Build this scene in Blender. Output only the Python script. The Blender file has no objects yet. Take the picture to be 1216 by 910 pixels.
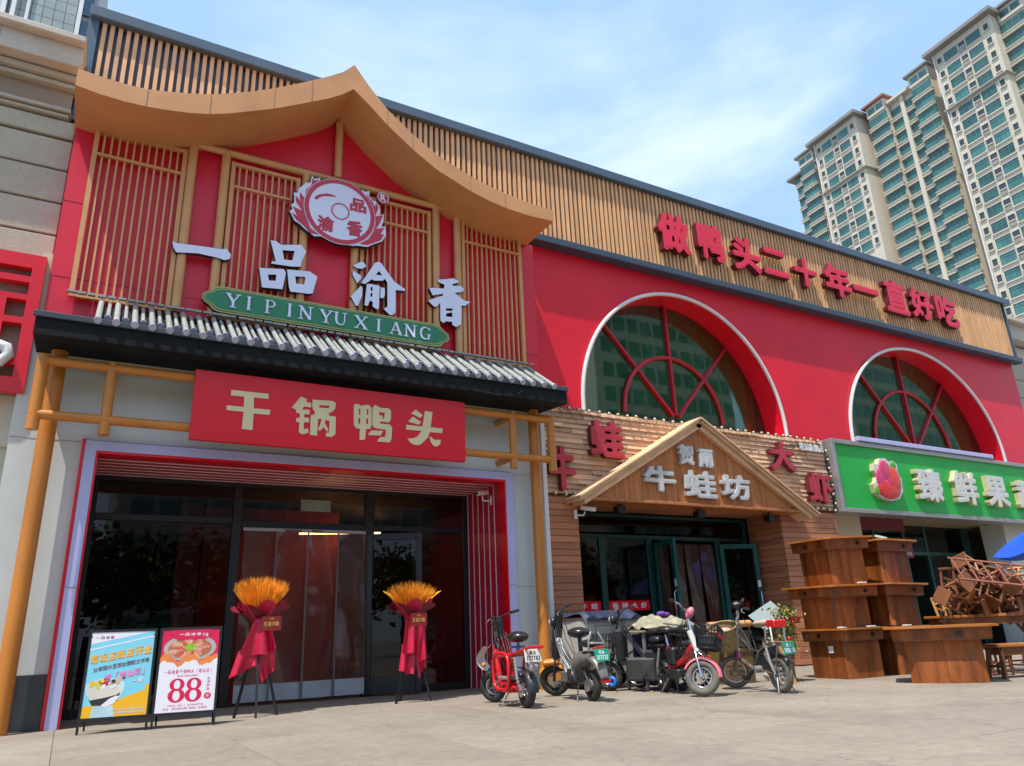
import bpy, math, random
from mathutils import Vector, Matrix
from mathutils.geometry import tessellate_polygon
R = math.radians
random.seed(7)
S = bpy.context.scene
COL = S.collection

# ---------------- camera ----------------
yaw, pit, rol = R(30.22), R(18.67), R(-2.393)
f = Vector((math.sin(yaw)*math.cos(pit), math.cos(yaw)*math.cos(pit), math.sin(pit)))
r0 = Vector((math.cos(yaw), -math.sin(yaw), 0)); u0 = r0.cross(f)
rr = math.cos(rol)*r0 + math.sin(rol)*u0; uu = -math.sin(rol)*r0 + math.cos(rol)*u0
cam = bpy.data.cameras.new('camera'); cam.sensor_width = 36; cam.lens = 36*883.25/1216
cam.clip_start = 0.1; cam.clip_end = 3000
co = bpy.data.objects.new('camera', cam); COL.objects.link(co); S.camera = co
m = Matrix((rr, uu, -f)).transposed().to_4x4(); m.translation = Vector((0, 0, 0.85)); co.matrix_world = m

# ---------------- sky and sun ----------------
CLOUD = (7.3, 4.4, 3.9)
SUN = Vector((-0.36, -0.19, 1.0)).normalized()
W = bpy.data.worlds.new("World"); S.world = W; W.use_nodes = True
nt = W.node_tree; N = nt.nodes; L = nt.links; N.clear()
sky = N.new('ShaderNodeTexSky'); sky.sky_type = 'NISHITA'; sky.sun_disc = False
sky.sun_elevation = math.asin(SUN.z); sky.sun_rotation = math.atan2(SUN.x, SUN.y)
sky.air_density = 1.0; sky.dust_density = 1.2; sky.ozone_density = 1.4
tc = N.new('ShaderNodeTexCoord')
mp = N.new('ShaderNodeMapping'); mp.inputs['Scale'].default_value = (1.0, 1.0, 3.4); mp.inputs['Rotation'].default_value = (0.10, 0.30, 0.0)
mp.inputs['Location'].default_value = CLOUD
L.new(tc.outputs['Generated'], mp.inputs['Vector'])
n1 = N.new('ShaderNodeTexNoise'); n1.inputs['Scale'].default_value = 1.15; n1.inputs['Detail'].default_value = 10; n1.inputs['Roughness'].default_value = 0.55; n1.inputs['Distortion'].default_value = 0.25
L.new(mp.outputs[0], n1.inputs['Vector'])
cr = N.new('ShaderNodeMapRange'); cr.interpolation_type = 'SMOOTHERSTEP'; cr.inputs['From Min'].default_value = 0.41; cr.inputs['From Max'].default_value = 0.72; cr.inputs['To Max'].default_value = 0.62
L.new(n1.outputs['Fac'], cr.inputs['Value'])
hz = N.new('ShaderNodeMix'); hz.data_type = 'RGBA'; hz.inputs['Factor'].default_value = 0.72
L.new(sky.outputs[0], hz.inputs['A']); hz.inputs['B'].default_value = (2.35, 3.7, 5.6, 1)
mx = N.new('ShaderNodeMix'); mx.data_type = 'RGBA'
L.new(cr.outputs[0], mx.inputs['Factor'])
L.new(hz.outputs['Result'], mx.inputs['A']); mx.inputs['B'].default_value = (5.4, 6.0, 6.9, 1)
bg = N.new('ShaderNodeBackground'); bg.inputs['Strength'].default_value = 0.14
L.new(mx.outputs['Result'], bg.inputs['Color'])
wo = N.new('ShaderNodeOutputWorld'); L.new(bg.outputs[0], wo.inputs['Surface'])
sl = bpy.data.lights.new('sun', 'SUN'); sl.energy = 3.8; sl.angle = R(0.5); sl.color = (1, 0.95, 0.87)
so = bpy.data.objects.new('sun', sl); COL.objects.link(so); so.rotation_euler = (-SUN).to_track_quat('-Z', 'Y').to_euler()
S.view_settings.view_transform = 'Standard'; S.view_settings.look = 'None'; S.view_settings.exposure = 0.66; S.view_settings.gamma = 1
S.render.engine = 'CYCLES'; S.cycles.max_bounces = 7; S.cycles.transparent_max_bounces = 14; S.cycles.caustics_reflective = False; S.cycles.caustics_refractive = False

# ---------------- materials ----------------
MATS = {}
def mat(name, col, rough=0.6, var=0.12, scale=4.0, stretch=(1, 1, 1), metal=0.0, bump=0.0, bscale=None, rand=0.0, spec=0.5, emit=0.0, grain=0.0, dirt=0.0, alpha=1.0, obj=False, crack=0.0):
    if name in MATS: return MATS[name]
    M_ = bpy.data.materials.new(name); M_.use_nodes = True
    nt = M_.node_tree; N = nt.nodes; L = nt.links
    b = N['Principled BSDF']; b.inputs['Roughness'].default_value = rough; b.inputs['Metallic'].default_value = metal
    b.inputs['Specular IOR Level'].default_value = spec
    if obj:
        tc = N.new('ShaderNodeTexCoord'); P = tc.outputs['Object']
    else:
        g = N.new('ShaderNodeNewGeometry'); P = g.outputs['Position']
    mp = N.new('ShaderNodeMapping'); mp.inputs['Scale'].default_value = stretch; L.new(P, mp.inputs['Vector'])
    oi = N.new('ShaderNodeObjectInfo')
    if rand:
        ad = N.new('ShaderNodeVectorMath'); ad.operation = 'ADD'; L.new(mp.outputs[0], ad.inputs[0])
        ms = N.new('ShaderNodeMath'); ms.operation = 'MULTIPLY'; ms.inputs[1].default_value = 37; L.new(oi.outputs['Random'], ms.inputs[0])
        L.new(ms.outputs[0], ad.inputs[1]); V = ad.outputs[0]
    else: V = mp.outputs[0]
    no = N.new('ShaderNodeTexNoise'); no.inputs['Scale'].default_value = scale; no.inputs['Detail'].default_value = 5; L.new(V, no.inputs['Vector'])
    mr = N.new('ShaderNodeMapRange'); mr.inputs['From Min'].default_value = 0.3; mr.inputs['From Max'].default_value = 0.7
    mr.inputs['To Min'].default_value = 1-var; mr.inputs['To Max'].default_value = 1+var; L.new(no.outputs['Fac'], mr.inputs['Value'])
    fac = mr.outputs[0]
    def mul(a, lo, hi, src):
        r_ = N.new('ShaderNodeMapRange'); r_.inputs['To Min'].default_value = lo; r_.inputs['To Max'].default_value = hi; L.new(src, r_.inputs['Value'])
        m_ = N.new('ShaderNodeMath'); m_.operation = 'MULTIPLY'; L.new(a, m_.inputs[0]); L.new(r_.outputs[0], m_.inputs[1]); return m_.outputs[0]
    if rand: fac = mul(fac, 1-rand, 1+rand, oi.outputs['Random'])
    if grain:
        n2 = N.new('ShaderNodeTexNoise'); n2.inputs['Scale'].default_value = scale*14; n2.inputs['Detail'].default_value = 3; L.new(V, n2.inputs['Vector'])
        fac = mul(fac, 1-grain, 1+grain, n2.outputs['Fac'])
    if dirt:
        n3 = N.new('ShaderNodeTexNoise'); n3.inputs['Scale'].default_value = 0.9; n3.inputs['Detail'].default_value = 8; n3.inputs['Roughness'].default_value = 0.65; L.new(P, n3.inputs['Vector'])
        r3 = N.new('ShaderNodeMapRange'); r3.inputs['From Min'].default_value = 0.5; r3.inputs['From Max'].default_value = 0.75; r3.inputs['To Min'].default_value = 1; r3.inputs['To Max'].default_value = 1-dirt; L.new(n3.outputs['Fac'], r3.inputs['Value'])
        m3 = N.new('ShaderNodeMath'); m3.operation = 'MULTIPLY'; L.new(fac, m3.inputs[0]); L.new(r3.outputs[0], m3.inputs[1]); fac = m3.outputs[0]
    if crack:
        nd = N.new('ShaderNodeTexNoise'); nd.inputs['Scale'].default_value = 1.3; nd.inputs['Detail'].default_value = 6; L.new(P, nd.inputs['Vector'])
        av = N.new('ShaderNodeVectorMath'); av.operation = 'ADD'; L.new(P, av.inputs[0]); L.new(nd.outputs['Color'], av.inputs[1])
        vo = N.new('ShaderNodeTexVoronoi'); vo.feature = 'DISTANCE_TO_EDGE'; vo.inputs['Scale'].default_value = 0.45; L.new(av.outputs[0], vo.inputs['Vector'])
        rc = N.new('ShaderNodeMapRange'); rc.inputs['From Min'].default_value = 0.0; rc.inputs['From Max'].default_value = 0.008; rc.inputs['To Min'].default_value = 1-crack; rc.inputs['To Max'].default_value = 1; L.new(vo.outputs['Distance'], rc.inputs['Value'])
        ns = N.new('ShaderNodeTexNoise'); ns.inputs['Scale'].default_value = 5.5; ns.inputs['Detail'].default_value = 2; L.new(P, ns.inputs['Vector'])
        rs_ = N.new('ShaderNodeMapRange'); rs_.inputs['From Min'].default_value = 0.68; rs_.inputs['From Max'].default_value = 0.74; rs_.inputs['To Min'].default_value = 1; rs_.inputs['To Max'].default_value = 0.78; L.new(ns.outputs['Fac'], rs_.inputs['Value'])
        for q in (rc, rs_):
            m4 = N.new('ShaderNodeMath'); m4.operation = 'MULTIPLY'; L.new(fac, m4.inputs[0]); L.new(q.outputs[0], m4.inputs[1]); fac = m4.outputs[0]
    vm = N.new('ShaderNodeVectorMath'); vm.operation = 'SCALE'; vm.inputs[0].default_value = col[:3]; L.new(fac, vm.inputs['Scale'])
    L.new(vm.outputs[0], b.inputs['Base Color'])
    rm = N.new('ShaderNodeMath'); rm.operation = 'MULTIPLY'; rm.inputs[1].default_value = rough; L.new(mr.outputs[0], rm.inputs[0]); L.new(rm.outputs[0], b.inputs['Roughness'])
    if bump:
        bn = N.new('ShaderNodeTexNoise'); bn.inputs['Scale'].default_value = bscale or scale*4; bn.inputs['Detail'].default_value = 4; L.new(V, bn.inputs['Vector'])
        bp = N.new('ShaderNodeBump'); bp.inputs['Strength'].default_value = min(1, bump); bp.inputs['Distance'].default_value = 0.02; L.new(bn.outputs['Fac'], bp.inputs['Height'])
        L.new(bp.outputs[0], b.inputs['Normal'])
    if emit:
        b.inputs['Emission Color'].default_value = (*col[:3], 1); b.inputs['Emission Strength'].default_value = emit
    MATS[name] = M_; return M_

def glass(name, tint, rough=0.02, ior=1.5, gl=1.0, wav=0.0, boost=0.0, reflect_tint=None):
    M_ = bpy.data.materials.new(name); M_.use_nodes = True; nt = M_.node_tree; N = nt.nodes; L = nt.links; N.clear()
    o = N.new('ShaderNodeOutputMaterial'); t = N.new('ShaderNodeBsdfTransparent'); t.inputs[0].default_value = (*tint, 1)
    g = N.new('ShaderNodeBsdfGlossy'); g.inputs['Roughness'].default_value = rough; g.inputs['Color'].default_value = (gl, gl, gl, 1)
    fr = N.new('ShaderNodeFresnel'); gb = N.new('ShaderNodeNewGeometry'); ir_ = N.new('ShaderNodeMapRange'); ir_.inputs['To Min'].default_value = ior; ir_.inputs['To Max'].default_value = 1/ior; L.new(gb.outputs['Backfacing'], ir_.inputs['Value']); L.new(ir_.outputs[0], fr.inputs['IOR']); mx = N.new('ShaderNodeMixShader')
    src = fr.outputs[0]
    if boost:
        a = N.new('ShaderNodeMath'); a.operation = 'ADD'; a.use_clamp = True; a.inputs[1].default_value = boost; L.new(src, a.inputs[0]); src = a.outputs[0]
    if wav:
        g_ = N.new('ShaderNodeNewGeometry'); no = N.new('ShaderNodeTexNoise'); no.inputs['Scale'].default_value = 1.5; L.new(g_.outputs['Position'], no.inputs['Vector'])
        bp = N.new('ShaderNodeBump'); bp.inputs['Strength'].default_value = wav; bp.inputs['Distance'].default_value = 0.05; L.new(no.outputs['Fac'], bp.inputs['Height']); L.new(bp.outputs[0], g.inputs['Normal'])
    if reflect_tint:  # diffuse colour mixed in, stands in for a reflection
        df = N.new('ShaderNodeBsdfDiffuse'); df.inputs['Color'].default_value = (*reflect_tint[:3], 1); m2 = N.new('ShaderNodeMixShader'); m2.inputs[0].default_value = reflect_tint[3]
        L.new(t.outputs[0], m2.inputs[1]); L.new(df.outputs[0], m2.inputs[2]); t = m2
    L.new(src, mx.inputs[0]); L.new(t.outputs[0], mx.inputs[1]); L.new(g.outputs[0], mx.inputs[2]); L.new(mx.outputs[0], o.inputs[0])
    MATS[name] = M_; return M_

red_wall = mat('red_panel', (0.74, 0.010, 0.032), 0.42, 0.06, 0.8, dirt=0.14, spec=0.4)
red_up = mat('red_cladding', (0.70, 0.012, 0.038), 0.38, 0.05, 0.8, dirt=0.12)
red_board = mat('red_signboard', (0.72, 0.003, 0.015), 0.3, 0.04, 0.7)
tan_roof = mat('gold_tan_metal', (0.60, 0.28, 0.11), 0.45, 0.08, 1.2, dirt=0.22)
tan_slat = mat('tan_wood_slat', (0.72, 0.40, 0.19), 0.5, 0.10, 3, rand=0.12, grain=0.1)
lattice_m = mat('lattice_gold', (0.62, 0.31, 0.12), 0.45, 0.08, 3)
orange_m = mat('orange_timber', (0.52, 0.185, 0.025), 0.4, 0.10, 2.5, stretch=(1, 1, 0.4), grain=0.1)
white_w = mat('white_wall_panel', (0.58, 0.61, 0.58), 0.5, 0.05, 1.0, dirt=0.12)
lav = mat('lavender_metal', (0.46, 0.47, 0.74), 0.35, 0.04, 1.2)
black_m = mat('black_metal', (0.008, 0.008, 0.009), 0.45, 0.2, 3)
char_m = mat('charcoal_awning', (0.009, 0.010, 0.011), 0.8, 0.25, 1.5, dirt=0.2, spec=0.2)
bluegrey = mat('bluegrey_metal', (0.07, 0.11, 0.16), 0.4, 0.1, 1.5, dirt=0.15)
plinth_m = mat('dark_plinth', (0.035, 0.042, 0.05), 0.3, 0.2, 2)
tile_m = mat('pale_glazed_tile', (0.29, 0.30, 0.28), 0.5, 0.12, 9, grain=0.15, rand=0.06)
tile_end = mat('tile_end_white', (0.42, 0.43, 0.55), 0.45, 0.1, 14, grain=0.1)
stone_m = mat('granite_panel', (0.47, 0.42, 0.33), 0.8, 0.08, 3, grain=0.28, rand=0.07, bump=0.3, bscale=60, dirt=0.15)
stone_l = mat('pale_stone_cornice', (0.56, 0.50, 0.42), 0.75, 0.08, 2, grain=0.12, rand=0.04, dirt=0.2)
stone_r = mat('brown_stone_band', (0.32, 0.24, 0.18), 0.8, 0.08, 2, grain=0.2, rand=0.06)
cream_m = mat('cream_render', (0.58, 0.52, 0.38), 0.7, 0.07, 1.5, dirt=0.15)
letter_w = mat('letter_face_white', (0.74, 0.77, 0.95), 0.4, 0.03, 2)
dark_side = mat('dark_letter_side', (0.02, 0.02, 0.03), 0.5, 0.1, 3)
gold_l = mat('pale_gold_letter', (0.72, 0.61, 0.36), 0.45, 0.05, 2)
red_l = mat('red_letter', (0.80, 0.018, 0.06), 0.4, 0.06, 2)
green_s = mat('green_pinyin_board', (0.02, 0.20, 0.09), 0.35, 0.08, 1)
green_b = mat('green_signboard', (0.01, 0.40, 0.05), 0.45, 0.05, 0.8, dirt=0.1)
teal_d = mat('dark_teal_frame', (0.004, 0.045, 0.040), 0.4, 0.15, 2)
teal_m = mat('teal_frame', (0.006, 0.085, 0.075), 0.35, 0.15, 2)
grey_met = mat('grey_metal', (0.35, 0.35, 0.34), 0.4, 0.1, 3, metal=0.5)
chrome = mat('chrome', (0.6, 0.6, 0.6), 0.2, 0.1, 5, metal=0.9)
white_p = mat('white_paint', (0.72, 0.72, 0.70), 0.4, 0.06, 2)
rubber = mat('tyre_rubber', (0.03, 0.028, 0.025), 0.8, 0.25, 12, grain=0.2)
dusty = mat('dusty_tyre', (0.14, 0.125, 0.10), 0.85, 0.3, 12, grain=0.2)
blk_pl = mat('black_plastic', (0.018, 0.018, 0.02), 0.4, 0.2, 6)
seat_m = mat('black_vinyl', (0.02, 0.02, 0.022), 0.33, 0.2, 6, bump=0.1)
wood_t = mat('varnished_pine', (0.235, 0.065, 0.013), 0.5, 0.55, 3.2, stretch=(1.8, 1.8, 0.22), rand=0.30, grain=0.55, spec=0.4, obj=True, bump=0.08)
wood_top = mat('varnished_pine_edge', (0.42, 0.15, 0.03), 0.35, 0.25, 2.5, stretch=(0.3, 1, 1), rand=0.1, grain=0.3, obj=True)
wood_dk = mat('dark_stained_wood', (0.17, 0.06, 0.022), 0.45, 0.25, 3, rand=0.2, grain=0.25, obj=True)
plank_m = mat('reddish_plank', (0.42, 0.16, 0.075), 0.6, 0.22, 2.0, stretch=(0.5, 1, 5), rand=0.16, grain=0.25, bump=0.25, bscale=14)
shake_m = mat('weathered_shake', (0.62, 0.38, 0.23), 0.75, 0.25, 2.0, stretch=(0.5, 1, 6), rand=0.26, grain=0.3, bump=0.5, bscale=16)
gable_m = mat('orange_gable_board', (0.46, 0.16, 0.045), 0.5, 0.25, 2.0, stretch=(6, 1, 0.4), rand=0.12, grain=0.3, bump=0.15, bscale=14)
rafter_m = mat('tan_rafter', (0.62, 0.39, 0.22), 0.6, 0.2, 3, rand=0.15, grain=0.25)
pave_m = mat('paving_slab', (0.245, 0.205, 0.16), 0.85, 0.10, 0.7, rand=0.05, grain=0.25, bump=0.2, bscale=40, dirt=0.2, crack=0.2)
base_m = mat('ground_bed', (0.16, 0.145, 0.125), 0.95, 0.2, 2, grain=0.2)
asph_m = mat('far_ground', (0.20, 0.19, 0.17), 0.9, 0.1, 0.6, grain=0.2)
glass_s = glass('shop_glass', (0.60, 0.58, 0.55), 0.012, 1.42, 0.75, 0.04)
glass_g = glass('green_arch_glass', (0.58, 0.78, 0.58), 0.02, 1.55, 0.9, 0.015, 0.07)
glass_p = glass('curtain_strip_red_reflection', (0.70, 0.55, 0.50), 0.10, 1.4, 0.6, 0.6, 0.04, (0.26, 0.10, 0.08, 0.26))  # red tint and diffuse mix paint reddish reflections into the clear plastic
glass_t = mat('tower_glass', (0.045, 0.145, 0.13), 0.22, 0.4, 0.35, spec=0.8, rand=0.35)
glass_b = mat('blue_tower_glass', (0.03, 0.10, 0.17), 0.12, 0.3, 0.35, spec=0.8)
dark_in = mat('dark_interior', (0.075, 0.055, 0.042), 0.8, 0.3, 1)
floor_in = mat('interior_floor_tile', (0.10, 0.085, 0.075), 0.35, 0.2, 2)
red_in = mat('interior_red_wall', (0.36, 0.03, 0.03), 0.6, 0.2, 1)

# ---------------- mesh helpers ----------------
class B:
    def __init__(s): s.v = []; s.f = []; s.m = []; s.sm = []
    def add(s, vs, fs, mi=0, smooth=False):
        o = len(s.v); s.v += [tuple(v) for v in vs]
        for q in fs: s.f.append([i+o for i in q]); s.m.append(mi); s.sm.append(smooth)
        return s
    def box(s, x0, x1, y0, y1, z0, z1, mi=0, M_=None, bv=0.0):
        if x1 < x0: x0, x1 = x1, x0
        if y1 < y0: y0, y1 = y1, y0
        if z1 < z0: z0, z1 = z1, z0
        if bv > 0:
            e = min(bv, (x1-x0)/3, (y1-y0)/3, (z1-z0)/3); vs = []; fs = []; idx = {}
            for sx in (0, 1):
                for sy in (0, 1):
                    for sz in (0, 1):
                        X = (x0, x1)[sx]; Y = (y0, y1)[sy]; Z = (z0, z1)[sz]
                        dx = e if sx == 0 else -e; dy = e if sy == 0 else -e; dz = e if sz == 0 else -e
                        idx[sx, sy, sz, 0] = len(vs); vs.append((X, Y+dy, Z+dz))
                        idx[sx, sy, sz, 1] = len(vs); vs.append((X+dx, Y, Z+dz))
                        idx[sx, sy, sz, 2] = len(vs); vs.append((X+dx, Y+dy, Z))
            I = lambda a, b, c, k: idx[a, b, c, k]
            for q in (0, 1):
                fs.append([I(q, 0, 0, 0), I(q, 1, 0, 0), I(q, 1, 1, 0), I(q, 0, 1, 0)][::1 if q else -1])
                fs.append([I(0, q, 0, 1), I(1, q, 0, 1), I(1, q, 1, 1), I(0, q, 1, 1)][::-1 if q else 1])
                fs.append([I(0, 0, q, 2), I(1, 0, q, 2), I(1, 1, q, 2), I(0, 1, q, 2)][::1 if q else -1])
            for a in (0, 1):
                for b in (0, 1):
                    fs.append([I(a, b, 0, 0), I(a, b, 1, 0), I(a, b, 1, 1), I(a, b, 0, 1)][::1 if a == b else -1])
                    fs.append([I(a, 0, b, 0), I(a, 1, b, 0), I(a, 1, b, 2), I(a, 0, b, 2)][::-1 if a == b else 1])
                    fs.append([I(0, a, b, 1), I(1, a, b, 1), I(1, a, b, 2), I(0, a, b, 2)][::1 if a == b else -1])
                    for c in (0, 1):
                        fs.append([I(a, b, c, 0), I(a, b, c, 1), I(a, b, c, 2)][::1 if (a+b+c) % 2 else -1])
        else:
            vs = [(x0, y0, z0), (x1, y0, z0), (x1, y1, z0), (x0, y1, z0), (x0, y0, z1), (x1, y0, z1), (x1, y1, z1), (x0, y1, z1)]
            fs = [(0, 3, 2, 1), (4, 5, 6, 7), (0, 1, 5, 4), (1, 2, 6, 5), (2, 3, 7, 6), (3, 0, 4, 7)]
        if M_: vs = [M_ @ Vector(v) for v in vs]
        return s.add(vs, fs, mi)
    def bar(s, a, b, w, h, mi=0, up=(0, 0, 1), bv=0):   # rectangular bar from a to b
        a = Vector(a); b = Vector(b); d = b-a; l = d.length; x = d.normalized(); u = Vector(up)
        if abs(x.dot(u)) > 0.99: u = Vector((0, 1, 0))
        y = u.cross(x).normalized(); z = x.cross(y)
        M_ = Matrix((x, y, z)).transposed().to_4x4(); M_.translation = a
        return s.box(0, l, -w/2, w/2, -h/2, h/2, mi, M_, bv)
    def tube(s, pts, r, n=8, mi=0, cap=True, closed=False):
        pts = [Vector(p) for p in pts]; k = len(pts); rs = r if isinstance(r, (list, tuple)) else [r]*k; rings = []; prev = None
        for i, p in enumerate(pts):
            if closed: t = (pts[(i+1) % k]-pts[i-1])
            else: t = pts[min(i+1, k-1)]-pts[max(i-1, 0)]
            t.normalize()
            if prev is None:
                u = Vector((0, 0, 1)) if abs(t.z) < 0.9 else Vector((1, 0, 0)); u = (u-t*u.dot(t)).normalized()
            else: u = (prev-t*prev.dot(t)).normalized()
            prev = u; w = t.cross(u); c = 1.0
            rings.append([p+(u*math.cos(2*math.pi*j/n)+w*math.sin(2*math.pi*j/n))*rs[i] for j in range(n)])
        vs = [v for q in rings for v in q]; fs = []
        for i in range(k if closed else k-1):
            a = i*n; b = ((i+1) % k)*n
            for j in range(n): fs.append((a+j, a+(j+1) % n, b+(j+1) % n, b+j))
        s.add(vs, fs, mi, True)
        if cap and not closed:
            s.add(rings[0], [list(range(n))[::-1]], mi); s.add(rings[-1], [list(range(n))], mi)
        return s
    def cyl(s, a, b, r, r1=None, n=12, mi=0): return s.tube([a, b], [r, r if r1 is None else r1], n, mi)
    def ball(s, c, r, n=10, mi=0, sc=(1, 1, 1), M_=None):
        vs = []; fs = []; k = max(4, n//2+1)
        for i in range(k+1):
            th = math.pi*i/k
            for j in range(n):
                ph = 2*math.pi*j/n; v = Vector((math.sin(th)*math.cos(ph)*r*sc[0], math.sin(th)*math.sin(ph)*r*sc[1], math.cos(th)*r*sc[2]))
                if M_: v = M_ @ v
                vs.append(v+Vector(c))
        for i in range(k):
            for j in range(n): fs.append((i*n+j, (i+1)*n+j, (i+1)*n+(j+1) % n, i*n+(j+1) % n))
        return s.add(vs, fs, mi, True)
    def torus(s, c, R_, r, ax='y', n=28, k=10, mi=0, sx=1.0):
        c = Vector(c); pts = []
        vs = []; fs = []
        for i in range(n):
            a = 2*math.pi*i/n
            for j in range(k):
                b = 2*math.pi*j/k; q = R_+r*math.cos(b); h = r*math.sin(b)*sx
                P_ = (q*math.cos(a), h, q*math.sin(a)) if ax == 'y' else ((q*math.cos(a), q*math.sin(a), h) if ax == 'z' else (h, q*math.cos(a), q*math.sin(a)))
                vs.append(Vector(P_)+c)
        for i in range(n):
            for j in range(k): fs.append((i*k+j, ((i+1) % n)*k+j, ((i+1) % n)*k+(j+1) % k, i*k+(j+1) % k))
        return s.add(vs, fs, mi, True)
    def poly(s, loops, y0, y1, mi=0, side=None, back=True):  # XZ polygon (outer first, holes after), extruded from y0 (front) to y1
        side = mi if side is None else side
        L_ = [[Vector((x, z, 0)) for x, z in lp] for lp in loops]
        flat = [p for lp in L_ for p in lp]; T_ = tessellate_polygon(L_)
        vs = [(p.x, y0, p.y) for p in flat]
        tr = []
        for t in T_:
            a, b, c = [flat[i] for i in t]
            tr.append(t if (b-a).cross(c-a).z > 0 else t[::-1])
        s.add(vs, tr, mi)
        if back: s.add([(p.x, y1, p.y) for p in flat], [t[::-1] for t in tr], side)
        for lp in L_:
            n = len(lp); q = [(p.x, y0, p.y) for p in lp]+[(p.x, y1, p.y) for p in lp]
            s.add(q, [(i, i+n, (i+1) % n+n, (i+1) % n) for i in range(n)], side)
        return s
    def grid(s, fn, nu, nv, mi=0, smooth=True, thick=0):
        vs = [Vector(fn(i/nu, j/nv)) for j in range(nv+1) for i in range(nu+1)]
        fs = [(j*(nu+1)+i, j*(nu+1)+i+1, (j+1)*(nu+1)+i+1, (j+1)*(nu+1)+i) for j in range(nv) for i in range(nu)]
        s.add(vs, fs, mi, smooth)
        return s
    def xf(s, M_): s.v = [tuple(M_ @ Vector(v)) for v in s.v]; return s
    def mesh(s, name, mats):
        me = bpy.data.meshes.new(name); me.from_pydata(s.v, [], s.f)
        for q in (mats if isinstance(mats, (list, tuple)) else [mats]): me.materials.append(q)
        me.polygons.foreach_set('material_index', s.m); me.polygons.foreach_set('use_smooth', s.sm); me.update(); return me

OFF = {}
def link(name, me, parent=None, loc=(0, 0, 0), **kw):
    o = bpy.data.objects.new(name, me); COL.objects.link(o); o.location = loc
    if parent is not None: o.parent = parent
    for k, v in kw.items(): o[k] = v
    return o
def thing(name, label, cat, loc=(0, 0, 0), rz=0.0, group=None, kind=None):
    o = bpy.data.objects.new(name, None); COL.objects.link(o); o.location = loc; o.rotation_euler = (0, 0, rz); o.empty_display_size = 0.2
    if kind == 'structure': o['kind'] = 'structure'
    else: o['label'] = label; o['category'] = cat
    if group: o['group'] = group
    OFF[o] = (Vector(loc) if rz == 0 else Vector((0, 0, 0)))
    return o
def off_of(p):
    while p is not None:
        if p in OFF: return OFF[p]
        p = p.parent
    return Vector((0, 0, 0))
def part(name, b, mats, parent, **kw):   # geometry given in world coordinates under an unrotated thing, else in the thing's own frame
    o = off_of(parent)
    if o.length > 0: b.v = [(x-o.x, y-o.y, z-o.z) for x, y, z in b.v]
    return link(name, b.mesh(name, mats), parent, **kw)
def solo(name, b, mats, label=None, cat=None, kind=None, group=None, loc=None):
    if loc is not None: b.v = [(x-loc[0], y-loc[1], z-loc[2]) for x, y, z in b.v]
    o = link(name, b.mesh(name, mats), None, loc or (0, 0, 0))
    if kind: o['kind'] = kind
    if label: o['label'] = label; o['category'] = cat
    if group: o['group'] = group
    return o
def inst(name, me, parent, loc, rot=(0, 0, 0), scale=(1, 1, 1)):
    o = link(name, me, parent, Vector(loc)-off_of(parent)); o.rotation_euler = rot; o.scale = scale; return o

# ---------------- lettering ----------------
GC = {}
def glyph_data(ch):
    if ch in GC: return GC[ch]
    c = bpy.data.curves.new('glyph', 'FONT'); c.body = ch; c.size = 1; c.resolution_u = 3
    o = bpy.data.objects.new('glyph', c); COL.objects.link(o)
    dg = bpy.context.evaluated_depsgraph_get(); me = bpy.data.meshes.new_from_object(o.evaluated_get(dg))
    vs = [(v.co.x, v.co.y) for v in me.vertices]; fs = [list(p.vertices) for p in me.polygons]
    cnt = {}
    for q in fs:
        for i in range(len(q)):
            e = (q[i], q[(i+1) % len(q)]); cnt[e] = 1
    edges = [e for e in cnt if (e[1], e[0]) not in cnt]
    bpy.data.objects.remove(o); bpy.data.curves.remove(c); bpy.data.meshes.remove(me)
    GC[ch] = (vs, fs, edges); return GC[ch]
def glyph(b, ch, x0, x1, z0, z1, y, depth=0.05, bold=0.0, mi=0, side=None, M_=None):
    """one character fitted to a box in the XZ plane, front face at y facing -Y"""
    side = mi if side is None else side
    vs, fs, ed = glyph_data(ch)
    if not vs: return b
    ax = min(v[0] for v in vs); bx = max(v[0] for v in vs); az = min(v[1] for v in vs); bz = max(v[1] for v in vs)
    sx = (x1-x0-2*bold)/max(bx-ax, 1e-4); sz = (z1-z0-2*bold)/max(bz-az, 1e-4)
    if ch in '一': sz = min(sz, sx)
    if ch in 'I1l|': sx = min(sx, sz)
    offs = [(0, 0)] if bold <= 0 else [(bold*math.cos(a*math.pi/4+0.39), bold*math.sin(a*math.pi/4+0.39)) for a in range(8)]
    cx = (x0+x1)/2; cz = (z0+z1)/2
    for k, (ox, oz) in enumerate(offs):
        e = k*0.0006
        fr = [((v[0]-(ax+bx)/2)*sx+cx+ox, y+e, (v[1]-(az+bz)/2)*sz+cz+oz) for v in vs]
        if M_: fr2 = [M_ @ Vector(q) for q in fr]
        else: fr2 = fr
        b.add(fr2, fs, mi)
        if depth > 0:
            bk = [(q[0], y+depth, q[2]) for q in fr]
            if M_: bk = [M_ @ Vector(q) for q in bk]
            n = len(fr)
            b.add(fr2+bk, [(i, i+n, j+n, j) for i, j in ed], side)
    return b
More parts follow.
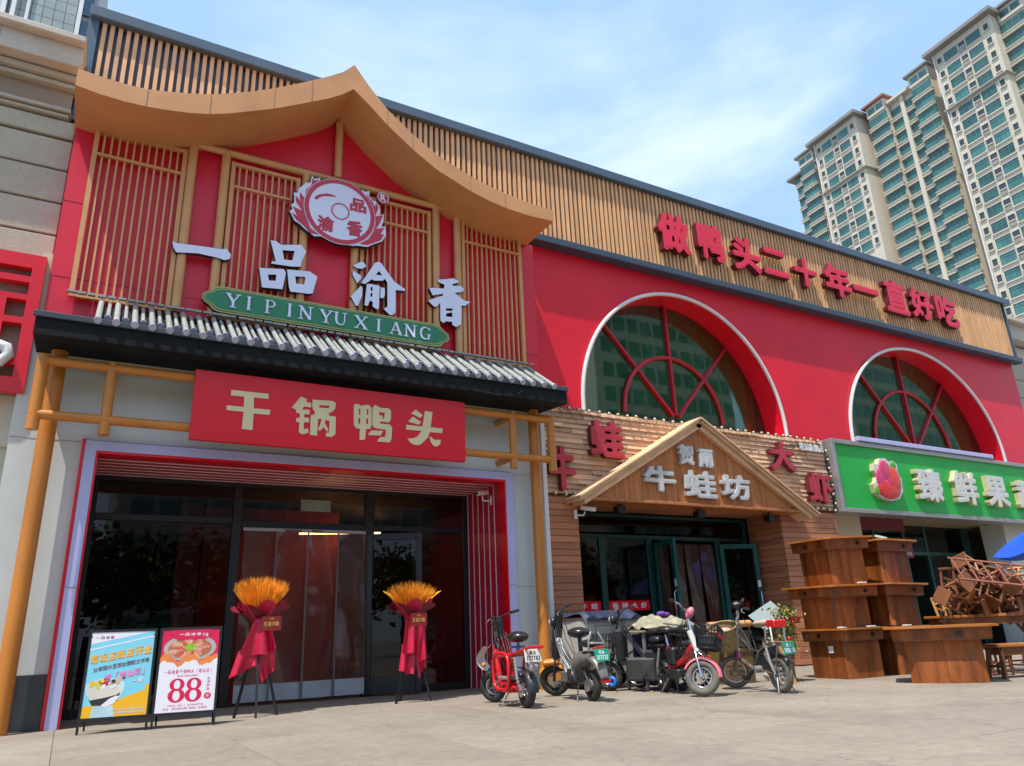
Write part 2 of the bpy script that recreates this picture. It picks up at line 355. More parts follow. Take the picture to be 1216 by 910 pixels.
def line(b, text, x0, x1, z0, z1, y, depth=0.0, bold=0.0, mi=0, gap=0.12, M_=None):
    n = len(text); w = (x1-x0)/n
    for i, ch in enumerate(text):
        q = {'「': (.55, .9, .35, 1), '」': (.1, .45, 0, .65), '(': (.5, .8, -.05, 1.05), ')': (.2, .5, -.05, 1.05), ':': (.38, .52, .2, .7), '-': (.2, .8, .44, .52)}.get(ch)
        if q: glyph(b, ch, x0+(i+q[0])*w, x0+(i+q[1])*w, z0+q[2]*(z1-z0), z0+q[3]*(z1-z0), y, depth, min(bold, 0.0015), mi, None, M_)
        elif ch != ' ': glyph(b, ch, x0+i*w+w*gap/2, x0+(i+1)*w-w*gap/2, z0, z1, y, depth, bold, mi, None, M_)
    return b
G={'yi':[[[(0.616,6.58),(0.68,6.567),(0.962,6.59),(1.299,6.614),(1.384,6.634),(1.448,6.547),(1.435,6.475),(1.361,6.436),(1.255,6.457),(0.973,6.465),(0.686,6.414),(0.64,6.48)]]],'pin':[[[(2.017,6.937),(2.098,6.95),(2.184,6.899),(2.505,6.976),(2.585,6.87),(2.521,6.664),(2.515,6.58),(2.36,6.552),(2.053,6.535),(2.06,6.572),(2.12,6.592)],[(2.21,6.81),(2.403,6.839),(2.378,6.665),(2.246,6.649)]],[[(1.875,6.426),(1.938,6.429),(2.25,6.481),(2.288,6.424),(2.25,6.128),(1.94,6.099)],[(2.015,6.335),(2.145,6.359),(2.135,6.249),(2.035,6.237)]],[[(2.303,6.486),(2.363,6.492),(2.603,6.521),(2.655,6.532),(2.787,6.461),(2.726,6.155),(2.674,6.133),(2.373,6.114),(2.349,6.183)],[(2.435,6.393),(2.597,6.416),(2.583,6.282),(2.458,6.268)]]],'yu':[[[(3.37,6.79),(3.504,6.897),(3.56,6.892),(3.599,6.829),(3.528,6.765),(3.436,6.76)]],[[(3.367,6.69),(3.418,6.68),(3.517,6.635),(3.513,6.579),(3.454,6.48),(3.37,6.614)]],[[(3.348,6.222),(3.516,6.449),(3.544,6.412),(3.541,6.271),(3.476,6.076),(3.436,6.075)]],[[(3.521,6.505),(3.752,6.931),(3.815,6.967),(3.868,6.945),(4.106,6.649),(4.305,6.545),(4.29,6.513),(4.161,6.5),(4.129,6.494),(4.13,6.081),(4.072,6.016),(4.03,6.014),(3.928,6.097),(3.945,6.128),(3.986,6.162),(3.979,6.6),(3.936,6.669),(3.895,6.623),(3.738,6.594),(3.707,6.614),(3.586,6.497)],[(3.828,6.795),(3.767,6.707),(3.882,6.72)]],[[(3.617,6.499),(3.647,6.514),(3.782,6.52),(3.844,6.517),(3.837,6.102),(3.801,6.073),(3.728,6.113),(3.726,6.199),(3.675,6.211),(3.647,6.109),(3.586,6.108)],[(3.686,6.463),(3.721,6.465),(3.72,6.398),(3.687,6.395)],[(3.686,6.354),(3.719,6.356),(3.718,6.288),(3.685,6.286)]],[[(3.859,6.498),(3.928,6.49),(3.939,6.459),(3.935,6.349),(3.9,6.294),(3.858,6.301)]]],'xiang':[[[(4.922,6.862),(5.083,6.905),(5.223,6.954),(5.316,6.927),(5.32,6.885),(5.202,6.832),(5.209,6.799),(5.373,6.833),(5.426,6.785),(5.406,6.722),(5.242,6.666),(5.438,6.554),(5.563,6.55),(5.436,6.449),(5.377,6.445),(5.359,6.081),(5.265,6.008),(5.186,6.039),(5.187,6.095),(5.062,6.084),(5.016,6.043),(4.96,6.077),(4.959,6.392),(4.952,6.414),(4.895,6.335),(4.839,6.324),(4.735,6.406),(4.75,6.431),(5.01,6.567),(5.022,6.606),(4.818,6.535),(4.751,6.659),(4.807,6.677),(5.035,6.71),(5.047,6.789),(4.91,6.818)],[(5.071,6.334),(5.195,6.353),(5.194,6.305),(5.071,6.289)],[(5.07,6.232),(5.189,6.277),(5.188,6.186),(5.07,6.176)]]],'gan':[[[(1.549,4.223),(2.053,4.226),(2.054,4.153),(1.855,4.151),(1.863,3.991),(2.089,3.994),(2.086,3.918),(1.868,3.916),(1.868,3.677),(1.726,3.679),(1.732,3.927),(1.508,3.925),(1.503,3.994),(1.73,3.994),(1.727,4.148),(1.547,4.145)]]],'guo':[[[(2.386,4.063),(2.508,4.243),(2.598,4.213),(2.59,4.166),(2.662,4.165),(2.66,4.095),(2.563,4.098),(2.531,4.049),(2.644,4.056),(2.647,3.988),(2.569,3.985),(2.568,3.934),(2.641,3.933),(2.641,3.869),(2.569,3.865),(2.572,3.754),(2.631,3.777),(2.646,3.716),(2.558,3.68),(2.505,3.708),(2.506,3.855),(2.459,3.859),(2.46,3.914),(2.508,3.919),(2.508,3.982),(2.455,3.995),(2.449,4.04)]],[[(2.681,4.217),(2.977,4.23),(3.028,4.199),(3.018,4.113),(2.975,4.061),(2.93,4.047),(2.932,3.999),(3.032,3.993),(3.036,3.726),(2.984,3.681),(2.9,3.682),(2.898,3.734),(2.942,3.744),(2.944,3.919),(2.877,3.93),(2.874,3.875),(2.931,3.789),(2.915,3.754),(2.859,3.818),(2.808,3.759),(2.777,3.774),(2.812,3.868),(2.824,3.934),(2.774,3.938),(2.767,3.682),(2.667,3.685),(2.666,3.978),(2.718,3.991),(2.722,4.052),(2.697,4.058),(2.68,4.112)],[(2.779,4.145),(2.929,4.155),(2.928,4.112),(2.784,4.105)]]],'ya':[[[(3.315,4.225),(3.382,4.229),(3.399,4.206),(3.524,4.237),(3.576,4.2),(3.582,3.914),(3.563,3.858),(3.5,3.855),(3.487,3.688),(3.405,3.677),(3.403,3.849),(3.351,3.849),(3.311,3.894),(3.299,4.186)],[(3.38,4.161),(3.405,4.161),(3.403,4.063),(3.383,4.064)],[(3.504,4.167),(3.529,4.166),(3.528,4.073),(3.506,4.074)],[(3.376,4.013),(3.407,4.013),(3.403,3.92),(3.378,3.921)],[(3.499,4.019),(3.53,4.017),(3.528,3.93),(3.498,3.93)]],[[(3.593,4.185),(3.63,4.249),(3.721,4.208),(3.851,4.215),(3.89,4.176),(3.888,4.047),(3.863,3.993),(3.717,3.991),(3.714,3.961),(3.872,3.96),(3.911,3.913),(3.901,3.726),(3.876,3.682),(3.685,3.676),(3.685,3.706),(3.721,3.746),(3.806,3.759),(3.813,3.869),(3.625,3.884),(3.596,3.923)],[(3.7,4.143),(3.791,4.139),(3.784,4.053),(3.75,4.032),(3.758,4.084),(3.701,4.092)]],[[(3.535,3.775),(3.584,3.838),(3.77,3.852),(3.729,3.774),(3.544,3.763)]]],'tou':[[[(4.222,4.178),(4.294,4.247),(4.417,4.169),(4.375,4.116)]],[[(4.178,4.046),(4.249,4.128),(4.384,4.056),(4.357,4.006),(4.187,4.035)]],[[(4.454,4.244),(4.583,4.235),(4.548,3.985),(4.757,3.983),(4.747,3.908),(4.533,3.905),(4.502,3.815),(4.384,3.693),(4.304,3.674),(4.224,3.696),(4.162,3.767),(4.25,3.778),(4.331,3.816),(4.393,3.909),(4.14,3.91),(4.143,3.984),(4.412,3.983)]],[[(4.533,3.839),(4.611,3.787),(4.721,3.797),(4.712,3.73),(4.656,3.679),(4.592,3.694),(4.547,3.759)]]],'logo_back':[[[(2.597,8.279),(2.647,8.229),(2.742,8.277),(2.735,8.214),(2.955,8.303),(3.173,8.301),(3.397,8.231),(3.472,8.21),(3.47,8.262),(3.527,8.226),(3.602,8.268),(3.604,8.154),(3.672,8.089),(3.719,8.102),(3.787,8.016),(3.808,7.918),(3.791,7.84),(3.875,7.873),(3.868,7.747),(3.833,7.614),(3.908,7.644),(3.916,7.472),(3.847,7.333),(3.681,7.233),(3.591,7.167),(3.427,7.152),(3.32,7.123),(3.071,7.116),(2.859,7.171),(2.773,7.17),(2.688,7.149),(2.53,7.244),(2.459,7.304),(2.356,7.354),(2.272,7.506),(2.311,7.556),(2.29,7.628),(2.337,7.69),(2.319,7.872),(2.378,7.879),(2.391,7.962),(2.472,8.066),(2.504,8.116),(2.573,8.126),(2.587,8.191)]]],'wing_l':[[[(2.58,7.967),(2.524,7.771),(2.532,7.478),(2.613,7.285),(2.754,7.194),(2.617,7.189),(2.51,7.297),(2.379,7.38),(2.306,7.486),(2.401,7.444),(2.373,7.494),(2.317,7.606),(2.477,7.561),(2.362,7.707),(2.347,7.821),(2.464,7.715),(2.417,7.801),(2.419,7.911),(2.484,7.82),(2.508,7.846),(2.514,7.978),(2.584,8.068),(2.66,8.131),(2.717,8.229),(2.648,8.188),(2.616,8.24)]]],'wing_r':[[[(3.566,8.206),(3.59,8.129),(3.673,8.048),(3.693,7.97),(3.739,8.066),(3.769,7.97),(3.716,7.79),(3.857,7.848),(3.785,7.643),(3.73,7.548),(3.889,7.608),(3.816,7.468),(3.882,7.474),(3.819,7.346),(3.59,7.201),(3.453,7.188),(3.605,7.315),(3.694,7.498),(3.728,7.67),(3.686,7.885),(3.57,8.04)]]],'brow':[[[(2.655,7.867),(2.721,7.936),(2.86,7.996),(2.949,8.0),(3.018,7.969),(2.932,7.961),(2.827,7.94),(2.741,7.891),(2.7,7.836),(2.665,7.834)]]]}
# ================= GROUND =================
b = B(); b.box(-400, 500, -400, 500, -0.6, -0.012); solo('ground', b, asph_m, kind='structure')
fc = thing('forecourt', None, None, (0, 0, 0), kind='structure')
b = B(); b.box(-6, 34, -8, 13.2, -0.3, -0.010); part('bed', b, base_m, fc)
meshes = []
for k in range(4):
    b = B(); w = 1.5; d = 1.5; b.box(0.003, w-0.003, 0.003, d-0.003, -0.008, 0, bv=0.003); meshes.append(b.mesh('paving_slab', pave_m))
for j in range(8):
    for i in range(20):
        x = -6+i*1.5; y = 0.6+j*1.5+0.0
        inst('paving_slab', meshes[(i*3+j) % 4], fc, (x, y, random.uniform(-0.002, 0.001)))
b = B(); b.box(-6, 34, -8, 0.6, -0.008, -0.001); part('near_paving', b, pave_m, fc)
b = B(); b.box(24, 34, 0.6, 12.6, -0.008, -0.001); part('side_paving', b, pave_m, fc)

# ================= MAIN COMMERCIAL BUILDING =================
mb = thing('shop_building', 'red two storey shop building with two arched windows under a slatted parapet', 'building', (7, 11.6, 0))
def arch(cx, a, bz, z0=5.15, zb=5.0, n=40, grow=0.0):
    return [(cx-a-grow, zb)]+[(cx-(a+grow)*math.cos(math.pi*i/n), z0+(bz+grow)*math.sin(math.pi*i/n)) for i in range(n+1)]+[(cx+a+grow, zb)]
ARCH = [(11.27, 2.88, 2.90), (20.08, 3.44, 2.94)]
b = B(); b.poly([[(7.0, 3.42), (25.35, 3.42), (25.5, 8.66), (7.0, 8.66)]]+[arch(*q) for q in ARCH], 11.6, 12.2)
part('wall', b, red_wall, mb)
b = B(); b.box(-0.9, 25.4, 12.62, 22, 0, 10.2); b.box(-0.85, 7.0, 12.22, 12.62, 3.45, 10.2); b.box(7.0, 25.4, 12.25, 12.62, 8.5, 10.2); b.box(7.0, 7.98, 12.25, 12.62, 3.3, 8.5)
# hollow rear mass is set back of the rooms below, see interiors
b = B(); b.box(-0.85, 25.4, 17.0, 22, 0, 10.2); b.box(-0.85, 25.4, 12.22, 17.0, 3.42, 5.0); b.box(-0.85, 25.4, 12.22, 17.0, 8.9, 10.2)
part('rear_block', b, cream_m, mb)
for (cx, a, h) in ARCH:
    b = B(); pts = []
    n = 48
    for i in range(n+1):
        t = math.pi*i/n; pts.append((cx-(a+0.03)*math.cos(t), 11.56, 5.15+(h+0.03)*math.sin(t)))
    b.tube([(pts[0][0], 11.56, 5.0)]+pts+[(pts[-1][0], 11.56, 5.0)], 0.045, 8); part('arch_light_strip', b, white_p, mb)
    win = link('arched_window', None, mb); win.empty_display_size = 0.1
    b = B(); b.poly([arch(cx, a+0.04, h+0.04)], 12.14, 12.155); part('pane', b, glass_g, win)
    ri = a*0.50
    b = B(); b.tube([(cx-ri*math.cos(math.pi*i/24), 12.1, 5.3+ri*math.sin(math.pi*i/24)) for i in range(25)], 0.05, 6); part('glazing_bar', b, mat('glazing_bar_red', (0.42, 0.008, 0.025), 0.4), win)
    for ang in (90, 49, 131):
        c_, s_ = math.cos(R(ang)), math.sin(R(ang)); rr_ = 1/math.sqrt((c_/a)**2+(s_/h)**2)
        b = B(); b.bar((cx+0.12*c_, 12.105, 5.25+0.12*s_), (cx+rr_*c_, 12.105, 5.15+rr_*s_), 0.06, 0.09, up=(0, 1, 0)); part('glazing_bar', b, mat('glazing_bar_red', (0.42, 0.008, 0.025), 0.4), win)
    b = B()
    def cur(u, v, cx=cx, a=a): x = cx-a-0.3+u*(2*a+0.6); return (x, 12.45+0.07*math.sin(x*9+math.sin(x*3)*2)+0.05*math.sin(x*23), 4.9+v*3.6)
    b.grid(cur, 160, 2); part('curtain', b, mat('green_curtain', (0.06, 0.20, 0.09), 0.8, 0.25, 1.2, stretch=(4, 1, 0.5)), win)
b = B(); b.box(-0.8, 25.6, 11.57, 12.2, 8.665, 10.57); part('parapet_board', b, mat('parapet_blue', (0.11, 0.17, 0.26), 0.5, 0.1, 1.5), mb)
b = B(); b.box(7.0, 25.70, 11.32, 11.6, 8.48, 8.64, bv=0.015); part('cornice_trim', b, mat('dark_slate_trim', (0.04, 0.065, 0.10), 0.45, 0.1, 2), mb)
b = B(); b.box(-0.95, 26.0, 11.36, 12.2, 10.58, 10.79, bv=0.015); part('parapet_cap', b, bluegrey, mb)
b = B(); b.box(-0.95, -0.80, 11.45, 12.2, 8.6, 10.58); part('corner_post', b, bluegrey, mb)
b = B(); b.box(25.62, 25.70, 11.45, 12.2, 8.65, 10.58); part('corner_post', b, bluegrey, mb)
b = B(); b.box(-0.031, 0.031, -0.03, 0.03, 0, 1.925); sm_ = b.mesh('parapet_slat', tan_slat)
k = 0; x = -0.72
while x < 25.58:
    inst('parapet_slat', sm_, mb, (x+random.uniform(-0.003, 0.003), 11.5+random.uniform(-0.004, 0.004), 8.645)); x += 0.118
# ---------- restaurant front (first shop) ----------
rf = thing('restaurant_front', 'red restaurant front with sweeping tan eave, gold lattice screens and wide glazed entrance', 'shop front', (3.1, 11.1, 0))
EX = [-0.86, -0.56, -0.24, 0.02, 0.29, 0.58, 0.86, 1.15, 1.45, 1.77, 2.08, 2.35, 2.62, 2.85, 3.04, 3.30, 3.64, 4.1, 4.57, 5.2, 5.55, 5.9, 6.4, 6.93]
EB = [8.24, 8.20, 8.19, 8.205, 8.24, 8.295, 8.37, 8.49, 8.64, 8.80, 8.98, 9.145, 9.31, 9.48, 9.66, 9.45, 9.15, 8.81, 8.53, 8.29, 8.20, 8.14, 8.11, 8.13]
ET = [8.52, 8.49, 8.48, 8.50, 8.56, 8.64, 8.73, 8.86, 9.01, 9.19, 9.39, 9.57, 9.76, 9.94, 10.16, 9.83, 9.46, 9.12, 8.83, 8.60, 8.51, 8.44, 8.39, 8.37]
b = B(); b.poly([list(zip(EX, EB))+list(zip(EX, ET))[::-1]], 10.1, 11.62); ev = part('curved_eave', b, tan_roof, rf)
for i in (3, 6, 9, 11, 16, 17, 19, 21):
    b = B(); b.box(EX[i]-0.004, EX[i]+0.004, 10.093, 10.1, EB[i]+0.01, ET[i]-0.01); part('panel_seam', b, stone_r, ev)
b = B(); b.poly([[(-0.84, 4.9), (7.06, 4.9), (7.06, 8.16)]+[(x, z+0.04) for x, z in list(zip(EX, EB))[1:-1]][::-1]+[(-0.84, 8.28)]], 11.1, 11.59); part('upper_panel', b, red_up, rf)
b = B(); b.box(-0.84, 7.06, 11.096, 11.1, 5.805, 5.812); b.box(-0.84, -0.6, 11.096, 11.1, 7.0, 7.006); part('panel_joint', b, mat('joint_dark_red', (0.2, 0.005, 0.02), 0.5), rf)
def screen(x0, x1, n):
    sc = link('lattice_screen', None, rf)
    b = B()
    for xx in (x0, x1): b.box(xx-0.032, xx+0.032, 10.99, 11.06, 5.5, 8.27)
    b.box(x0+0.032, x1-0.032, 10.995, 11.055, 8.21, 8.265); b.box(x0+0.032, x1-0.032, 10.995, 11.055, 5.5, 5.55)
    part('screen_frame', b, lattice_m, sc)
    b = B(); b.box(x0+0.032, x1-0.032, 10.985, 11.02, 7.80, 7.84); part('cross_rail', b, lattice_m, sc)
    for i in range(n):
        xx = x0+(x1-x0)*(i+1)/(n+1); b = B(); b.box(xx-0.014, xx+0.014, 11.021, 11.05, 5.55, 8.21); part('slat', b, lattice_m, sc)
screen(-0.55, 0.66, 11); screen(1.38, 2.42, 9); screen(3.55, 4.80, 11); screen(5.48, 6.70, 11)
for x, z0, z1 in ((0.77, 5.5, 8.44), (1.26, 5.5, 8.40), (2.55, 5.5, 8.36), (3.42, 5.5, 8.36), (4.93, 5.5, 8.36), (5.36, 5.5, 8.44), (3.08, 8.46, 9.62)):
    b = B(); b.cyl((x, 11.0, z0), (x, 11.0, z1), 0.068, n=14); part('post', b, lattice_m, rf)
b = B(); b.cyl((0.80, 10.99, 8.40), (5.33, 10.99, 8.40), 0.058, n=12); part('top_rail', b, lattice_m, rf)
b = B()
for i in range(60):
    x = -0.6+i*0.124; b.box(x, x+0.118+random.uniform(-0.03, 0.004), 10.86, 10.92, 5.505+random.uniform(-0.004, 0.004), 5.535)
part('mortar_ledge', b, tile_m, rf)
# awning
aw = link('awning', None, rf)
b = B(); b.add([(-0.84, 10.15, 4.58), (7.0, 10.15, 4.58), (7.0, 11.09, 4.66), (-0.84, 11.09, 4.66), (-0.84, 10.15, 4.87), (7.0, 10.15, 4.87), (7.0, 11.09, 4.93), (-0.84, 11.09, 4.93)],
               [(0, 3, 2, 1), (4, 5, 6, 7), (0, 1, 5, 4), (1, 2, 6, 5), (2, 3, 7, 6), (3, 0, 4, 7)]); part('fascia_box', b, char_m, aw)
b = B(); b.box(-0.87, 7.03, 10.12, 10.148, 4.80, 4.88, bv=0.01); part('gutter_lip', b, mat('gutter_slate', (0.035, 0.045, 0.06), 0.5, 0.1, 2), aw)
b = B(); b.add([(-0.2, 10.2, 4.88), (6.72, 10.2, 4.88), (6.72, 10.95, 5.42), (-0.2, 10.95, 5.42), (-0.2, 10.95, 4.88), (6.72, 10.95, 4.88)], [(0, 1, 2, 3), (0, 3, 4), (1, 5, 2)]); part('tile_bed', b, char_m, aw)
def tile_mesh(l, r, re=None):
    re = re or r*1.32
    b = B(); d = Vector((0, -0.86, -0.62)).normalized(); a = Vector((0, 0, 0)); e = a+d*l
    b.tube([a, a+d*(l*0.48)], r, 10, 0); b.tube([a+d*(l*0.48), a+d*l*0.985], r*1.06, 10, 0); b.tube([e-d*0.02, e], re, 14, 1); b.tube([e, e+d*0.006], re*0.75, 14, 1)
    return b.mesh('roof_tile', [tile_m, tile_end])
t1 = tile_mesh(1.08, 0.037); t2 = tile_mesh(0.86, 0.026, 0.046)
for i in range(34):
    inst('roof_tile', t1, aw, (-0.17+i*0.2085+random.uniform(-0.004, 0.004), 10.95, 5.47+random.uniform(-0.004, 0.004)))
    if i < 33: inst('roof_tile', t2, aw, (-0.066+i*0.2085, 10.975, 5.465))
b = B(); b.tube([(5.0, 10.2, 4.66), (5.2, 10.12, 4.60), (5.6, 10.1, 4.56), (5.95, 10.12, 4.60), (6.1, 10.14, 4.70)], 0.008, 5); part('cable', b, black_m, aw)
# white wall around the entrance
b = B(); b.poly([[(-0.97, 0.62), (-0.155, 0.62), (-0.155, 3.53), (6.36, 3.53), (6.36, 0.0), (6.98, 0.0), (6.98, 4.9), (-0.97, 4.9)]], 11.1, 11.6); part('front_wall', b, white_w, rf)
b = B(); b.box(-0.97, -0.16, 11.08, 11.6, 0, 0.618); part('plinth', b, plinth_m, rf)
b = B(); b.box(-0.965, -0.17, 11.096, 11.1, 3.49, 3.497); b.box(6.37, 6.97, 11.096, 11.1, 3.49, 3.497); b.box(6.37, 6.97, 11.096, 11.1, 1.6, 1.606); part('wall_joint', b, stone_r, rf)
b = B(); b.box(6.98, 7.06, 11.02, 11.62, 0, 4.5); part('edge_strip', b, white_p, rf)
sr = link('door_surround', None, rf)
b = B(); b.box(-0.155, -0.115, 11.02, 11.1, 0, 3.52); part('red_edge', b, red_board, sr)
b = B(); b.poly([[(-0.113, 0.0), (0.018, 0.0), (0.018, 3.37), (6.20, 3.37), (6.20, 0.0), (6.34, 0.0), (6.34, 3.50), (-0.113, 3.50)]], 11.0, 11.3); part('lavender_frame', b, lav, sr)
b = B(); b.box(-0.113, 0.017, 10.996, 11.0, 1.62, 1.628); b.box(6.21, 6.34, 10.996, 11.0, 1.62, 1.628); part('frame_joint', b, stone_r, sr)
b = B(); b.poly([[(0.02, 0.0), (0.045, 0.0), (0.045, 3.335), (6.175, 3.335), (6.175, 0.0), (6.198, 0.0), (6.198, 3.368), (0.02, 3.368)]], 11.01, 11.2); part('inner_edge', b, red_board, sr)
redlin = mat('red_lining_board', (0.50, 0.010, 0.035), 0.3, 0.08, 2); silver = mat('silver_strip', (0.72, 0.62, 0.66), 0.4, 0.05, 3)
ln = link('slatted_lining', None, sr)
for i in range(6):
    y0 = 11.21+i*0.205
    b = B(); b.box(0.03, 6.19, y0, y0+0.186, 3.345, 3.41); part('lining_board', b, redlin, ln)
    b = B(); b.box(6.18, 6.25, y0, y0+0.186, 0.0, 3.344); part('lining_board', b, redlin, ln)
    b = B(); b.box(-0.04, 0.04, y0, y0+0.186, 0.0, 3.344); part('lining_board', b, redlin, ln)
    b = B(); b.box(0.04, 6.18, y0+0.187, y0+0.2045, 3.337, 3.40); part('silver_strip', b, silver, ln)
    b = B(); b.box(6.172, 6.24, y0+0.187, y0+0.2045, 0.0, 3.336); part('silver_strip', b, silver, ln)
# glazing
gz = link('glazed_entrance', None, rf)
def bars(nm, lst, m_, par, bv=0.006):
    for q in lst:
        b = B(); b.box(*q, bv=bv); part(nm, b, m_, par)
Y0, Y1 = 12.44, 12.52
bars('mullion', [(0.04, 0.12, Y0, Y1, 0.0, 3.34), (2.03, 2.17, Y0-0.02, Y1, 0.0, 3.34), (4.21, 4.37, Y0-0.02, Y1, 0.0, 3.34), (5.09, 5.17, Y0, Y1, 0.0, 2.64), (6.08, 6.18, Y0, Y1, 0.0, 3.34)], black_m, gz)
bars('transom', [(0.12, 2.03, Y0, Y1, 2.68, 2.78), (2.17, 4.21, Y0, Y1, 2.62, 2.74), (4.37, 6.08, Y0, Y1, 2.64, 2.74), (0.12, 2.03, Y0, Y1, 0.0, 0.12), (5.17, 6.08, Y0, Y1, 0.0, 0.12), (0.12, 6.08, Y0, Y1, 3.27, 3.34)], black_m, gz)
bars('pane', [(0.12, 2.03, 12.47, 12.48, 0.12, 2.68), (0.12, 2.03, 12.47, 12.48, 2.78, 3.27), (2.17, 4.21, 12.47, 12.48, 2.74, 3.27), (4.37, 6.08, 12.47, 12.48, 2.74, 3.27), (5.17, 6.08, 12.47, 12.48, 0.12, 2.64)], glass_s, gz, 0)
b = B(); b.box(3.10, 3.60, 12.455, 12.466, 2.93, 3.12); part('notice_plate', b, mat('pale_green_notice', (0.22, 0.27, 0.2), 0.5), gz)
for i, xx in enumerate((2.22, 2.70, 3.20, 3.70)):
    b = B()
    def fn(u, v, xx=xx, i=i): return (xx+u*0.50, 12.40-0.03*math.sin(u*math.pi)-(1-v)*(0.05+0.02*i)+0.018*math.sin(v*7+i*2+u*3)+0.012*i*0, 0.05+v*2.56)
    b.grid(fn, 8, 20); st = part('curtain_strip', b, glass_p, gz)
    b = B(); b.grid(lambda u, v: (fn(u, v)[0], fn(u, v*0.09)[1]-0.006, 0.055+v*0.24), 4, 2); part('hem', b, mat('frosted_hem', (0.34, 0.37, 0.40), 0.4), st)
for xx in (2.70, 3.20, 3.70):
    b = B(); b.grid(lambda u, v: (xx+u*0.03-(1-v)*0.02, 12.325-(1-v)*0.06, 0.06+v*2.5), 1, 6); part('curtain_seam', b, mat('curtain_seam', (0.13, 0.10, 0.10), 0.3), gz)
b = B(); b.box(2.2, 4.2, 12.37, 12.43, 2.57, 2.62); part('curtain_rail', b, grey_met, gz)
# open door leaf
dl = link('open_door', None, rf); hx, hy = 4.25, 12.46; da = math.atan2(-0.46, 0.86)
Md = Matrix.Translation((hx, hy, 0)) @ Matrix.Rotation(da, 4, 'Z')
def leaf(par, Md, w, h, fr, m_, st=0.11, bot=0.28, gl=glass_s):
    for q in ((0, st, -0.03, 0.03, 0.02, h), (w-st, w, -0.03, 0.03, 0.02, h), (st, w-st, -0.03, 0.03, h-st, h), (st, w-st, -0.03, 0.03, 0.02, bot)):
        b = B(); b.box(*q, 0, None, 0.005); b.xf(Md); part('door_rail', b, m_, par)
    b = B(); b.box(st, w-st, -0.005, 0.005, bot, h-st); b.xf(Md); part('pane', b, gl, par)
leaf(dl, Md, 0.95, 2.58, 0, black_m)
for s_ in (-1, 1):
    b = B(); b.tube([(0.84, s_*0.03, 0.9), (0.84, s_*0.09, 0.9), (0.84, s_*0.09, 1.5), (0.84, s_*0.03, 1.5)], 0.014, 6); b.xf(Md); part('pull_handle', b, chrome, dl)
# interior room
ir = thing('restaurant_interior', None, None, (3, 15, 0), kind='structure')
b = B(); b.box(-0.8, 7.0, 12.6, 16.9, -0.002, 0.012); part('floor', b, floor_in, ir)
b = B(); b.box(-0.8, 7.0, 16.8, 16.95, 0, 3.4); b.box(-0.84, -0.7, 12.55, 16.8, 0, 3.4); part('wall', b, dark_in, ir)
b = B(); b.box(6.9, 7.02, 12.55, 16.8, 0, 3.4); b.box(1.4, 1.75, 13.7, 13.9, 0, 3.2); b.box(1.9, 4.4, 14.6, 14.7, 0, 3.3); part('red_wall', b, red_in, ir)  # long panel behind the curtain strips is added to redden them
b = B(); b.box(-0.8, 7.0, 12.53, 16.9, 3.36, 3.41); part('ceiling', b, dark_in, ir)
b = B(); b.bar((3.3, 13.2, 2.66), (5.6, 15.6, 3.05), 0.05, 0.03); tl = solo('light_strip', b, mat('warm_led', (1.0, 0.55, 0.2), 0.5, 0, emit=7.0), 'warm linear light strip glowing inside behind the glazed restaurant entrance', 'light')
for i, (x, z) in enumerate(((1.28, 1.92), (1.42, 2.0), (1.56, 2.1), (1.70, 2.2), (1.82, 2.3))):
    pass
for i, (x, y, nm) in enumerate(((5.4, 14.2, 'dark dining table seen through the right pane of the restaurant'), (0.9, 14.6, 'dark dining table behind the left glazing of the restaurant'))):
    t = thing('dining_table', nm, 'table', (x, y, 0))
    b = B(); b.box(x-0.6, x+0.6, y-0.4, y+0.4, 0.72, 0.77, bv=0.01); part('table_top', b, wood_dk, t)
    for sx in (-1, 1):
        for sy in (-1, 1): b = B(); b.box(x+sx*0.5-0.03, x+sx*0.5+0.03, y+sy*0.32-0.03, y+sy*0.32+0.03, 0.01, 0.72); part('leg', b, black_m, t)
    for sx in (-1, 1):
        c = thing('dining_chair', 'dark chair at the %s end of the dining table behind the %s glazing' % ('left' if sx < 0 else 'right', 'right' if i == 0 else 'left'), 'chair', (x+sx*0.85, y, 0))
        b = B(); b.box(x+sx*0.85-0.2, x+sx*0.85+0.2, y-0.2, y+0.2, 0.42, 0.47, bv=0.01); part('seat', b, red_in, c)
        b = B(); b.box(x+sx*1.02-0.02, x+sx*1.02+0.02, y-0.2, y+0.2, 0.47, 0.95, bv=0.01); part('backrest', b, red_in, c)
        for ax in (-1, 1):
            for ay in (-1, 1): b = B(); b.box(x+sx*0.85+ax*0.17-0.015, x+sx*0.85+ax*0.17+0.015, y+ay*0.17-0.015, y+ay*0.17+0.015, 0.01, 0.42); part('leg', b, black_m, c)
# orange timber rail frame and poles
of = thing('timber_rail_frame', 'orange round timber rails and tall poles framing the restaurant entrance', 'timber frame', (3.1, 10.6, 0))
def rail(a, c, r, nm='rail'): b = B(); b.cyl(a, c, r, n=16); return part(nm, b, orange_m, of)
YR = 10.55
rail((-0.69, YR, 4.38), (6.92, YR, 4.38), 0.065); rail((-0.75, YR, 3.67), (6.92, YR, 3.67), 0.062)
for x, r in ((-0.71, 0.072), (0.07, 0.066), (6.12, 0.066), (6.89, 0.072)): rail((x, YR+0.004, 3.47), (x, YR+0.004, 4.45), r, 'short_post')
for x in (0.07, 6.12):
    for z in (3.67, 4.38): rail((x, YR, z), (x, 11.1, z), 0.055, 'wall_stub')
rail((-0.56, 10.85, 0.0), (-0.56, 10.85, 4.62), 0.10, 'pole'); rail((6.72, 10.85, 0.0), (6.72, 10.85, 4.62), 0.095, 'pole')

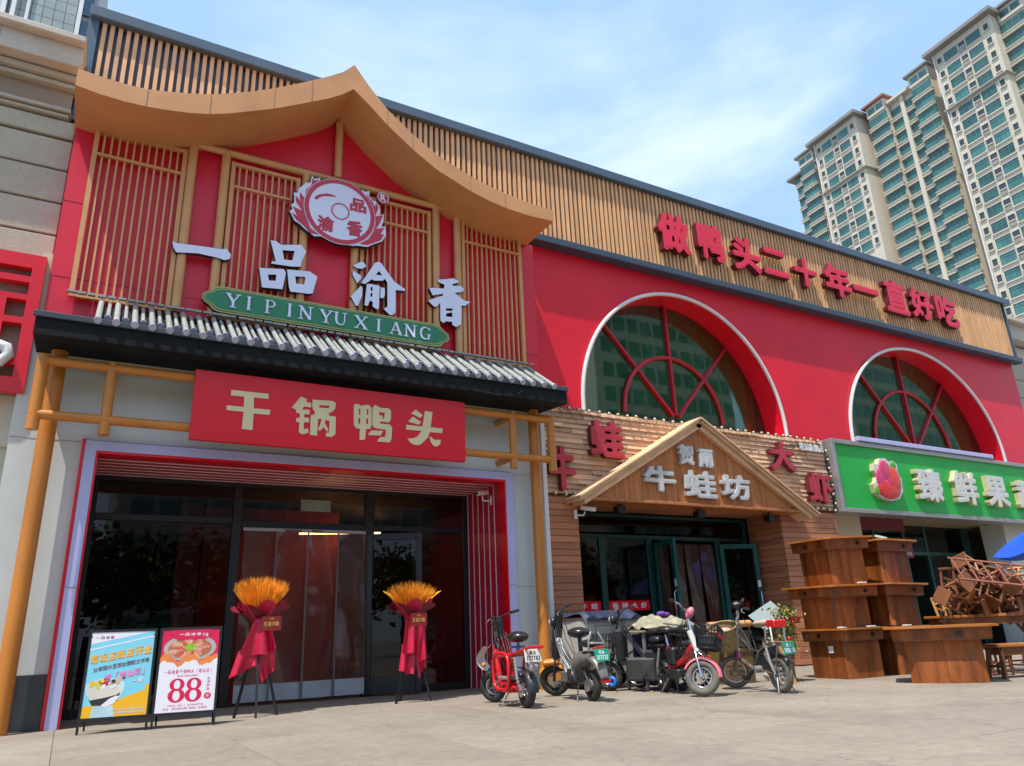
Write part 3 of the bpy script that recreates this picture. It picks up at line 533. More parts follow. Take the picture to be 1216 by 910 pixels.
# ================= NEIGHBOURING STONE BUILDINGS =================
sb = thing('stone_building', 'grey granite clad building with projecting cornice left of the restaurant', 'building', (-3, 11.4, 0))
b = B(); b.box(-9, -0.99, 11.5, 20, 0, 9.5); part('wall_core', b, stone_r, sb)
rows = [(6.02, 6.53), (6.56, 7.06), (7.09, 7.61), (7.64, 8.13)]
for z0, z1 in rows:
    for i in range(6):
        x1 = -0.865-i*1.3; b = B(); b.box(x1-1.29, x1, 11.36, 11.5, z0, z1, bv=0.012); part('stone_panel', b, stone_m, sb)
for i in range(6):
    x1 = -0.865-i*1.3; b = B(); b.box(x1-1.29, x1, 11.34, 11.5, 8.17, 8.46, bv=0.012); part('stone_panel', b, stone_m, sb)
b = B(); b.box(-9, -0.97, 11.28, 11.5, 8.49, 8.54, bv=0.01); b.box(-9, -0.95, 11.24, 11.5, 8.56, 8.62, bv=0.01); part('moulding', b, stone_m, sb)
b = B(); b.box(-9, -0.97, 11.34, 11.5, 8.62, 8.98); part('frieze', b, stone_r, sb)
b = B(); b.box(-9, -0.93, 11.22, 11.5, 8.98, 9.05, bv=0.01); b.box(-9, -0.91, 11.14, 11.5, 9.07, 9.16, bv=0.01); part('moulding', b, stone_m, sb)
b = B(); b.box(-9, -0.90, 10.95, 11.5, 9.19, 9.54, bv=0.01); part('cornice', b, stone_l, sb)
b = B(); b.box(-9, -0.88, 10.80, 11.5, 9.54, 9.66, bv=0.02); part('cornice_cap', b, stone_l, sb)
b = B(); b.box(-1.95, -1.945, 10.945, 10.95, 9.2, 9.53); part('cornice_joint', b, stone_r, sb)
b = B(); b.box(-9, -0.985, 11.3, 11.5, 3.4, 4.1); part('beam', b, cream_m, sb)
b = B(); b.box(-9, -1.05, 11.42, 11.5, 0.0, 3.4); b.box(-1.35, -0.985, 11.34, 11.42, 0.0, 3.4); part('pier', b, cream_m, sb)
# red lattice sign on it
rs = thing('red_lattice_sign', 'red fretwork sign with a pale curled letter fixed to the stone building', 'sign', (-1.5, 11.1, 0))
b = B(); b.box(-4, -0.98, 11.22, 11.3, 4.08, 6.02); part('backing', b, mat('sign_brown', (0.24, 0.17, 0.14), 0.7), rs)
for q in ((-4, -0.9, 5.84, 6.04), (-4, -0.9, 4.07, 4.27), (-1.05, -0.9, 4.27, 5.84), (-4, -1.05, 5.62, 5.71), (-1.36, -1.05, 5.36, 5.44), (-1.36, -1.27, 4.86, 5.36), (-1.27, -1.05, 5.02, 5.11), (-4, -1.36, 4.86, 4.95), (-4, -1.05, 4.44, 4.53)):
    b = B(); b.box(q[0], q[1], 11.05, 11.20, q[2], q[3]); part('fret_bar', b, red_board, rs)
b = B(); b.tube([(-1.75, 10.98, 4.52), (-1.45, 10.98, 4.42), (-1.20, 10.98, 4.44), (-1.13, 10.98, 4.54), (-1.17, 10.98, 4.64), (-1.27, 10.98, 4.67), (-1.33, 10.98, 4.60), (-1.34, 10.98, 4.72), (-1.45, 10.98, 4.78), (-1.75, 10.98, 4.8)], 0.075, 10); part('letter', b, white_p, rs)
b = B(); b.box(-0.97, -0.845, 11.15, 11.5, 4.6, 6.15); part('filler_strip', b, cream_m, sb)
b = B(); b.box(-0.985, -0.97, 11.2, 11.3, 3.4, 6.0); part('edge_trim', b, white_p, rs)
sr2 = thing('stone_building', 'pale stone building with cornice showing behind the right end of the parapet', 'building', (28, 12, 0))
b = B(); b.box(25.75, 36, 12.0, 20, 0, 10.2); part('wall_core', b, stone_r, sr2)
for j in range(11):
    for i in range(4):
        b = B(); x0 = 25.76+i*2.0; b.box(x0, x0+1.985, 11.9, 12.0, 2.6+j*0.62, 3.2+j*0.62, bv=0.012); part('stone_panel', b, stone_l if j > 9 else stone_m, sr2)
b = B(); b.box(25.9, 36, 11.6, 12.3, 9.5, 10.05, bv=0.02); part('cornice', b, stone_l, sr2)
b = B(); b.box(25.7, 36, 11.4, 12.3, 10.05, 10.2, bv=0.02); part('cornice_cap', b, stone_l, sr2)
b = B(); b.cyl((26.4, 11.86, 5.35), (26.4, 11.86, 5.6), 0.06, n=8); b.box(26.3, 26.5, 11.7, 11.9, 6.2, 6.35); part('wall_box', b, black_m, sr2)
# ================= SIGNS ON THE RESTAURANT =================
def poly_sign(nm, par, key, y, d, mats, side=1):
    b = B()
    for grp in G[key]: b.poly(grp, y, y+d, 0, side)
    return part(nm, b, mats, par)
sg = thing('channel_letter_sign', 'four large white characters 一品渝香 standing in front of the gold lattice', 'sign', (3.1, 10.93, 6.0))
for k in ('yi', 'pin', 'yu', 'xiang'): poly_sign('letter', sg, k, 10.90, 0.09, [letter_w, dark_side])
lg = thing('round_logo_sign', 'round red and white logo disc with feathered wings above the white characters', 'sign', (3.1, 10.9, 7.7))
poly_sign('backing_plate', lg, 'logo_back', 10.84, 0.10, [letter_w, dark_side])
logo_r = mat('logo_red', (0.55, 0.03, 0.07), 0.4, 0.05, 2)
for k in ('wing_l', 'wing_r'): poly_sign('wing', lg, k, 10.832, 0.008, [logo_r, logo_r])
def disc(b, cx, cz, r, y0, y1, mi=0, n=48, r2=None):
    lp = [[(cx+r*math.cos(2*math.pi*i/n), cz+r*math.sin(2*math.pi*i/n)) for i in range(n)]]
    if r2: lp.append([(cx+r2*math.cos(2*math.pi*i/n), cz+r2*math.sin(2*math.pi*i/n)) for i in range(n)][::-1])
    b.poly(lp, y0, y1, mi); return b
LX, LZ = 3.10, 7.715
b = B(); disc(b, LX, LZ, 0.615, 10.826, 10.84); part('white_rim', b, letter_w, lg)
b = B(); disc(b, LX, LZ, 0.605, 10.820, 10.826, r2=0.53); part('red_ring', b, logo_r, lg)
b = B(); disc(b, LX, LZ, 0.155, 10.816, 10.826, r2=0.138); part('small_ring', b, logo_r, lg)
poly_sign('mark', lg, 'brow', 10.818, 0.008, [logo_r, logo_r])
for ch, q in (('品', (3.26, 3.55, 7.78, 8.04)), ('渝', (2.72, 3.00, 7.28, 7.56)), ('香', (3.22, 3.49, 7.30, 7.60))):
    b = B(); glyph(b, ch, *q, 10.818, 0.007, 0.012); part('character', b, logo_r, lg)
rg = thing('registered_mark', 'small round registered trademark badge beside the winged logo', 'sign', (3.86, 10.9, 8.22))
b = B(); disc(b, 3.86, 8.215, 0.105, 10.86, 10.93, n=24); part('disc', b, [logo_r], rg)
b = B(); disc(b, 3.86, 8.215, 0.105, 10.855, 10.86, n=24, r2=0.092); glyph(b, 'R', 3.81, 3.91, 8.15, 8.28, 10.852, 0.008, 0.006); part('character', b, letter_w, rg)
# green pinyin board
pb = thing('pinyin_board', 'long green board with gold edge reading YI PIN YU XIANG', 'sign', (3.1, 10.9, 5.76))
def bracket(x0, x1, z0, z1, g=0.0):
    x0 += g; x1 -= g; z0 += g; z1 -= g; h = z1-z0; k = 0.13
    c = [(0, .5-.09), (.03, .5-.18), (.10, .5-.28), (.155, .5-.42), (.20, .5-.47), (.27, .0)]
    lo = [(x0+a*1.0, z0+h*q) for a, q in c]; lr = [(x1-a, z) for a, z in [(a, z0+h*q) for a, q in c]][::-1]
    return lo+lr+[(x, z1-(z-z0)) for x, z in lr[::-1]]+[(x, z1-(z-z0)) for x, z in lo[::-1]]
gold = mat('gold_edge', (0.55, 0.42, 0.12), 0.4, 0.05, 3)
b = B(); b.poly([bracket(1.10, 5.10, 5.555, 5.975)], 10.86, 10.95, 0, 1); part('edge', b, [gold, dark_side], pb)
b = B(); b.poly([bracket(1.10, 5.10, 5.555, 5.975, 0.018)], 10.855, 10.87); part('panel', b, green_s, pb)
b = B(); b.poly([bracket(1.10, 5.10, 5.555, 5.975, 0.035), bracket(1.10, 5.10, 5.555, 5.975, 0.045)[::-1]], 10.851, 10.856); part('inner_line', b, gold, pb)
SER = {  # serif capitals as bars (x0,z0,x1,z1,width) in a unit box
 'I': [(.5, .04, .5, .96, .2), (.2, .03, .8, .03, .06), (.2, .97, .8, .97, .06)],
 'Y': [(.5, .04, .5, .45, .16), (.14, .97, .5, .42, .17), (.86, .97, .5, .42, .09), (.3, .03, .7, .03, .06), (0, .97, .34, .97, .06), (.66, .97, 1, .97, .06)],
 'P': [(.25, .04, .25, .96, .16), (.08, .03, .46, .03, .06), (.08, .97, .62, .97, .06), (.25, .5, .62, .5, .06), (.62, .97, .80, .85, .1), (.80, .85, .82, .66, .15), (.82, .66, .62, .5, .1)],
 'N': [(.18, .04, .18, .96, .08), (.82, .04, .82, .96, .08), (.16, .96, .82, .05, .17), (.03, .03, .34, .03, .06), (.66, .97, 1, .97, .06), (0, .97, .2, .97, .06)],
 'U': [(.2, .3, .2, .96, .16), (.82, .3, .82, .96, .08), (.2, .32, .32, .1, .15), (.32, .1, .55, .04, .1), (.55, .04, .74, .12, .08), (.74, .12, .82, .32, .08), (.02, .97, .38, .97, .06), (.66, .97, 1, .97, .06)],
 'X': [(.15, .97, .85, .04, .17), (.85, .97, .15, .04, .08), (0, .03, .32, .03, .06), (.66, .03, 1, .03, .06), (0, .97, .34, .97, .06), (.68, .97, 1, .97, .06)],
 'A': [(.5, .98, .15, .04, .08), (.5, .98, .85, .04, .17), (.27, .34, .72, .34, .06), (0, .03, .3, .03, .06), (.68, .03, 1, .03, .06)],
 'G': [(.88, .78, .72, .94, .08), (.72, .94, .45, .98, .07), (.45, .98, .2, .84, .13), (.2, .84, .1, .5, .17), (.1, .5, .2, .16, .15), (.2, .16, .45, .03, .12), (.45, .03, .75, .07, .08), (.82, .06, .82, .42, .15), (.64, .42, 1, .42, .06), (.9, .76, .9, .95, .06)]}
hgt = 0.225
for ch, x, w in (('Y', 1.42, .22), ('I', 1.70, .11), ('P', 1.98, .19), ('I', 2.31, .11), ('N', 2.50, .23), ('Y', 2.83, .22), ('U', 3.06, .22), ('X', 3.40, .23), ('I', 3.76, .11), ('A', 4.00, .23), ('N', 4.26, .23), ('G', 4.54, .21)):
    b = B()
    for k, (xa, za, xb, zb, wd) in enumerate(SER[ch]):
        sc_ = max(w, 0.18); y = 10.838+0.0006*k
        b.bar((x+xa*w, y, 5.65+za*hgt), (x+xb*w, y, 5.65+zb*hgt), 0.02, wd*sc_, up=(0, 0, 1) if abs(xb-xa)*w > abs(zb-za)*hgt else (1, 0, 0))
    part('letter', b, letter_w, pb)
# red signboard
bd = thing('red_signboard', 'plain red signboard with pale gold characters 干锅鸭头 over the restaurant door', 'sign', (3.1, 10.45, 4.0))
b = B(); b.box(1.07, 5.16, 10.42, 10.52, 3.485, 4.47, bv=0.004); part('board', b, red_board, bd)
for k in ('gan', 'guo', 'ya', 'tou'): poly_sign('letter', bd, k, 10.405, 0.014, [gold_l, gold_l])
# slogan on the parapet
sl_ = thing('slogan_letters', 'row of thick red characters fixed across the slatted parapet', 'sign', (16.5, 11.4, 9.5))
for ch, x0, x1, z0, z1 in zip('做鸭头二十年一直好吃', (10.62, 11.84, 12.98, 14.02, 15.16, 16.35, 17.50, 18.88, 20.08, 21.32), (11.58, 12.68, 13.92, 14.94, 16.02, 17.42, 18.58, 19.92, 21.18, 22.42),
                              (9.05, 9.10, 9.06, 9.16, 9.08, 9.05, 9.36, 9.04, 9.08, 9.08), (10.06, 10.10, 10.0, 9.93, 9.93, 10.02, 9.64, 10.08, 10.06, 10.10)):
    b = B(); glyph(b, ch, x0, x1, z0, z1, 11.28, 0.16, 0.042, 0, 1); part('letter', b, [red_l, mat('letter_dark_return', (0.12, 0.01, 0.02), 0.5)], sl_)

# ================= TIMBER CLAD RESTAURANT =================
bf = thing('timber_clad_front', 'timber clad restaurant front with a gabled porch and teal framed doors', 'shop front', (11, 11.4, 0))
b = B(); b.box(7.0, 15.08, 11.36, 11.6, 3.24, 4.90); part('backing', b, wood_dk, bf)
rw = 0.098; z = 3.26; j = 0
shm = []
for k in range(8):
    b = B(); w = 1.0; t = random.uniform(0.018, 0.04)
    b.add([(0, 0, 0), (w, 0, 0), (w, 0.04, rw*1.05), (0, 0.04, rw*1.05), (0, -t, 0.004), (w, -t*random.uniform(0.7, 1.2), 0.004), (w, 0.0, rw*1.0), (0, 0.0, rw*1.0)],
          [(4, 5, 6, 7), (0, 4, 7, 3), (5, 1, 2, 6), (7, 6, 2, 3), (0, 1, 5, 4)])
    shm.append(b.mesh('shake', shake_m))
while z < 4.86:
    x = 7.02
    while x < 15.05:
        w = random.uniform(0.5, 1.15)
        if x+w > 14.9: w = 15.07-x
        o = inst('shake', random.choice(shm), bf, (x, 11.33+random.uniform(-0.012, 0.008), z), scale=(w-0.006, 1, 1)); x += w
    z += rw; j += 1
pm = []
for k in range(3):
    b = B(); b.box(0, 1, 0, 0.04, 0, 0.112, bv=0.006); pm.append(b.mesh('plank', plank_m))
for i in range(27):
    inst('plank', pm[i % 3], bf, (7.08, 11.30+random.uniform(-0.004, 0.004), 0.02+i*0.118), scale=(0.79, 1, 1))
    inst('plank', pm[(i+1) % 3], bf, (13.22, 11.30+random.uniform(-0.004, 0.004), 0.02+i*0.118), scale=(1.86, 1, 1))
    inst('plank', pm[(i+2) % 3], bf, (13.225, 12.28, 0.02+i*0.118), rot=(0, 0, R(-90)), scale=(0.93, 1, 1))
b = B(); b.box(7.08, 7.87, 11.345, 12.3, 0, 3.24); part('pier_core', b, wood_dk, bf)
b = B(); b.box(13.27, 15.08, 11.345, 12.3, 0, 3.24); part('pier_core', b, wood_dk, bf)
# gabled porch
gp = link('gable', None, bf)
ap = (10.75, 4.88); gl_, gr_ = (7.72, 3.16), (13.80, 3.10)
def gz_(x): return ap[1]-(ap[1]-gl_[1])*(ap[0]-x)/(ap[0]-gl_[0]) if x < ap[0] else ap[1]-(ap[1]-gr_[1])*(x-ap[0])/(gr_[0]-ap[0])
x = 8.02
while x < 13.5:
    x2 = min(x+0.145, 13.5); a_, c_ = gz_(x)-0.12, gz_(x2-0.006)-0.12; zb = 3.165
    if a_ > zb+0.01 or c_ > zb+0.01:
        a_ = max(a_, zb+0.002); c_ = max(c_, zb+0.002); pts = [(x, zb), (x2-0.006, zb), (x2-0.006, c_), (x, a_)]
        if x < ap[0] < x2: pts = [(x, zb), (x2-0.006, zb), (x2-0.006, c_), (ap[0], ap[1]-0.12), (x, a_)]
        b = B(); b.poly([pts], 10.99+random.uniform(0, 0.006), 11.03); part('gable_board', b, gable_m, gp)
    x = x2
for (xa, za), (xb, zb) in ((gl_, ap), (gr_, ap)):
    d = Vector((xb-xa, 0, zb-za)).normalized(); n_ = Vector((-d.z, 0, d.x)) if d.x > 0 else Vector((d.z, 0, -d.x))
    for k, (o1, y0, y1, th) in enumerate(((-0.10, 10.90, 11.30, 0.10), (-0.015, 10.84, 11.32, 0.055), (0.035, 10.80, 11.32, 0.03))):
        a = Vector((xa, (y0+y1)/2, za))+n_*o1-d*(0.02+0.1*(k > 0)); c = Vector((xb, (y0+y1)/2, zb))+n_*o1+d*(0.02 if xa < xb else -0.001*(k+1))
        b = B(); b.bar(a, c, y1-y0, th, up=n_); part('rafter', b, rafter_m, gp)
b = B(); b.box(7.75, 13.75, 10.93, 11.34, 3.10, 3.16, bv=0.01); part('bottom_beam', b, gable_m, gp)
b = B(); b.box(7.88, 13.2, 11.3, 12.3, 3.16, 3.24); part('porch_ceiling', b, plank_m, bf)
for x in (8.75, 10.75, 12.75):
    t = thing('spotlight', ('left', 'middle', 'right')[int((x-8)/2)]+' one of three black box spotlights hung under the timber porch', 'light', (x, 11.2, 3.1))
    b = B(); b.box(x-0.09, x+0.09, 11.1, 11.28, 2.92, 3.06, bv=0.01); part('housing', b, black_m, t)
    b = B(); b.box(x-0.015, x+0.015, 11.17, 11.2, 3.06, 3.10); part('bracket', b, black_m, t)
# glazing
Yg = 12.3
bars('mullion', [(7.90, 8.02, Yg, Yg+0.08, 0, 3.1), (9.02, 9.16, Yg, Yg+0.08, 0, 2.62), (10.24, 10.38, Yg-0.01, Yg+0.08, 0, 2.62), (12.18, 12.32, Yg-0.01, Yg+0.08, 0, 2.62), (13.08, 13.2, Yg, Yg+0.08, 0, 3.1)], teal_d, bf)
bars('transom', [(8.02, 13.08, Yg-0.005, Yg+0.08, 2.62, 2.70), (8.02, 13.08, Yg-0.005, Yg+0.08, 3.06, 3.12), (8.02, 9.02, Yg, Yg+0.08, 0, 0.15), (9.16, 10.24, Yg, Yg+0.08, 0, 0.15), (12.32, 13.08, Yg, Yg+0.08, 0, 0.15)], teal_d, bf)
bars('pane', [(8.02, 9.02, Yg+.03, Yg+.04, 0.15, 2.62), (9.16, 10.24, Yg+.03, Yg+.04, 0.15, 2.62), (12.32, 13.08, Yg+.03, Yg+.04, 0.15, 2.62), (8.02, 10.3, Yg+.03, Yg+.04, 2.74, 3.03), (10.3, 13.08, Yg+.03, Yg+.04, 2.74, 3.03)], glass_s, bf, 0)
for hx_, hy_, an, w in ((10.42, 12.28, -100, 0.80), (12.26, 12.28, -23, 0.86)):
    dl = link('open_door', None, bf); Md = Matrix.Translation((hx_, hy_, 0)) @ Matrix.Rotation(R(an), 4, 'Z'); leaf(dl, Md, w, 2.55, 0, teal_m, 0.1, 0.22)
    b = B(); b.tube([(w-0.06, -0.03, 0.95), (w-0.06, -0.08, 1.0), (w-0.06, -0.08, 1.5), (w-0.06, -0.03, 1.55)], 0.013, 6); b.xf(Md); part('pull_handle', b, chrome, dl)
    b = B(); b.box(w-0.09, w-0.02, -0.036, -0.031, 1.62, 1.76); b.xf(Md); part('notice', b, white_p, dl)
for i in range(4):
    b = B(); x = 10.5+i*0.42
    b.grid(lambda u, v, x=x, i=i: (x+u*0.36+(1-v)*0.12*(i-1)*0.4, 12.36+0.02*math.sin(u*3+v*6+i), 0.05+v*2.5), 4, 10); part('curtain_strip', b, glass_p, bf)
def sticker(x0, x1, y, z0, z1, text, tx0=None, tx1=None):
    b = B(); b.box(x0, x1, y-0.004, y-0.001, z0, z1); st = part('window_sticker', b, red_board, bf)
    b = B(); line(b, text, tx0 or x0+0.03, tx1 or x1-0.03, z0+0.035, z1-0.035, y-0.006, 0.0, 0.004, gap=0.35); part('lettering', b, letter_w, st)
sticker(8.42, 8.98, Yg+0.03, 1.21, 1.40, '牛蛙'); sticker(9.18, 10.20, Yg+0.03, 1.21, 1.40, '香辣大虾'); sticker(12.34, 13.06, Yg+0.03, 1.18, 1.36, '香辣牛蛙')
b = B(); b.box(11.95, 13.95, 0, 0, 0, 0)
# raised letters
rlm = [mat('dusty_red_letter', (0.45, 0.03, 0.05), 0.5, 0.1, 4), mat('dark_red_return', (0.14, 0.01, 0.02), 0.6)]
ll = thing('timber_wall_letters', 'red raised characters 牛蛙大虾 on the weathered timber wall', 'sign', (11, 11.2, 4))
for ch, q in (('牛', (7.22, 7.80, 3.30, 4.12)), ('蛙', (8.18, 8.98, 3.99, 4.72)), ('大', (13.06, 13.86, 4.06, 4.74)), ('虾', (14.16, 14.98, 3.40, 4.10))):
    b = B(); glyph(b, ch, *q, 11.17, 0.12, 0.03, 0, 1); part('letter', b, rlm, ll)
wl = thing('gable_letters', 'white speckled characters 贺雨 牛蛙坊 on the orange gable boards', 'sign', (10.7, 10.95, 3.8))
spk = mat('speckled_white_letter', (0.55, 0.55, 0.53), 0.6, 0.1, 8, grain=0.5)
for ch, q in (('贺', (10.13, 10.52, 3.92, 4.33)), ('雨', (10.66, 11.05, 3.90, 4.28)), ('牛', (9.20, 9.98, 3.34, 3.84)), ('蛙', (10.20, 11.04, 3.27, 3.82)), ('坊', (11.18, 12.00, 3.28, 3.80))):
    b = B(); glyph(b, ch, *q, 10.90, 0.08, 0.022, 0, 0); part('letter', b, [spk], wl)
sm = thing('branch_name_letters', 'tiny white characters near the top right corner of the timber wall', 'sign', (14.5, 11.25, 4.6))
for i, ch in enumerate('塔谈旗舰店'):
    b = B(); glyph(b, ch, 14.16+i*0.17, 14.31+i*0.17, 4.62, 4.80, 11.24, 0.03, 0.006); part('letter', b, white_p, sm)
# bulb string
bs = thing('bulb_string', 'string of round cream bulbs along the edges of the timber wall', 'string lights', (11, 11.25, 4.9))
b = B(); b.ball((0, 0, 0), 0.032, 10, 0); b.cyl((0, 0.0, 0), (0, 0.06, 0.02), 0.022, n=6, mi=1); bm_ = b.mesh('bulb', [mat('cream_bulb', (0.60, 0.52, 0.38), 0.25, 0.1, 5), black_m])
P_ = [(7.3+i*0.235, 4.90) for i in range(33)]+[(15.06, 4.68-i*0.21) for i in range(7)]+[(7.15+i*0.21, 3.25) for i in range(4)]+[(14.2+i*0.2, 3.27) for i in range(5)]
for x, z in P_: inst('bulb', bm_, bs, (x+random.uniform(-0.02, 0.02), 11.23, z+random.uniform(-0.012, 0.012)))
b = B(); b.tube([(x, 11.27, z+0.02*math.sin(i*2.3)) for i, (x, z) in enumerate(P_[:40])], 0.009, 4)
for i in range(32):
    x = 7.35+i*0.235; b.tube([(x, 11.27, 4.90), (x+0.03, 11.25, 4.80-0.03*(i % 3)), (x+0.06, 11.26, 4.74)], 0.006, 4)
part('cable', b, black_m, bs)
# interior
i2 = thing('timber_restaurant_interior', None, None, (11, 15, 0), kind='structure')
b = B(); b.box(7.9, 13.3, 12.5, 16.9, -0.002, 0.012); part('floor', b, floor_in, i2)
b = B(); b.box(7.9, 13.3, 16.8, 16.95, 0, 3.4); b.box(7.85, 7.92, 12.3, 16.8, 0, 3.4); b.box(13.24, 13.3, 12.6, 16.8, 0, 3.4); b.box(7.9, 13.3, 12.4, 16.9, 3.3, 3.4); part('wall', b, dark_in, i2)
# cameras
def cctv(x, y, z, label, d):
    t = thing('security_camera', label, 'security camera', (x, y, z))
    b = B(); b.bar((x+0.10*d, y, z+0.03), (x-0.16*d, y-0.12, z-0.02), 0.08, 0.075, bv=0.01); part('housing', b, white_p, t)
    b = B(); b.cyl((x-0.161*d, y-0.121, z-0.02), (x-0.17*d, y-0.127, z-0.022), 0.028, n=12); part('lens', b, black_m, t)
    b = B(); b.tube([(x, y, z-0.04), (x+0.02*d, y+0.02, z-0.11), (x+0.2*d, y+0.02, z-0.11)], 0.018, 6); b.cyl((x+0.2*d, y+0.02, z-0.18), (x+0.2*d, y+0.02, z-0.02), 0.035, n=8); part('bracket', b, white_p, t)
cctv(6.0, 11.5, 3.20, 'white security camera fixed to the red slatted lining of the entrance', 1)
cctv(7.99, 11.25, 2.98, 'white security camera at the left corner under the timber porch', -1)

# ================= GREEN FRUIT SHOP =================
gs = thing('green_shop_sign', 'long green shop sign with white 3D characters 臻鲜果蔬 and a vegetable logo', 'sign', (19, 11.2, 4))
b = B(); b.box(15.24, 26.0, 11.16, 11.55, 3.32, 4.86); part('board', b, green_b, gs)
for q in ((15.12, 26.0, 4.86, 4.96), (15.12, 26.0, 3.22, 3.32), (15.12, 15.24, 3.32, 4.86)):
    b = B(); b.box(q[0], q[1], 11.10, 11.56, q[2], q[3], bv=0.01); part('metal_frame', b, grey_met, gs)
lw = [mat('shop_letter_white', (0.66, 0.66, 0.64), 0.45, 0.05, 4), mat('letter_cream_return', (0.62, 0.52, 0.30), 0.5)]
for ch, q in (('臻', (18.06, 19.12, 3.60, 4.46)), ('鲜', (19.66, 20.72, 3.60, 4.50)), ('果', (21.12, 22.20, 3.60, 4.46)), ('蔬', (22.66, 23.72, 3.60, 4.44))):
    b = B(); glyph(b, ch, *q, 11.02, 0.14, 0.035, 0, 1); part('letter', b, lw, gs)
vl = link('vegetable_logo', None, gs)
b = B(); b.poly([[(16.30, 3.92), (16.34, 3.72), (16.55, 3.60), (16.9, 3.54), (17.22, 3.60), (17.42, 3.80), (17.46, 4.10), (17.36, 4.30), (17.40, 4.46), (17.26, 4.56), (17.08, 4.52), (16.95, 4.60), (16.74, 4.58), (16.62, 4.42), (16.48, 4.44), (16.44, 4.26), (16.52, 4.16), (16.44, 3.98)]], 11.04, 11.16, 0, 1); part('backing', b, lw, vl)
for c, r, s, mcol in (((16.86, 3.82), 0.29, (1.6, .12, .85), (0.66, 0.03, 0.025)), ((16.86, 4.28), 0.24, (1, .12, 1.1), (0.6, 0.05, 0.14)), ((16.62, 4.06), 0.19, (0.9, .14, 1.3), (0.62, 0.04, 0.16)), ((17.16, 4.08), 0.25, (1, .15, 1.3), (0.72, 0.06, 0.03)), ((16.98, 4.0), 0.13, (1, .25, 1.3), (0.5, 0.03, 0.2)), ((17.22, 4.44), 0.10, (1.2, .2, 1), (0.10, 0.35, 0.03)), ((16.42, 3.78), 0.09, (1, .2, 1.3), (0.12, 0.38, 0.04))):
    b = B(); b.ball((c[0], 11.035, c[1]), r, 14, 0, s); part('vegetable', b, mat('vegetable_%d' % int(mcol[0]*100+mcol[1]*1000), mcol, 0.35, 0.15, 8), vl)
tb_ = thing('tube_light', 'white box tube light lying along the top edge of the green sign', 'light', (19, 11.1, 5))
b = B(); b.box(16.15, 22.0, 11.08, 11.2, 4.99, 5.10, bv=0.01); part('tube', b, lav, tb_)
for x in (16.6, 19.1, 21.6): b = B(); b.box(x-0.02, x+0.02, 11.12, 11.3, 4.955, 4.99); part('clip', b, grey_met, tb_)
fs_ = thing('fruit_shop_front', 'shaded glazed front of the fruit shop under the green sign', 'shop front', (19, 12.5, 0))
b = B(); b.box(15.1, 16.9, 12.0, 12.4, 0, 3.4); part('pier', b, cream_m, fs_)
b = B(); b.box(22.9, 26.0, 11.75, 12.4, 0, 3.4); part('pier', b, white_w, fs_)
b = B(); b.box(15.1, 26.0, 11.60, 13.6, 3.32, 3.42); part('soffit', b, mat('soffit_tan', (0.30, 0.24, 0.15), 0.7), fs_)
b = B(); b.box(16.9, 18.7, 12.02, 12.06, 3.0, 3.36); part('maroon_banner', b, mat('maroon_cloth', (0.16, 0.02, 0.035), 0.8), fs_)
Yf = 12.9
bars('mullion', [(x, x+0.08, Yf, Yf+0.08, 0, 3.36) for x in (16.9, 18.6, 19.9, 20.9, 22.8)], teal_m, fs_)
bars('transom', [(16.98, 22.8, Yf-0.005, Yf+0.08, 2.5, 2.6)], teal_m, fs_)
bars('pane', [(16.98, 22.8, Yf+0.03, Yf+0.04, 2.6, 3.36), (16.98, 18.6, Yf+0.03, Yf+0.04, 0.02, 2.5), (18.68, 19.9, Yf+0.03, Yf+0.04, 0.02, 2.5), (20.98, 22.8, Yf+0.03, Yf+0.04, 0.02, 2.5)], glass_s, fs_, 0)
b = B(); b.box(19.5, 20.2, Yf-0.03, Yf-0.02, 2.42, 2.66); st = part('window_sticker', b, mat('dull_red_notice', (0.3, 0.03, 0.04), 0.6), fs_)
b = B(); line(b, '欢迎光临', 19.56, 20.14, 2.48, 2.60, Yf-0.032, 0, 0.003); part('lettering', b, letter_w, st)
i3 = thing('fruit_shop_interior', None, None, (20, 15, 0), kind='structure')
b = B(); b.box(16.7, 23.2, 12.5, 16.9, -0.002, 0.012); part('floor', b, floor_in, i3)
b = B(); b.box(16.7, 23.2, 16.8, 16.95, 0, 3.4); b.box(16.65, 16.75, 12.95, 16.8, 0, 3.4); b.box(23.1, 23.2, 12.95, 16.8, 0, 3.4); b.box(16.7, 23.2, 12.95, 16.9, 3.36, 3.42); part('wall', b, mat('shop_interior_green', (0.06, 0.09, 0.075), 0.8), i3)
for i, (x, y) in enumerate(((18.6, 14.2), (20.3, 14.0))):
    b = B(); b.bar((x, y, 3.18), (x+1.0, y+0.35, 3.18), 0.06, 0.05); solo('ceiling_tube', b, mat('white_tube_glow', (0.85, 0.92, 0.9), 0.4, 0, emit=1.6), ('left' if i == 0 else 'right')+' fluorescent tube lit inside the fruit shop', 'light', group='fluorescent tubes in the fruit shop')

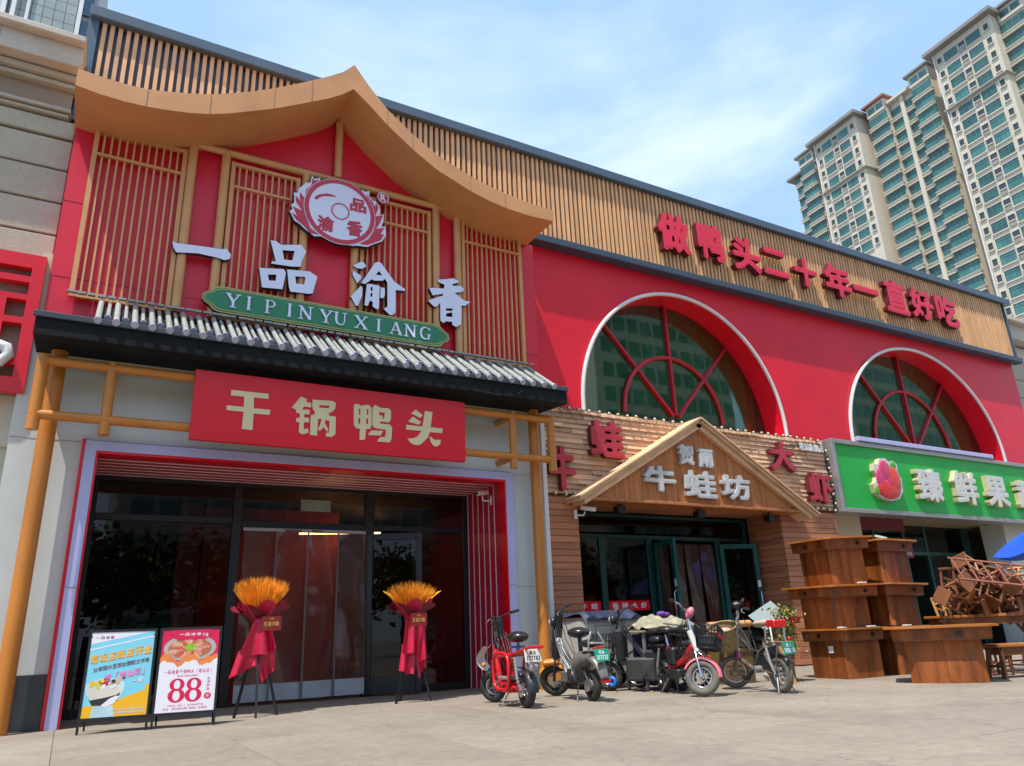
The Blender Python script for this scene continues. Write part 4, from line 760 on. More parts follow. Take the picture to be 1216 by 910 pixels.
# ================= FAR TOWERS =================
tw = thing('apartment_tower', 'tall cream apartment tower with green glass bays rising behind the parapet', 'building', (130, 60, 0), kind=None)
K = 1.7; va = Vector((0.08129, 0.99669, 0)); vn = Vector((0.99669, -0.08129, 0))
def TW(s, z, d=70.0): p = va*(s*K)+vn*(d*K); return Vector((p.x, p.y, 0.85+(z-0.85)*K))
def tbox(b, s0, s1, z0, z1, d0, d1, mi=0):
    q = [TW(s, z, d) for z in (z0, z1) for s, d in ((s0, d0), (s1, d0), (s1, d1), (s0, d1))]
    return b.add(q, [(0, 1, 2, 3), (7, 6, 5, 4), (4, 5, 1, 0), (5, 6, 2, 1), (6, 7, 3, 2), (7, 4, 0, 3)], mi)
tc_ = mat('tower_cream', (0.60, 0.53, 0.42), 0.8, 0.05, 0.15, grain=0.06); tgr = mat('tower_grey_tile', (0.24, 0.22, 0.20), 0.8, 0.1, 0.3); tbr = mat('tower_roof_red', (0.30, 0.13, 0.09), 0.8); acm = mat('tower_ac_grille', (0.28, 0.26, 0.22), 0.8, 0.2, 0.8)
FL = 1.705; zt = 57.08
b = B(); tbox(b, 20, 60.2, 0, 57.6, 72.3, 84); part('wall_core', b, tc_, tw)
for s0 in (32.3, 48.87):
    b = B(); tbox(b, s0, s0+6.3, 0, 57.75, 70.0, 72.3); part('block_wall', b, tc_, tw)
    b = B(); tbox(b, s0-0.5, s0+6.9, 57.75, 58.15, 69.2, 84); tbox(b, s0-0.25, s0+6.6, 58.15, 58.4, 69.6, 84); part('eave_slab', b, tgr, tw)
    b = B(); tbox(b, s0-0.12, s0+6.4, 50.45, 50.72, 69.85, 72.3); tbox(b, s0-0.2, s0+6.42, 50.60, 50.72, 69.7, 72.3); part('string_course', b, mat('course_grey', (0.40, 0.36, 0.30), 0.8), tw)
    b = B()
    for sx in (s0+6.2,): b.tube([TW(sx, 2, 69.9), TW(sx, 57.7, 69.9)], 0.12, 5)
    part('downpipe', b, white_p, tw)
wm = {}
def wmesh(w, h, kind):
    key = (round(w, 2), round(h, 2), kind)
    if key in wm: return wm[key]
    b = B(); w *= K; h *= K
    def q(u0, u1, z0, z1, d0, d1, mi):
        v = [va*u+vn*d+Vector((0, 0, z)) for z in (z0, z1) for u, d in ((u0, d0), (u1, d0), (u1, d1), (u0, d1))]
        b.add(v, [(0, 1, 2, 3), (7, 6, 5, 4), (4, 5, 1, 0), (5, 6, 2, 1), (6, 7, 3, 2), (7, 4, 0, 3)], mi)
    if kind == 'ac':
        q(0, w, 0, h*0.42, -0.06, 0.1, 3); q(0, w, h*0.42, h*0.5, -0.15, 0.1, 1); q(0, w, h*0.5, h*0.95, -0.02, 0.1, 0); q(0, w, h*0.95, h, -0.1, 0.1, 1)
    elif kind == 'bay':
        q(0, w, 0, h, -0.05, 0.12, 0); n = 4 if w > 3 else 2
        for i in range(n+1): u = i*w/n; q(max(0, u-0.05), min(w, u+0.05), 0, h, -0.1, 0.1, 2)
        q(0, w, h*0.72, h*0.76, -0.09, 0.1, 2)
        q(-0.15, w+0.15, -0.62, -0.08, -0.25, 0.3, 1); q(-0.25, w+0.25, -0.12, 0.0, -0.4, 0.3, 1)
        q(-0.25, w+0.25, -0.80, -0.66, -0.4, 0.3, 1)
    else:
        q(0, w, 0, h, 0, 0.12, 0); n = 3 if w > 2 else 1
        for i in range(n+1): u = i*w/n; q(max(0, u-0.045), min(w, u+0.045), 0, h, -0.05, 0.1, 2)
        if w > 2: q(0, w, h*0.7, h*0.74, -0.05, 0.1, 2)
        q(-0.12, w+0.12, -0.22, -0.02, -0.22, 0.1, 1)
        q(-0.12, 0, 0, h, -0.1, 0.1, 1); q(w, w+0.12, 0, h, -0.1, 0.1, 1); q(-0.12, w+0.12, h, h+0.12, -0.1, 0.1, 1)
    me = b.mesh('window', [glass_t if w > 1.2 else mat('small_dark_glass', (0.05, 0.065, 0.07), 0.3), tc_, mat('window_frame_grey', (0.08, 0.18, 0.16), 0.5), acm]); wm[key] = me; return me
def wcol(s, w, h, n, d, kind='win', skip=0, z0=zt, name='window'):
    me = wmesh(w, h, kind); b0 = TW(0, 0, 0)
    for i in range(skip, n):
        if kind == 'win' and False: continue
        p = TW(s, z0-i*FL-h, d); inst(name, me, tw, (p.x, p.y, p.z))
for s0, n in ((32.3, 19), (48.87, 10)):
    wcol(s0+0.35, 0.48, 0.72, n, 69.99, z0=zt-0.1); wcol(s0+1.2, 1.50, 1.12, n, 69.99); wcol(s0+2.88, 0.62, 1.25, n, 69.97, 'ac', name='air_conditioner_grille'); wcol(s0+3.65, 1.50, 1.12, n, 69.99); wcol(s0+5.43, 0.48, 0.72, n, 69.99, z0=zt-0.1)
for s, w, n, d in ((40.1, 2.2, 16, 71.2), (42.5, 1.2, 16, 71.9), (44.35, 1.2, 14, 71.9), (45.7, 2.3, 14, 71.2), (29.9, 2.3, 19, 71.2), (56.4, 2.2, 10, 71.0), (58.9, 1.2, 10, 71.6)):
    b = B(); tbox(b, s-0.05, s+w+0.05, 0, zt+0.2, d+0.08, 72.4); part('bay_wall', b, tc_, tw)
    wcol(s, w, 1.18, n, d, 'bay', z0=zt-0.5 if w > 2 else zt-0.6)
for s, d in ((40.1, 71.1), (45.8, 71.1), (29.9, 71.1), (56.4, 70.9)):
    b = B(); tbox(b, s-0.1, s+2.3, zt-0.2, 58.3, d, 74); dm = part('dormer', b, tc_, tw)
    b = B(); tbox(b, s-0.45, s+2.6, 58.3, 58.55, d-0.4, 75); tbox(b, s+0.4, s+1.8, 58.55, 59.0, d+0.6, 75); part('roof', b, tbr if 44 < s < 50 else tgr, dm)
    for k in (0.15, 1.2): b = B(); tbox(b, s+k, s+k+0.85, 57.25, 57.95, d-0.03, d); part('window', b, glass_t, dm)
b = B(); tbox(b, 43.75, 44.2, 0, 57.5, 71.6, 72.4); tbox(b, 42.3, 46.0, 57.3, 57.6, 71.3, 74); part('pilaster', b, tc_, tw)
b = B(); tbox(b, 55.2, 61.2, 56.4, 56.7, 71.0, 78); part('eave_slab', b, tgr, tw)
# tower glimpsed at top left
t2_ = thing('glass_tower', 'pale grey tower with blue windows glimpsed above the stone cornice', 'building', (-6, 40, 0))
b = B(); b.box(-16, -3.2, 40.6, 55, 0, 45); part('wall_core', b, mat('tower_pale', (0.45, 0.47, 0.43), 0.7, 0.05, 0.3), t2_)
pg = mat('grey_facade_panel', (0.30, 0.34, 0.33), 0.35, 0.08, 0.6, rand=0.06)
for j in range(7):
    for i in range(6):
        b = B(); b.box(-7.1+i*0.52, -6.6+i*0.52, 40.45, 40.6, 32.2+j*0.7, 32.88+j*0.7, bv=0.01); part('facade_panel', b, pg, t2_)
b = B(); b.box(-3.93, -3.72, 40.2, 40.6, 28, 45); b.box(-7.35, -7.15, 40.1, 40.6, 28, 45); b.box(-6.95, -6.75, 40.2, 40.6, 28, 45); b.box(-6.3, -6.15, 40.3, 40.6, 28, 45); part('fin', b, white_p, t2_)
for j in range(6): b = B(); b.box(-3.72, -3.2, 40.45, 40.6, 30.0+j*1.75, 31.35+j*1.75); part('window', b, glass_b, t2_)
b = B(); b.box(-3.2, -3.05, 40.0, 40.7, 28, 45); part('edge_fin', b, mat('tower_dark_edge', (0.10, 0.12, 0.18), 0.5), t2_)

# ================= ACROSS THE ROAD (seen reflected in the glass) =================
ob = thing('apartment_block', 'beige apartment block across the road, mirrored in the shop glass', 'building', (18, -42, 0))
def slab(par, x0, x1, h, dk=True):
    b = B(); b.box(x0, x1, -60, -42, 0, h); part('wall', b, mat('mirrored_tower_wall', (0.42, 0.40, 0.36), 0.8) if dk else tc_, par)
    b = B(); j = 0
    while 3.3+j*3.1 < h-1:
        x = x0+1.2
        while x+1.7 < x1: b.box(x, x+1.6, -42, -41.94, 1.5+j*3.1, 3.4+j*3.1); b.box(x, x+0.05, -41.94, -41.9, 1.5+j*3.1, 3.4+j*3.1); x += 2.1
        j += 1
    part('windows', b, glass_t, par, kind='stuff')
slab(ob, 2, 44, 21)
ob2 = thing('apartment_block', 'taller beige tower across the road, mirrored in the left arched window', 'building', (62, -42, 0)); slab(ob2, 50, 72, 62)
ob3 = thing('apartment_block', 'wide tower across the road, mirrored in the right arched window', 'building', (110, -42, 0)); slab(ob3, 96, 122, 60)
leafm = mat('dark_foliage', (0.045, 0.085, 0.02), 0.7, 0.4, 1.5); bark = mat('bark', (0.10, 0.075, 0.05), 0.9, 0.2, 6, stretch=(1, 1, 0.3))
b = B(); rnd = random.Random(3)
for k in range(2600):
    cl = (k*7) % 13; cc = Vector((math.sin(cl*2.4)*1.5, math.cos(cl*2.4)*1.5, math.sin(cl*1.7)*1.1))
    p = cc+Vector((rnd.gauss(0, .55), rnd.gauss(0, .55), rnd.gauss(0, .5))); a = Vector((rnd.gauss(0, 1), rnd.gauss(0, 1), rnd.gauss(0, 1))).normalized(); c = a.orthogonal().normalized()*0.16; e = a.cross(c)*0.7
    b.add([p-c, p-e, p+c, p+e], [(0, 1, 2, 3)])
crown = b.mesh('crown', leafm)
b = B(); b.tube([(0, 0, 0), (0.05, 0, 1.5), (0, 0.05, 3.2)], [0.18, 0.13, 0.09], 8); b.tube([(0, 0, 2), (0.7, 0.2, 3.6)], [0.08, 0.03], 6); b.tube([(0, 0, 2.2), (-0.6, -0.4, 3.7)], [0.08, 0.03], 6); trunk = b.mesh('trunk', bark)
for i in range(9):
    x = -14+i*5.2; t = thing('street_tree', 'leafy street tree across the road, mirrored in the %s' % ('leftmost pane of the restaurant', 'left glazing above the blue poster', 'left glazing above the red poster', 'plastic curtain strips', 'open glass door of the restaurant', 'right pane of the restaurant', 'left window of the timber front', 'open teal doors', 'fruit shop windows')[i], 'tree', (x, -15+1.2*math.sin(i*3), 0), rz=i*1.3)
    link('trunk', trunk, t); o = link('crown', crown, t, (0, 0, 4.1)); o.scale = (1.15, 1.15, 1.0)
# ================= E-BIKES (each in its own frame: x forward, rear wheel on the origin) =================
bred = mat('bike_red_paint', (0.60, 0.012, 0.02), 0.28, 0.08, 6); bpink = mat('bike_pink_paint', (0.62, 0.16, 0.20), 0.3, 0.08, 6)
bgrey = mat('scooter_grey_shell', (0.15, 0.14, 0.125), 0.35, 0.1, 6, dirt=0.2); borange = mat('orange_shell', (0.60, 0.21, 0.02), 0.35, 0.1, 6)
brust = mat('rusty_steel', (0.22, 0.15, 0.10), 0.6, 0.3, 12, metal=0.3, grain=0.3); bwhite = mat('bike_white_paint', (0.62, 0.62, 0.58), 0.35, 0.1, 6)
pl_g = mat('plate_green', (0.01, 0.30, 0.16), 0.4, 0.04, 6); pl_w = mat('plate_white', (0.62, 0.60, 0.54), 0.45, 0.08, 10); bmag = mat('magenta_sleeve', (0.40, 0.05, 0.18), 0.4)
amber = mat('amber_lens', (0.75, 0.22, 0.02), 0.25); redlens = mat('red_lens', (0.45, 0.01, 0.01), 0.2); wick = mat('wicker', (0.34, 0.23, 0.10), 0.85, 0.5, 34, grain=0.4, bump=0.6, bscale=90)
def wheel(par, x, r, t, spokes=10, alloy=False, tyre=rubber, Mx=None, nm='wheel'):
    w = link(nm, None, par)
    I_ = Mx or Matrix()
    b = B(); b.torus((x, 0, r), r-t, t, n=32, k=10, sx=0.95); b.xf(I_); part('tyre', b, tyre, w)
    b = B(); b.torus((x, 0, r), r-2*t-0.004, 0.012, n=28, k=6, sx=1.8); b.xf(I_); part('rim', b, chrome if not alloy else blk_pl, w)
    b = B(); b.cyl((x, -0.05, r), (x, 0.05, r), 0.028 if not alloy else 0.07, n=12)
    for i in range(spokes):
        a = 2*math.pi*i/spokes; q = (x+(r-2*t)*math.cos(a), 0, r+(r-2*t)*math.sin(a)); s_ = 0.02 if i % 2 else -0.02
        if alloy: b.bar((x, 0, r), q, 0.03, 0.022)
        else: b.cyl((x, s_, r), q, 0.004, n=4)
    b.xf(I_); part('hub_and_spokes', b, grey_met, w); return w
def arcp(x, z, r, a0, a1, n=12): return [(x+r*math.cos(R(a0+(a1-a0)*i/n)), z+r*math.sin(R(a0+(a1-a0)*i/n))) for i in range(n+1)]
def fender(par, x, z, r, a0, a1, w, m_, Mx=None, nm='mudguard'):
    pts = arcp(x, z, r, a0, a1, 12); b = B(); vs = []
    for (px, pz) in pts:
        nx, nz = (px-x)/r, (pz-z)/r
        for yy, dr in ((-w, -0.03), (-w*0.7, 0), (0, 0.012), (w*0.7, 0), (w, -0.03)): vs.append((px+nx*dr, yy, pz+nz*dr))
    fs = [(i*5+j, i*5+j+1, (i+1)*5+j+1, (i+1)*5+j) for i in range(12) for j in range(4)]
    b.add(vs, fs, 0, True)
    if Mx: b.xf(Mx)
    return part(nm, b, m_, par)
def plate(par, x, z, tilt, m_, l1, l2, col, w=0.2, h=0.13, yaw_=0):
    Mp = Matrix.Translation((x, 0, z)) @ Matrix.Rotation(R(-90+yaw_), 4, 'Z') @ Matrix.Rotation(R(tilt), 4, 'X')
    b = B(); b.box(-w/2, w/2, 0, 0.006, -h/2, h/2, bv=0.002); b.xf(Mp); p_ = part('number_plate', b, m_, par)
    b = B(); line(b, l1, -w*0.22, w*0.22, h*0.06, h*0.38, -0.003, 0, 0.0012, M_=Mp); line(b, l2, -w*0.42, w*0.42, -h*0.40, -0.02*h, -0.003, 0, 0.002, M_=Mp)
    b.v = b.v; part('lettering', b, col, p_)
def saddle(par, x, z, m_, l=0.28, w=0.12, h=0.06, nm='seat'):
    b = B()
    vs = []; n = 10; k = 12
    for i in range(n+1):
        u = i/n; xx = x-l*0.45+l*u; ww = w*(math.sin(math.pi*min(1, 0.18+u*0.62))**0.7)*(1-0.45*max(0, u-0.45)) ; ww = max(ww, 0.01) if 0 < i < n else 0.02
        for j in range(k):
            a = 2*math.pi*j/k; vs.append((xx, ww*math.cos(a), z+h*0.5*math.sin(a)*(1.0 if 0 < i < n else 0.3)+0.02*(1-u)))
    fs = [(i*k+j, i*k+(j+1) % k, (i+1)*k+(j+1) % k, (i+1)*k+j) for i in range(n) for j in range(k)]+[list(range(k))[::-1], [n*k+j for j in range(k)]]
    b.add(vs, fs, 0, True); return part(nm, b, m_, par)
def front(par, wb, r, H, steer, fm, col, barw=0.31, tyre=rubber, spokes=10, alloy=False, t=0.045, rise=0.07, lean=0.24, fendm=None, fa=(20, 165), lamp=True):
    ax = Vector((wb, 0, r)); top = Vector((wb-lean, 0, H-rise)); Mx = Matrix.Translation(ax) @ Matrix.Rotation(R(steer), 4, (top-ax).normalized()) @ Matrix.Translation(-ax)
    wheel(par, wb, r, t, spokes, alloy, tyre, Mx, 'front_wheel')
    d = top-ax; c = ax+d*((r+0.07)/d.z)
    b = B()
    for s in (-1, 1): b.tube([(wb, s*0.065, r), (c.x, s*0.065, c.z), (c.x-0.02, s*0.03, c.z+0.03)], 0.017, 8)
    b.tube([(c.x, -0.06, c.z+0.01), (c.x, 0.06, c.z+0.01)], 0.02, 8); b.xf(Mx); part('fork', b, fm, par)
    b = B(); b.tube([c+Vector((0, 0, 0.02)), top], 0.021, 10); b.xf(Mx); part('steering_column', b, col, par)
    b = B(); b.tube([(top.x-0.12, -barw, H+0.01), (top.x-0.06, -barw*0.5, H), (top.x, -0.05, H-rise), (top.x, 0.05, H-rise), (top.x-0.06, barw*0.5, H), (top.x-0.12, barw, H+0.01)], 0.012, 8); b.xf(Mx); hb = part('handlebar', b, blk_pl if col != chrome else chrome, par)
    for s in (-1, 1):
        b = B(); b.tube([(top.x-0.085, s*barw*0.62, H+0.004), (top.x-0.13, s*(barw+0.01), H+0.012)], 0.02, 8); b.xf(Mx); part('grip', b, blk_pl, hb)
        b = B(); b.tube([(top.x-0.05, s*barw*0.55, H), (top.x-0.03, s*barw*0.8, H-0.02), (top.x-0.06, s*barw*1.02, H-0.03)], 0.006, 5); b.xf(Mx); part('brake_lever', b, grey_met, hb)
    b = B()
    for s in (-1, 1): b.tube([(top.x-0.06, s*0.12, H), (top.x+0.07, s*0.08, H-0.12), (c.x+0.05, s*0.03, c.z+0.12), (wb-0.28, 0, r+0.22)], 0.005, 4)
    b.xf(Mx); part('brake_cable', b, blk_pl, par)
    if lamp:
        b = B(); b.ball((top.x+0.10, 0, H-0.16), 0.07, 14, 0, (0.9, 1, 1)); b.xf(Mx); hl = part('headlight', b, blk_pl, par)
        b = B(); b.ball((top.x+0.125, 0, H-0.16), 0.056, 14, 0, (0.9, 1, 1)); b.xf(Mx); part('lens', b, mat('clear_lens', (0.5, 0.5, 0.5), 0.1, 0, spec=0.9), hl)
    if fendm: fender(par, wb, r, r+0.025, fa[0], fa[1], 0.06, fendm, Mx)
    return Mx, top, c
def rear(par, r, t, tyre=rubber, spokes=10, alloy=False, fm=blk_pl, fa=(35, 200), w=0.065):
    wheel(par, 0, r, t, spokes, alloy, tyre, None, 'rear_wheel')
    if fm: fender(par, 0, r, r+0.03, fa[0], fa[1], w, fm)
def clutter(par, wb, r, seat=0.8, mirrors=True, disc_=True, H=1.1, seed=1, shock=True):
    rnd = random.Random(seed)
    b = B()
    for i in range(7):
        y = rnd.uniform(-0.09, 0.09); b.tube([(wb-0.26, y, H-0.12-rnd.random()*0.1), (wb-0.34, y*1.4, 0.7+rnd.random()*0.1), (0.5, y*0.8, 0.42+rnd.random()*0.12), (0.15, y, 0.40+rnd.random()*0.1), (-0.02, y*0.8, r+0.05)], 0.006, 5)
    part('wiring', b, blk_pl, par)
    if shock:
        b = B()
        for s in (-1, 1): b.tube([(0.0, s*0.085, r), (0.06, s*0.10, r+0.16), (0.12, s*0.09, seat-0.22)], [0.014, 0.024, 0.016], 8)
        part('shock_absorber', b, grey_met, par)
    if disc_:
        b = B(); b.cyl((0, 0.075, r), (0, 0.082, r), 0.075, n=18); part('brake_disc', b, chrome, par)
        b = B(); b.cyl((0, -0.075, r), (0, -0.085, r), 0.055, n=14); part('sprocket', b, chrome, par)
    b = B(); b.box(0.02, 0.16, -0.12, -0.09, r-0.02, r+0.04, bv=0.01); b.box(0.12, 0.42, -0.115, -0.095, 0.20, 0.235, bv=0.005); part('chain_cover', b, blk_pl, par)
    b = B(); b.cyl((0.40, -0.13, 0.25), (0.40, 0.13, 0.25), 0.014, n=8); b.bar((0.40, 0.13, 0.25), (0.50, 0.14, 0.17), 0.016, 0.016); b.bar((0.40, -0.13, 0.25), (0.30, -0.14, 0.33), 0.016, 0.016); b.box(0.46, 0.54, 0.145, 0.22, 0.155, 0.175); b.box(0.26, 0.34, -0.22, -0.145, 0.32, 0.34); part('pedal', b, blk_pl, par)
    if mirrors:
        for s in (-1, 1):
            b = B(); b.tube([(wb-0.30, s*0.20, H), (wb-0.28, s*0.26, H+0.10)], 0.005, 5); b.ball((wb-0.28, s*0.28, H+0.13), 0.045, 10, 0, (0.3, 1.2, 0.8)); part('mirror', b, blk_pl, par)
def stand(par, x, h=0.16, side=1, c=True):
    b = B()
    if c:
        for s in (-1, 1): b.tube([(x, s*0.05, h), (x-0.10, s*0.13, 0.008), (x-0.14, s*0.13, 0.008)], 0.009, 6)
        b.tube([(x, -0.05, h), (x, 0.05, h)], 0.01, 6)
    else: b.tube([(x, side*0.05, h), (x-0.05, side*0.19, 0.006), (x-0.07, side*0.21, 0.006)], 0.009, 6)
    part('kickstand', b, grey_met, par)
def spring(par, x0, z0, x1, z1, y, r=0.028):
    b = B(); n = 60; d = Vector((x1-x0, 0, z1-z0)); q = d.normalized(); p_ = Vector((-q.z, 0, q.x)); b.tube([Vector((x0, y, z0))+d*(i/n)+p_*r*math.cos(i*0.9)+Vector((0, r*math.sin(i*0.9), 0)) for i in range(n+1)], 0.005, 4)
    b.tube([(x0, y, z0), (x1, y, z1)], 0.011, 6); part('spring', b, mat('spring_brown', (0.25, 0.16, 0.10), 0.4, 0.1, 8, metal=0.5), par)
def bike(label, p0, p1, wb=None):
    a = math.atan2(p1[1]-p0[1], p1[0]-p0[0]); return thing('electric_bike', label, 'electric bike', (p0[0], p0[1], 0), a, group='electric bikes parked outside the timber front')

# --- 1: red framed bike ---
k = bike('red tube framed electric bike with a loop guard, black saddle and white plate', (4.95, 8.45), (5.06, 9.55))
wb = 1.08; r = 0.20
rear(k, r, 0.055, rubber, 8, False, blk_pl, (60, 185), 0.07)
Mx, top, c = front(k, wb, 0.205, 1.10, 34, blk_pl, blk_pl, 0.33, fendm=None, t=0.05, rise=0.03, lamp=False)
b = B(); b.box(-0.05, 0.05, -0.07, 0.07, -0.13, 0.13, bv=0.02); b.xf(Mx @ Matrix.Translation((top.x+0.02, 0, 0.93))); part('display_box', b, blk_pl, k)
b = B(); b.grid(lambda u, v: (c.x+0.06+0.16*math.sin(v*2.6), -0.10+0.20*u, c.z+0.24-0.30*v+0.02*math.cos(u*6.28)), 6, 8); b.xf(Mx); part('front_cowl', b, bwhite, k)
for s in (-1, 1): b = B(); b.ball((c.x+0.10, s*0.11, c.z+0.02), 0.03, 8); b.xf(Mx); part('indicator', b, amber, k)
b = B(); b.tube([(c.x-0.02, 0, c.z+0.24), (c.x-0.14, 0, 0.38), (c.x-0.18, 0, 0.26)], 0.035, 10); part('down_tube', b, bred, k)
b = B(); b.tube([(c.x-0.03, 0, c.z+0.12), (0.5, 0, 0.60), (0.25, 0, 0.62), (-0.06, 0, 0.64)], 0.024, 8)
for s in (-1, 1): b.tube([(0.72, s*0.07, 0.58), (0.3, s*0.09, 0.60), (-0.1, s*0.09, 0.66), (-0.34, s*0.08, 0.70)], 0.017, 8)
b.tube([(-0.1, -0.09, 0.66), (-0.1, 0.09, 0.66)], 0.012, 6); b.tube([(-0.34, -0.08, 0.70), (-0.34, 0.08, 0.70)], 0.016, 6); part('top_rail', b, bred, k)
for s in (-1, 1):
    b = B(); pts = []
    for i in range(21):
        a = 2*math.pi*i/20; pts.append((0.46+0.25*(abs(math.cos(a))**0.6)*math.copysign(1, math.cos(a)), s*0.14, 0.41+0.22*(abs(math.sin(a))**0.6)*math.copysign(1, math.sin(a))))
    b.tube(pts[:-1], 0.023, 8, closed=True); part('loop_guard', b, bred, k)
b = B(); b.box(0.30, 0.60, -0.11, 0.11, 0.16, 0.30, bv=0.02); part('battery_case', b, bred, k)
b = B(); b.box(0.28, 0.62, -0.12, 0.12, 0.31, 0.35, bv=0.01); part('foot_board', b, grey_met, k)
b = B(); b.cyl((0.24, 0, 0.60), (0.20, 0, 0.74), 0.02); b.cyl((0.22, -0.10, 0.70), (0.22, 0.10, 0.70), 0.012); part('seat_post', b, mat('blue_steel', (0.08, 0.12, 0.35), 0.4), k)
b = B(); b.ball((0.20, 0, 0.82), 0.14, 16, 0, (1.15, 0.95, 0.50)); b.ball((0.30, 0, 0.80), 0.11, 14, 0, (1.1, 0.8, 0.42)); part('seat', b, seat_m, k)
b = B()
for s in (-1, 1): b.tube([(0, s*0.09, r), (0.16, s*0.10, 0.24), (0.34, s*0.10, 0.20)], 0.016, 8); b.tube([(0.34, s*0.1, 0.2), (0.27, s*0.09, 0.45), (0.2, s*0.08, 0.60)], 0.016, 8)
part('swing_arm', b, bred, k)
for s in (-1, 1): spring(k, 0.02, 0.24, 0.15, 0.58, s*0.10)
plate(k, -0.22, 0.60, -14, pl_w, '冀A', '177783', mat('plate_ink', (0.05, 0.05, 0.05), 0.6), 0.22, 0.15)
b = B(); b.box(-0.26, -0.15, -0.06, 0.06, 0.42, 0.50, bv=0.02); part('tail_light', b, mat('smoked_lens', (0.25, 0.22, 0.22), 0.15, spec=0.9), k)
stand(k, 0.42, 0.17, 1, False)
clutter(k, 1.08, 0.2, 0.8, False, True, 1.06, 1)

# --- 2: grey and orange scooter ---
k = bike('grey scooter with orange front panels, two black seats and green plate', (5.98, 8.52), (6.10, 9.62))
wb = 1.10; r = 0.19
rear(k, r, 0.05, rubber, 6, True, None)
Mx, top, c = front(k, wb, 0.215, 1.16, 52, blk_pl, blk_pl, 0.30, fendm=borange, fa=(35, 150), alloy=True, spokes=5, t=0.048, rise=0.03)
b = B(); b.tube([(c.x-0.01, 0, c.z+0.02), (top.x, 0, top.z-0.02)], [0.07, 0.06], 10); b.xf(Mx); part('column_cover', b, blk_pl, k)
b = B(); b.tube([(c.x-0.06, 0, 0.82), (0.70, 0, 0.42), (0.66, 0, 0.30)], [0.05, 0.047, 0.04], 10); part('down_tube', b, bwhite, k)
b = B(); b.box(0.98, 1.22, -0.075, 0.075, 0.43, 0.50, bv=0.03); b.xf(Mx); part('front_panel', b, borange, k)
b = B(); b.poly([[(0.30, 0.22), (0.72, 0.22), (0.78, 0.30), (0.74, 0.34), (0.30, 0.34)]], -0.14, 0.14); part('foot_board', b, bgrey, k)
b = B(); b.box(0.62, 0.76, -0.142, -0.146, 0.23, 0.32); b.box(0.62, 0.76, 0.142, 0.146, 0.23, 0.32); part('side_flash', b, borange, k)
b = B()
n = 14
sec = [(0.36, 0.12, 0.30, 0.22), (0.30, 0.14, 0.42, 0.34), (0.10, 0.13, 0.50, 0.22), (-0.08, 0.11, 0.53, 0.14), (-0.24, 0.085, 0.44, 0.11), (-0.34, 0.06, 0.28, 0.07)]
vs = []
for (x, w, z, h) in sec:
    for j in range(n): a = 2*math.pi*j/n; vs.append((x, w*math.cos(a), z+h*0.5*math.sin(a)))
b.add(vs, [(i*n+j, i*n+(j+1) % n, (i+1)*n+(j+1) % n, (i+1)*n+j) for i in range(5) for j in range(n)]+[list(range(n))[::-1], [5*n+j for j in range(n)]], 0, True); part('body_shell', b, bgrey, k)
b = B(); b.ball((0.30, 0, 0.84), 0.14, 16, 0, (1.25, 1.05, 0.52)); b.cyl((0.26, 0, 0.60), (0.28, 0, 0.80), 0.03, n=8); part('seat', b, seat_m, k)
b = B(); b.ball((-0.02, 0, 0.70), 0.13, 16, 0, (1.35, 1.05, 0.42)); part('rear_seat', b, seat_m, k)
b = B(); b.tube([(-0.13, -0.10, 0.60), (-0.17, -0.11, 0.72), (-0.13, -0.05, 0.84)], 0.014, 6); b.tube([(-0.13, 0.10, 0.60), (-0.17, 0.11, 0.72), (-0.13, 0.05, 0.84)], 0.014, 6); b.tube([(-0.17, -0.11, 0.70), (-0.22, 0, 0.70), (-0.17, 0.11, 0.70)], 0.012, 6); part('grab_rail', b, grey_met, k)
b = B(); b.cyl((-0.11, -0.04, 0.95), (-0.10, -0.05, 1.08), 0.005, n=5); part('aerial', b, blk_pl, k)
plate(k, -0.30, 0.56, -12, pl_g, '冀A', '377727', letter_w, 0.22, 0.15, 8)
b = B(); b.box(-0.25, -0.20, -0.08, 0.08, 0.62, 0.66, bv=0.01); b.box(-0.37, -0.345, -0.06, 0.06, 0.23, 0.26); part('tail_light', b, redlens, k)
b = B(); b.tube([(0.32, 0.14, 0.24), (0.32, 0.15, 0.36), (0.22, 0.15, 0.38), (0.2, 0.14, 0.24)], 0.05, 8); part('motor_cover', b, blk_pl, k)
stand(k, 0.30, 0.20, 1, True)
clutter(k, 1.10, 0.19, 0.66, False, True, 1.1, 2, False)

# --- 3: black bike with wire basket ---
k = bike('black electric bike with a wire front basket and black side box', (7.62, 8.72), (7.12, 9.62))
wb = 1.08; r = 0.21
rear(k, r, 0.045, rubber, 10)
Mx, top, c = front(k, wb, 0.215, 1.16, 6, blk_pl, blk_pl, 0.32, fendm=blk_pl, fa=(10, 170), spokes=8, t=0.042)
def wire_basket(par, Mx, x0, x1, w, z0, z1, m_, n=6, rb=0.005, nm='basket'):
    b = B()
    for z, g in ((z1, 0), ((z0+z1)/2, 0.015), (z0, 0.03)):
        b.tube([(x0+g, -w+g, z), (x1-g, -w+g, z), (x1-g, w-g, z), (x0+g, w-g, z)], rb*1.3, 5, closed=True)
    for i in range(n+1):
        u = i/n
        for s in (-1, 1): b.tube([(x0+(x1-x0)*u, s*w, z1), (x0+0.03+(x1-x0-0.06)*u, s*(w-0.03), z0)], rb, 4)
        for xx, g in ((x0, 0.03), (x1, -0.03)): b.tube([(xx, -w+2*w*u, z1), (xx+g, (-w+0.03)+2*(w-0.03)*u, z0)], rb, 4)
        b.tube([(x0+0.03, (-w+0.03)+2*(w-0.03)*u, z0), (x1-0.03, (-w+0.03)+2*(w-0.03)*u, z0)], rb, 4)
    if Mx: b.xf(Mx)
    return part(nm, b, m_, par)
wire_basket(k, Mx, top.x+0.14, top.x+0.44, 0.17, 0.60, 0.80, blk_pl)
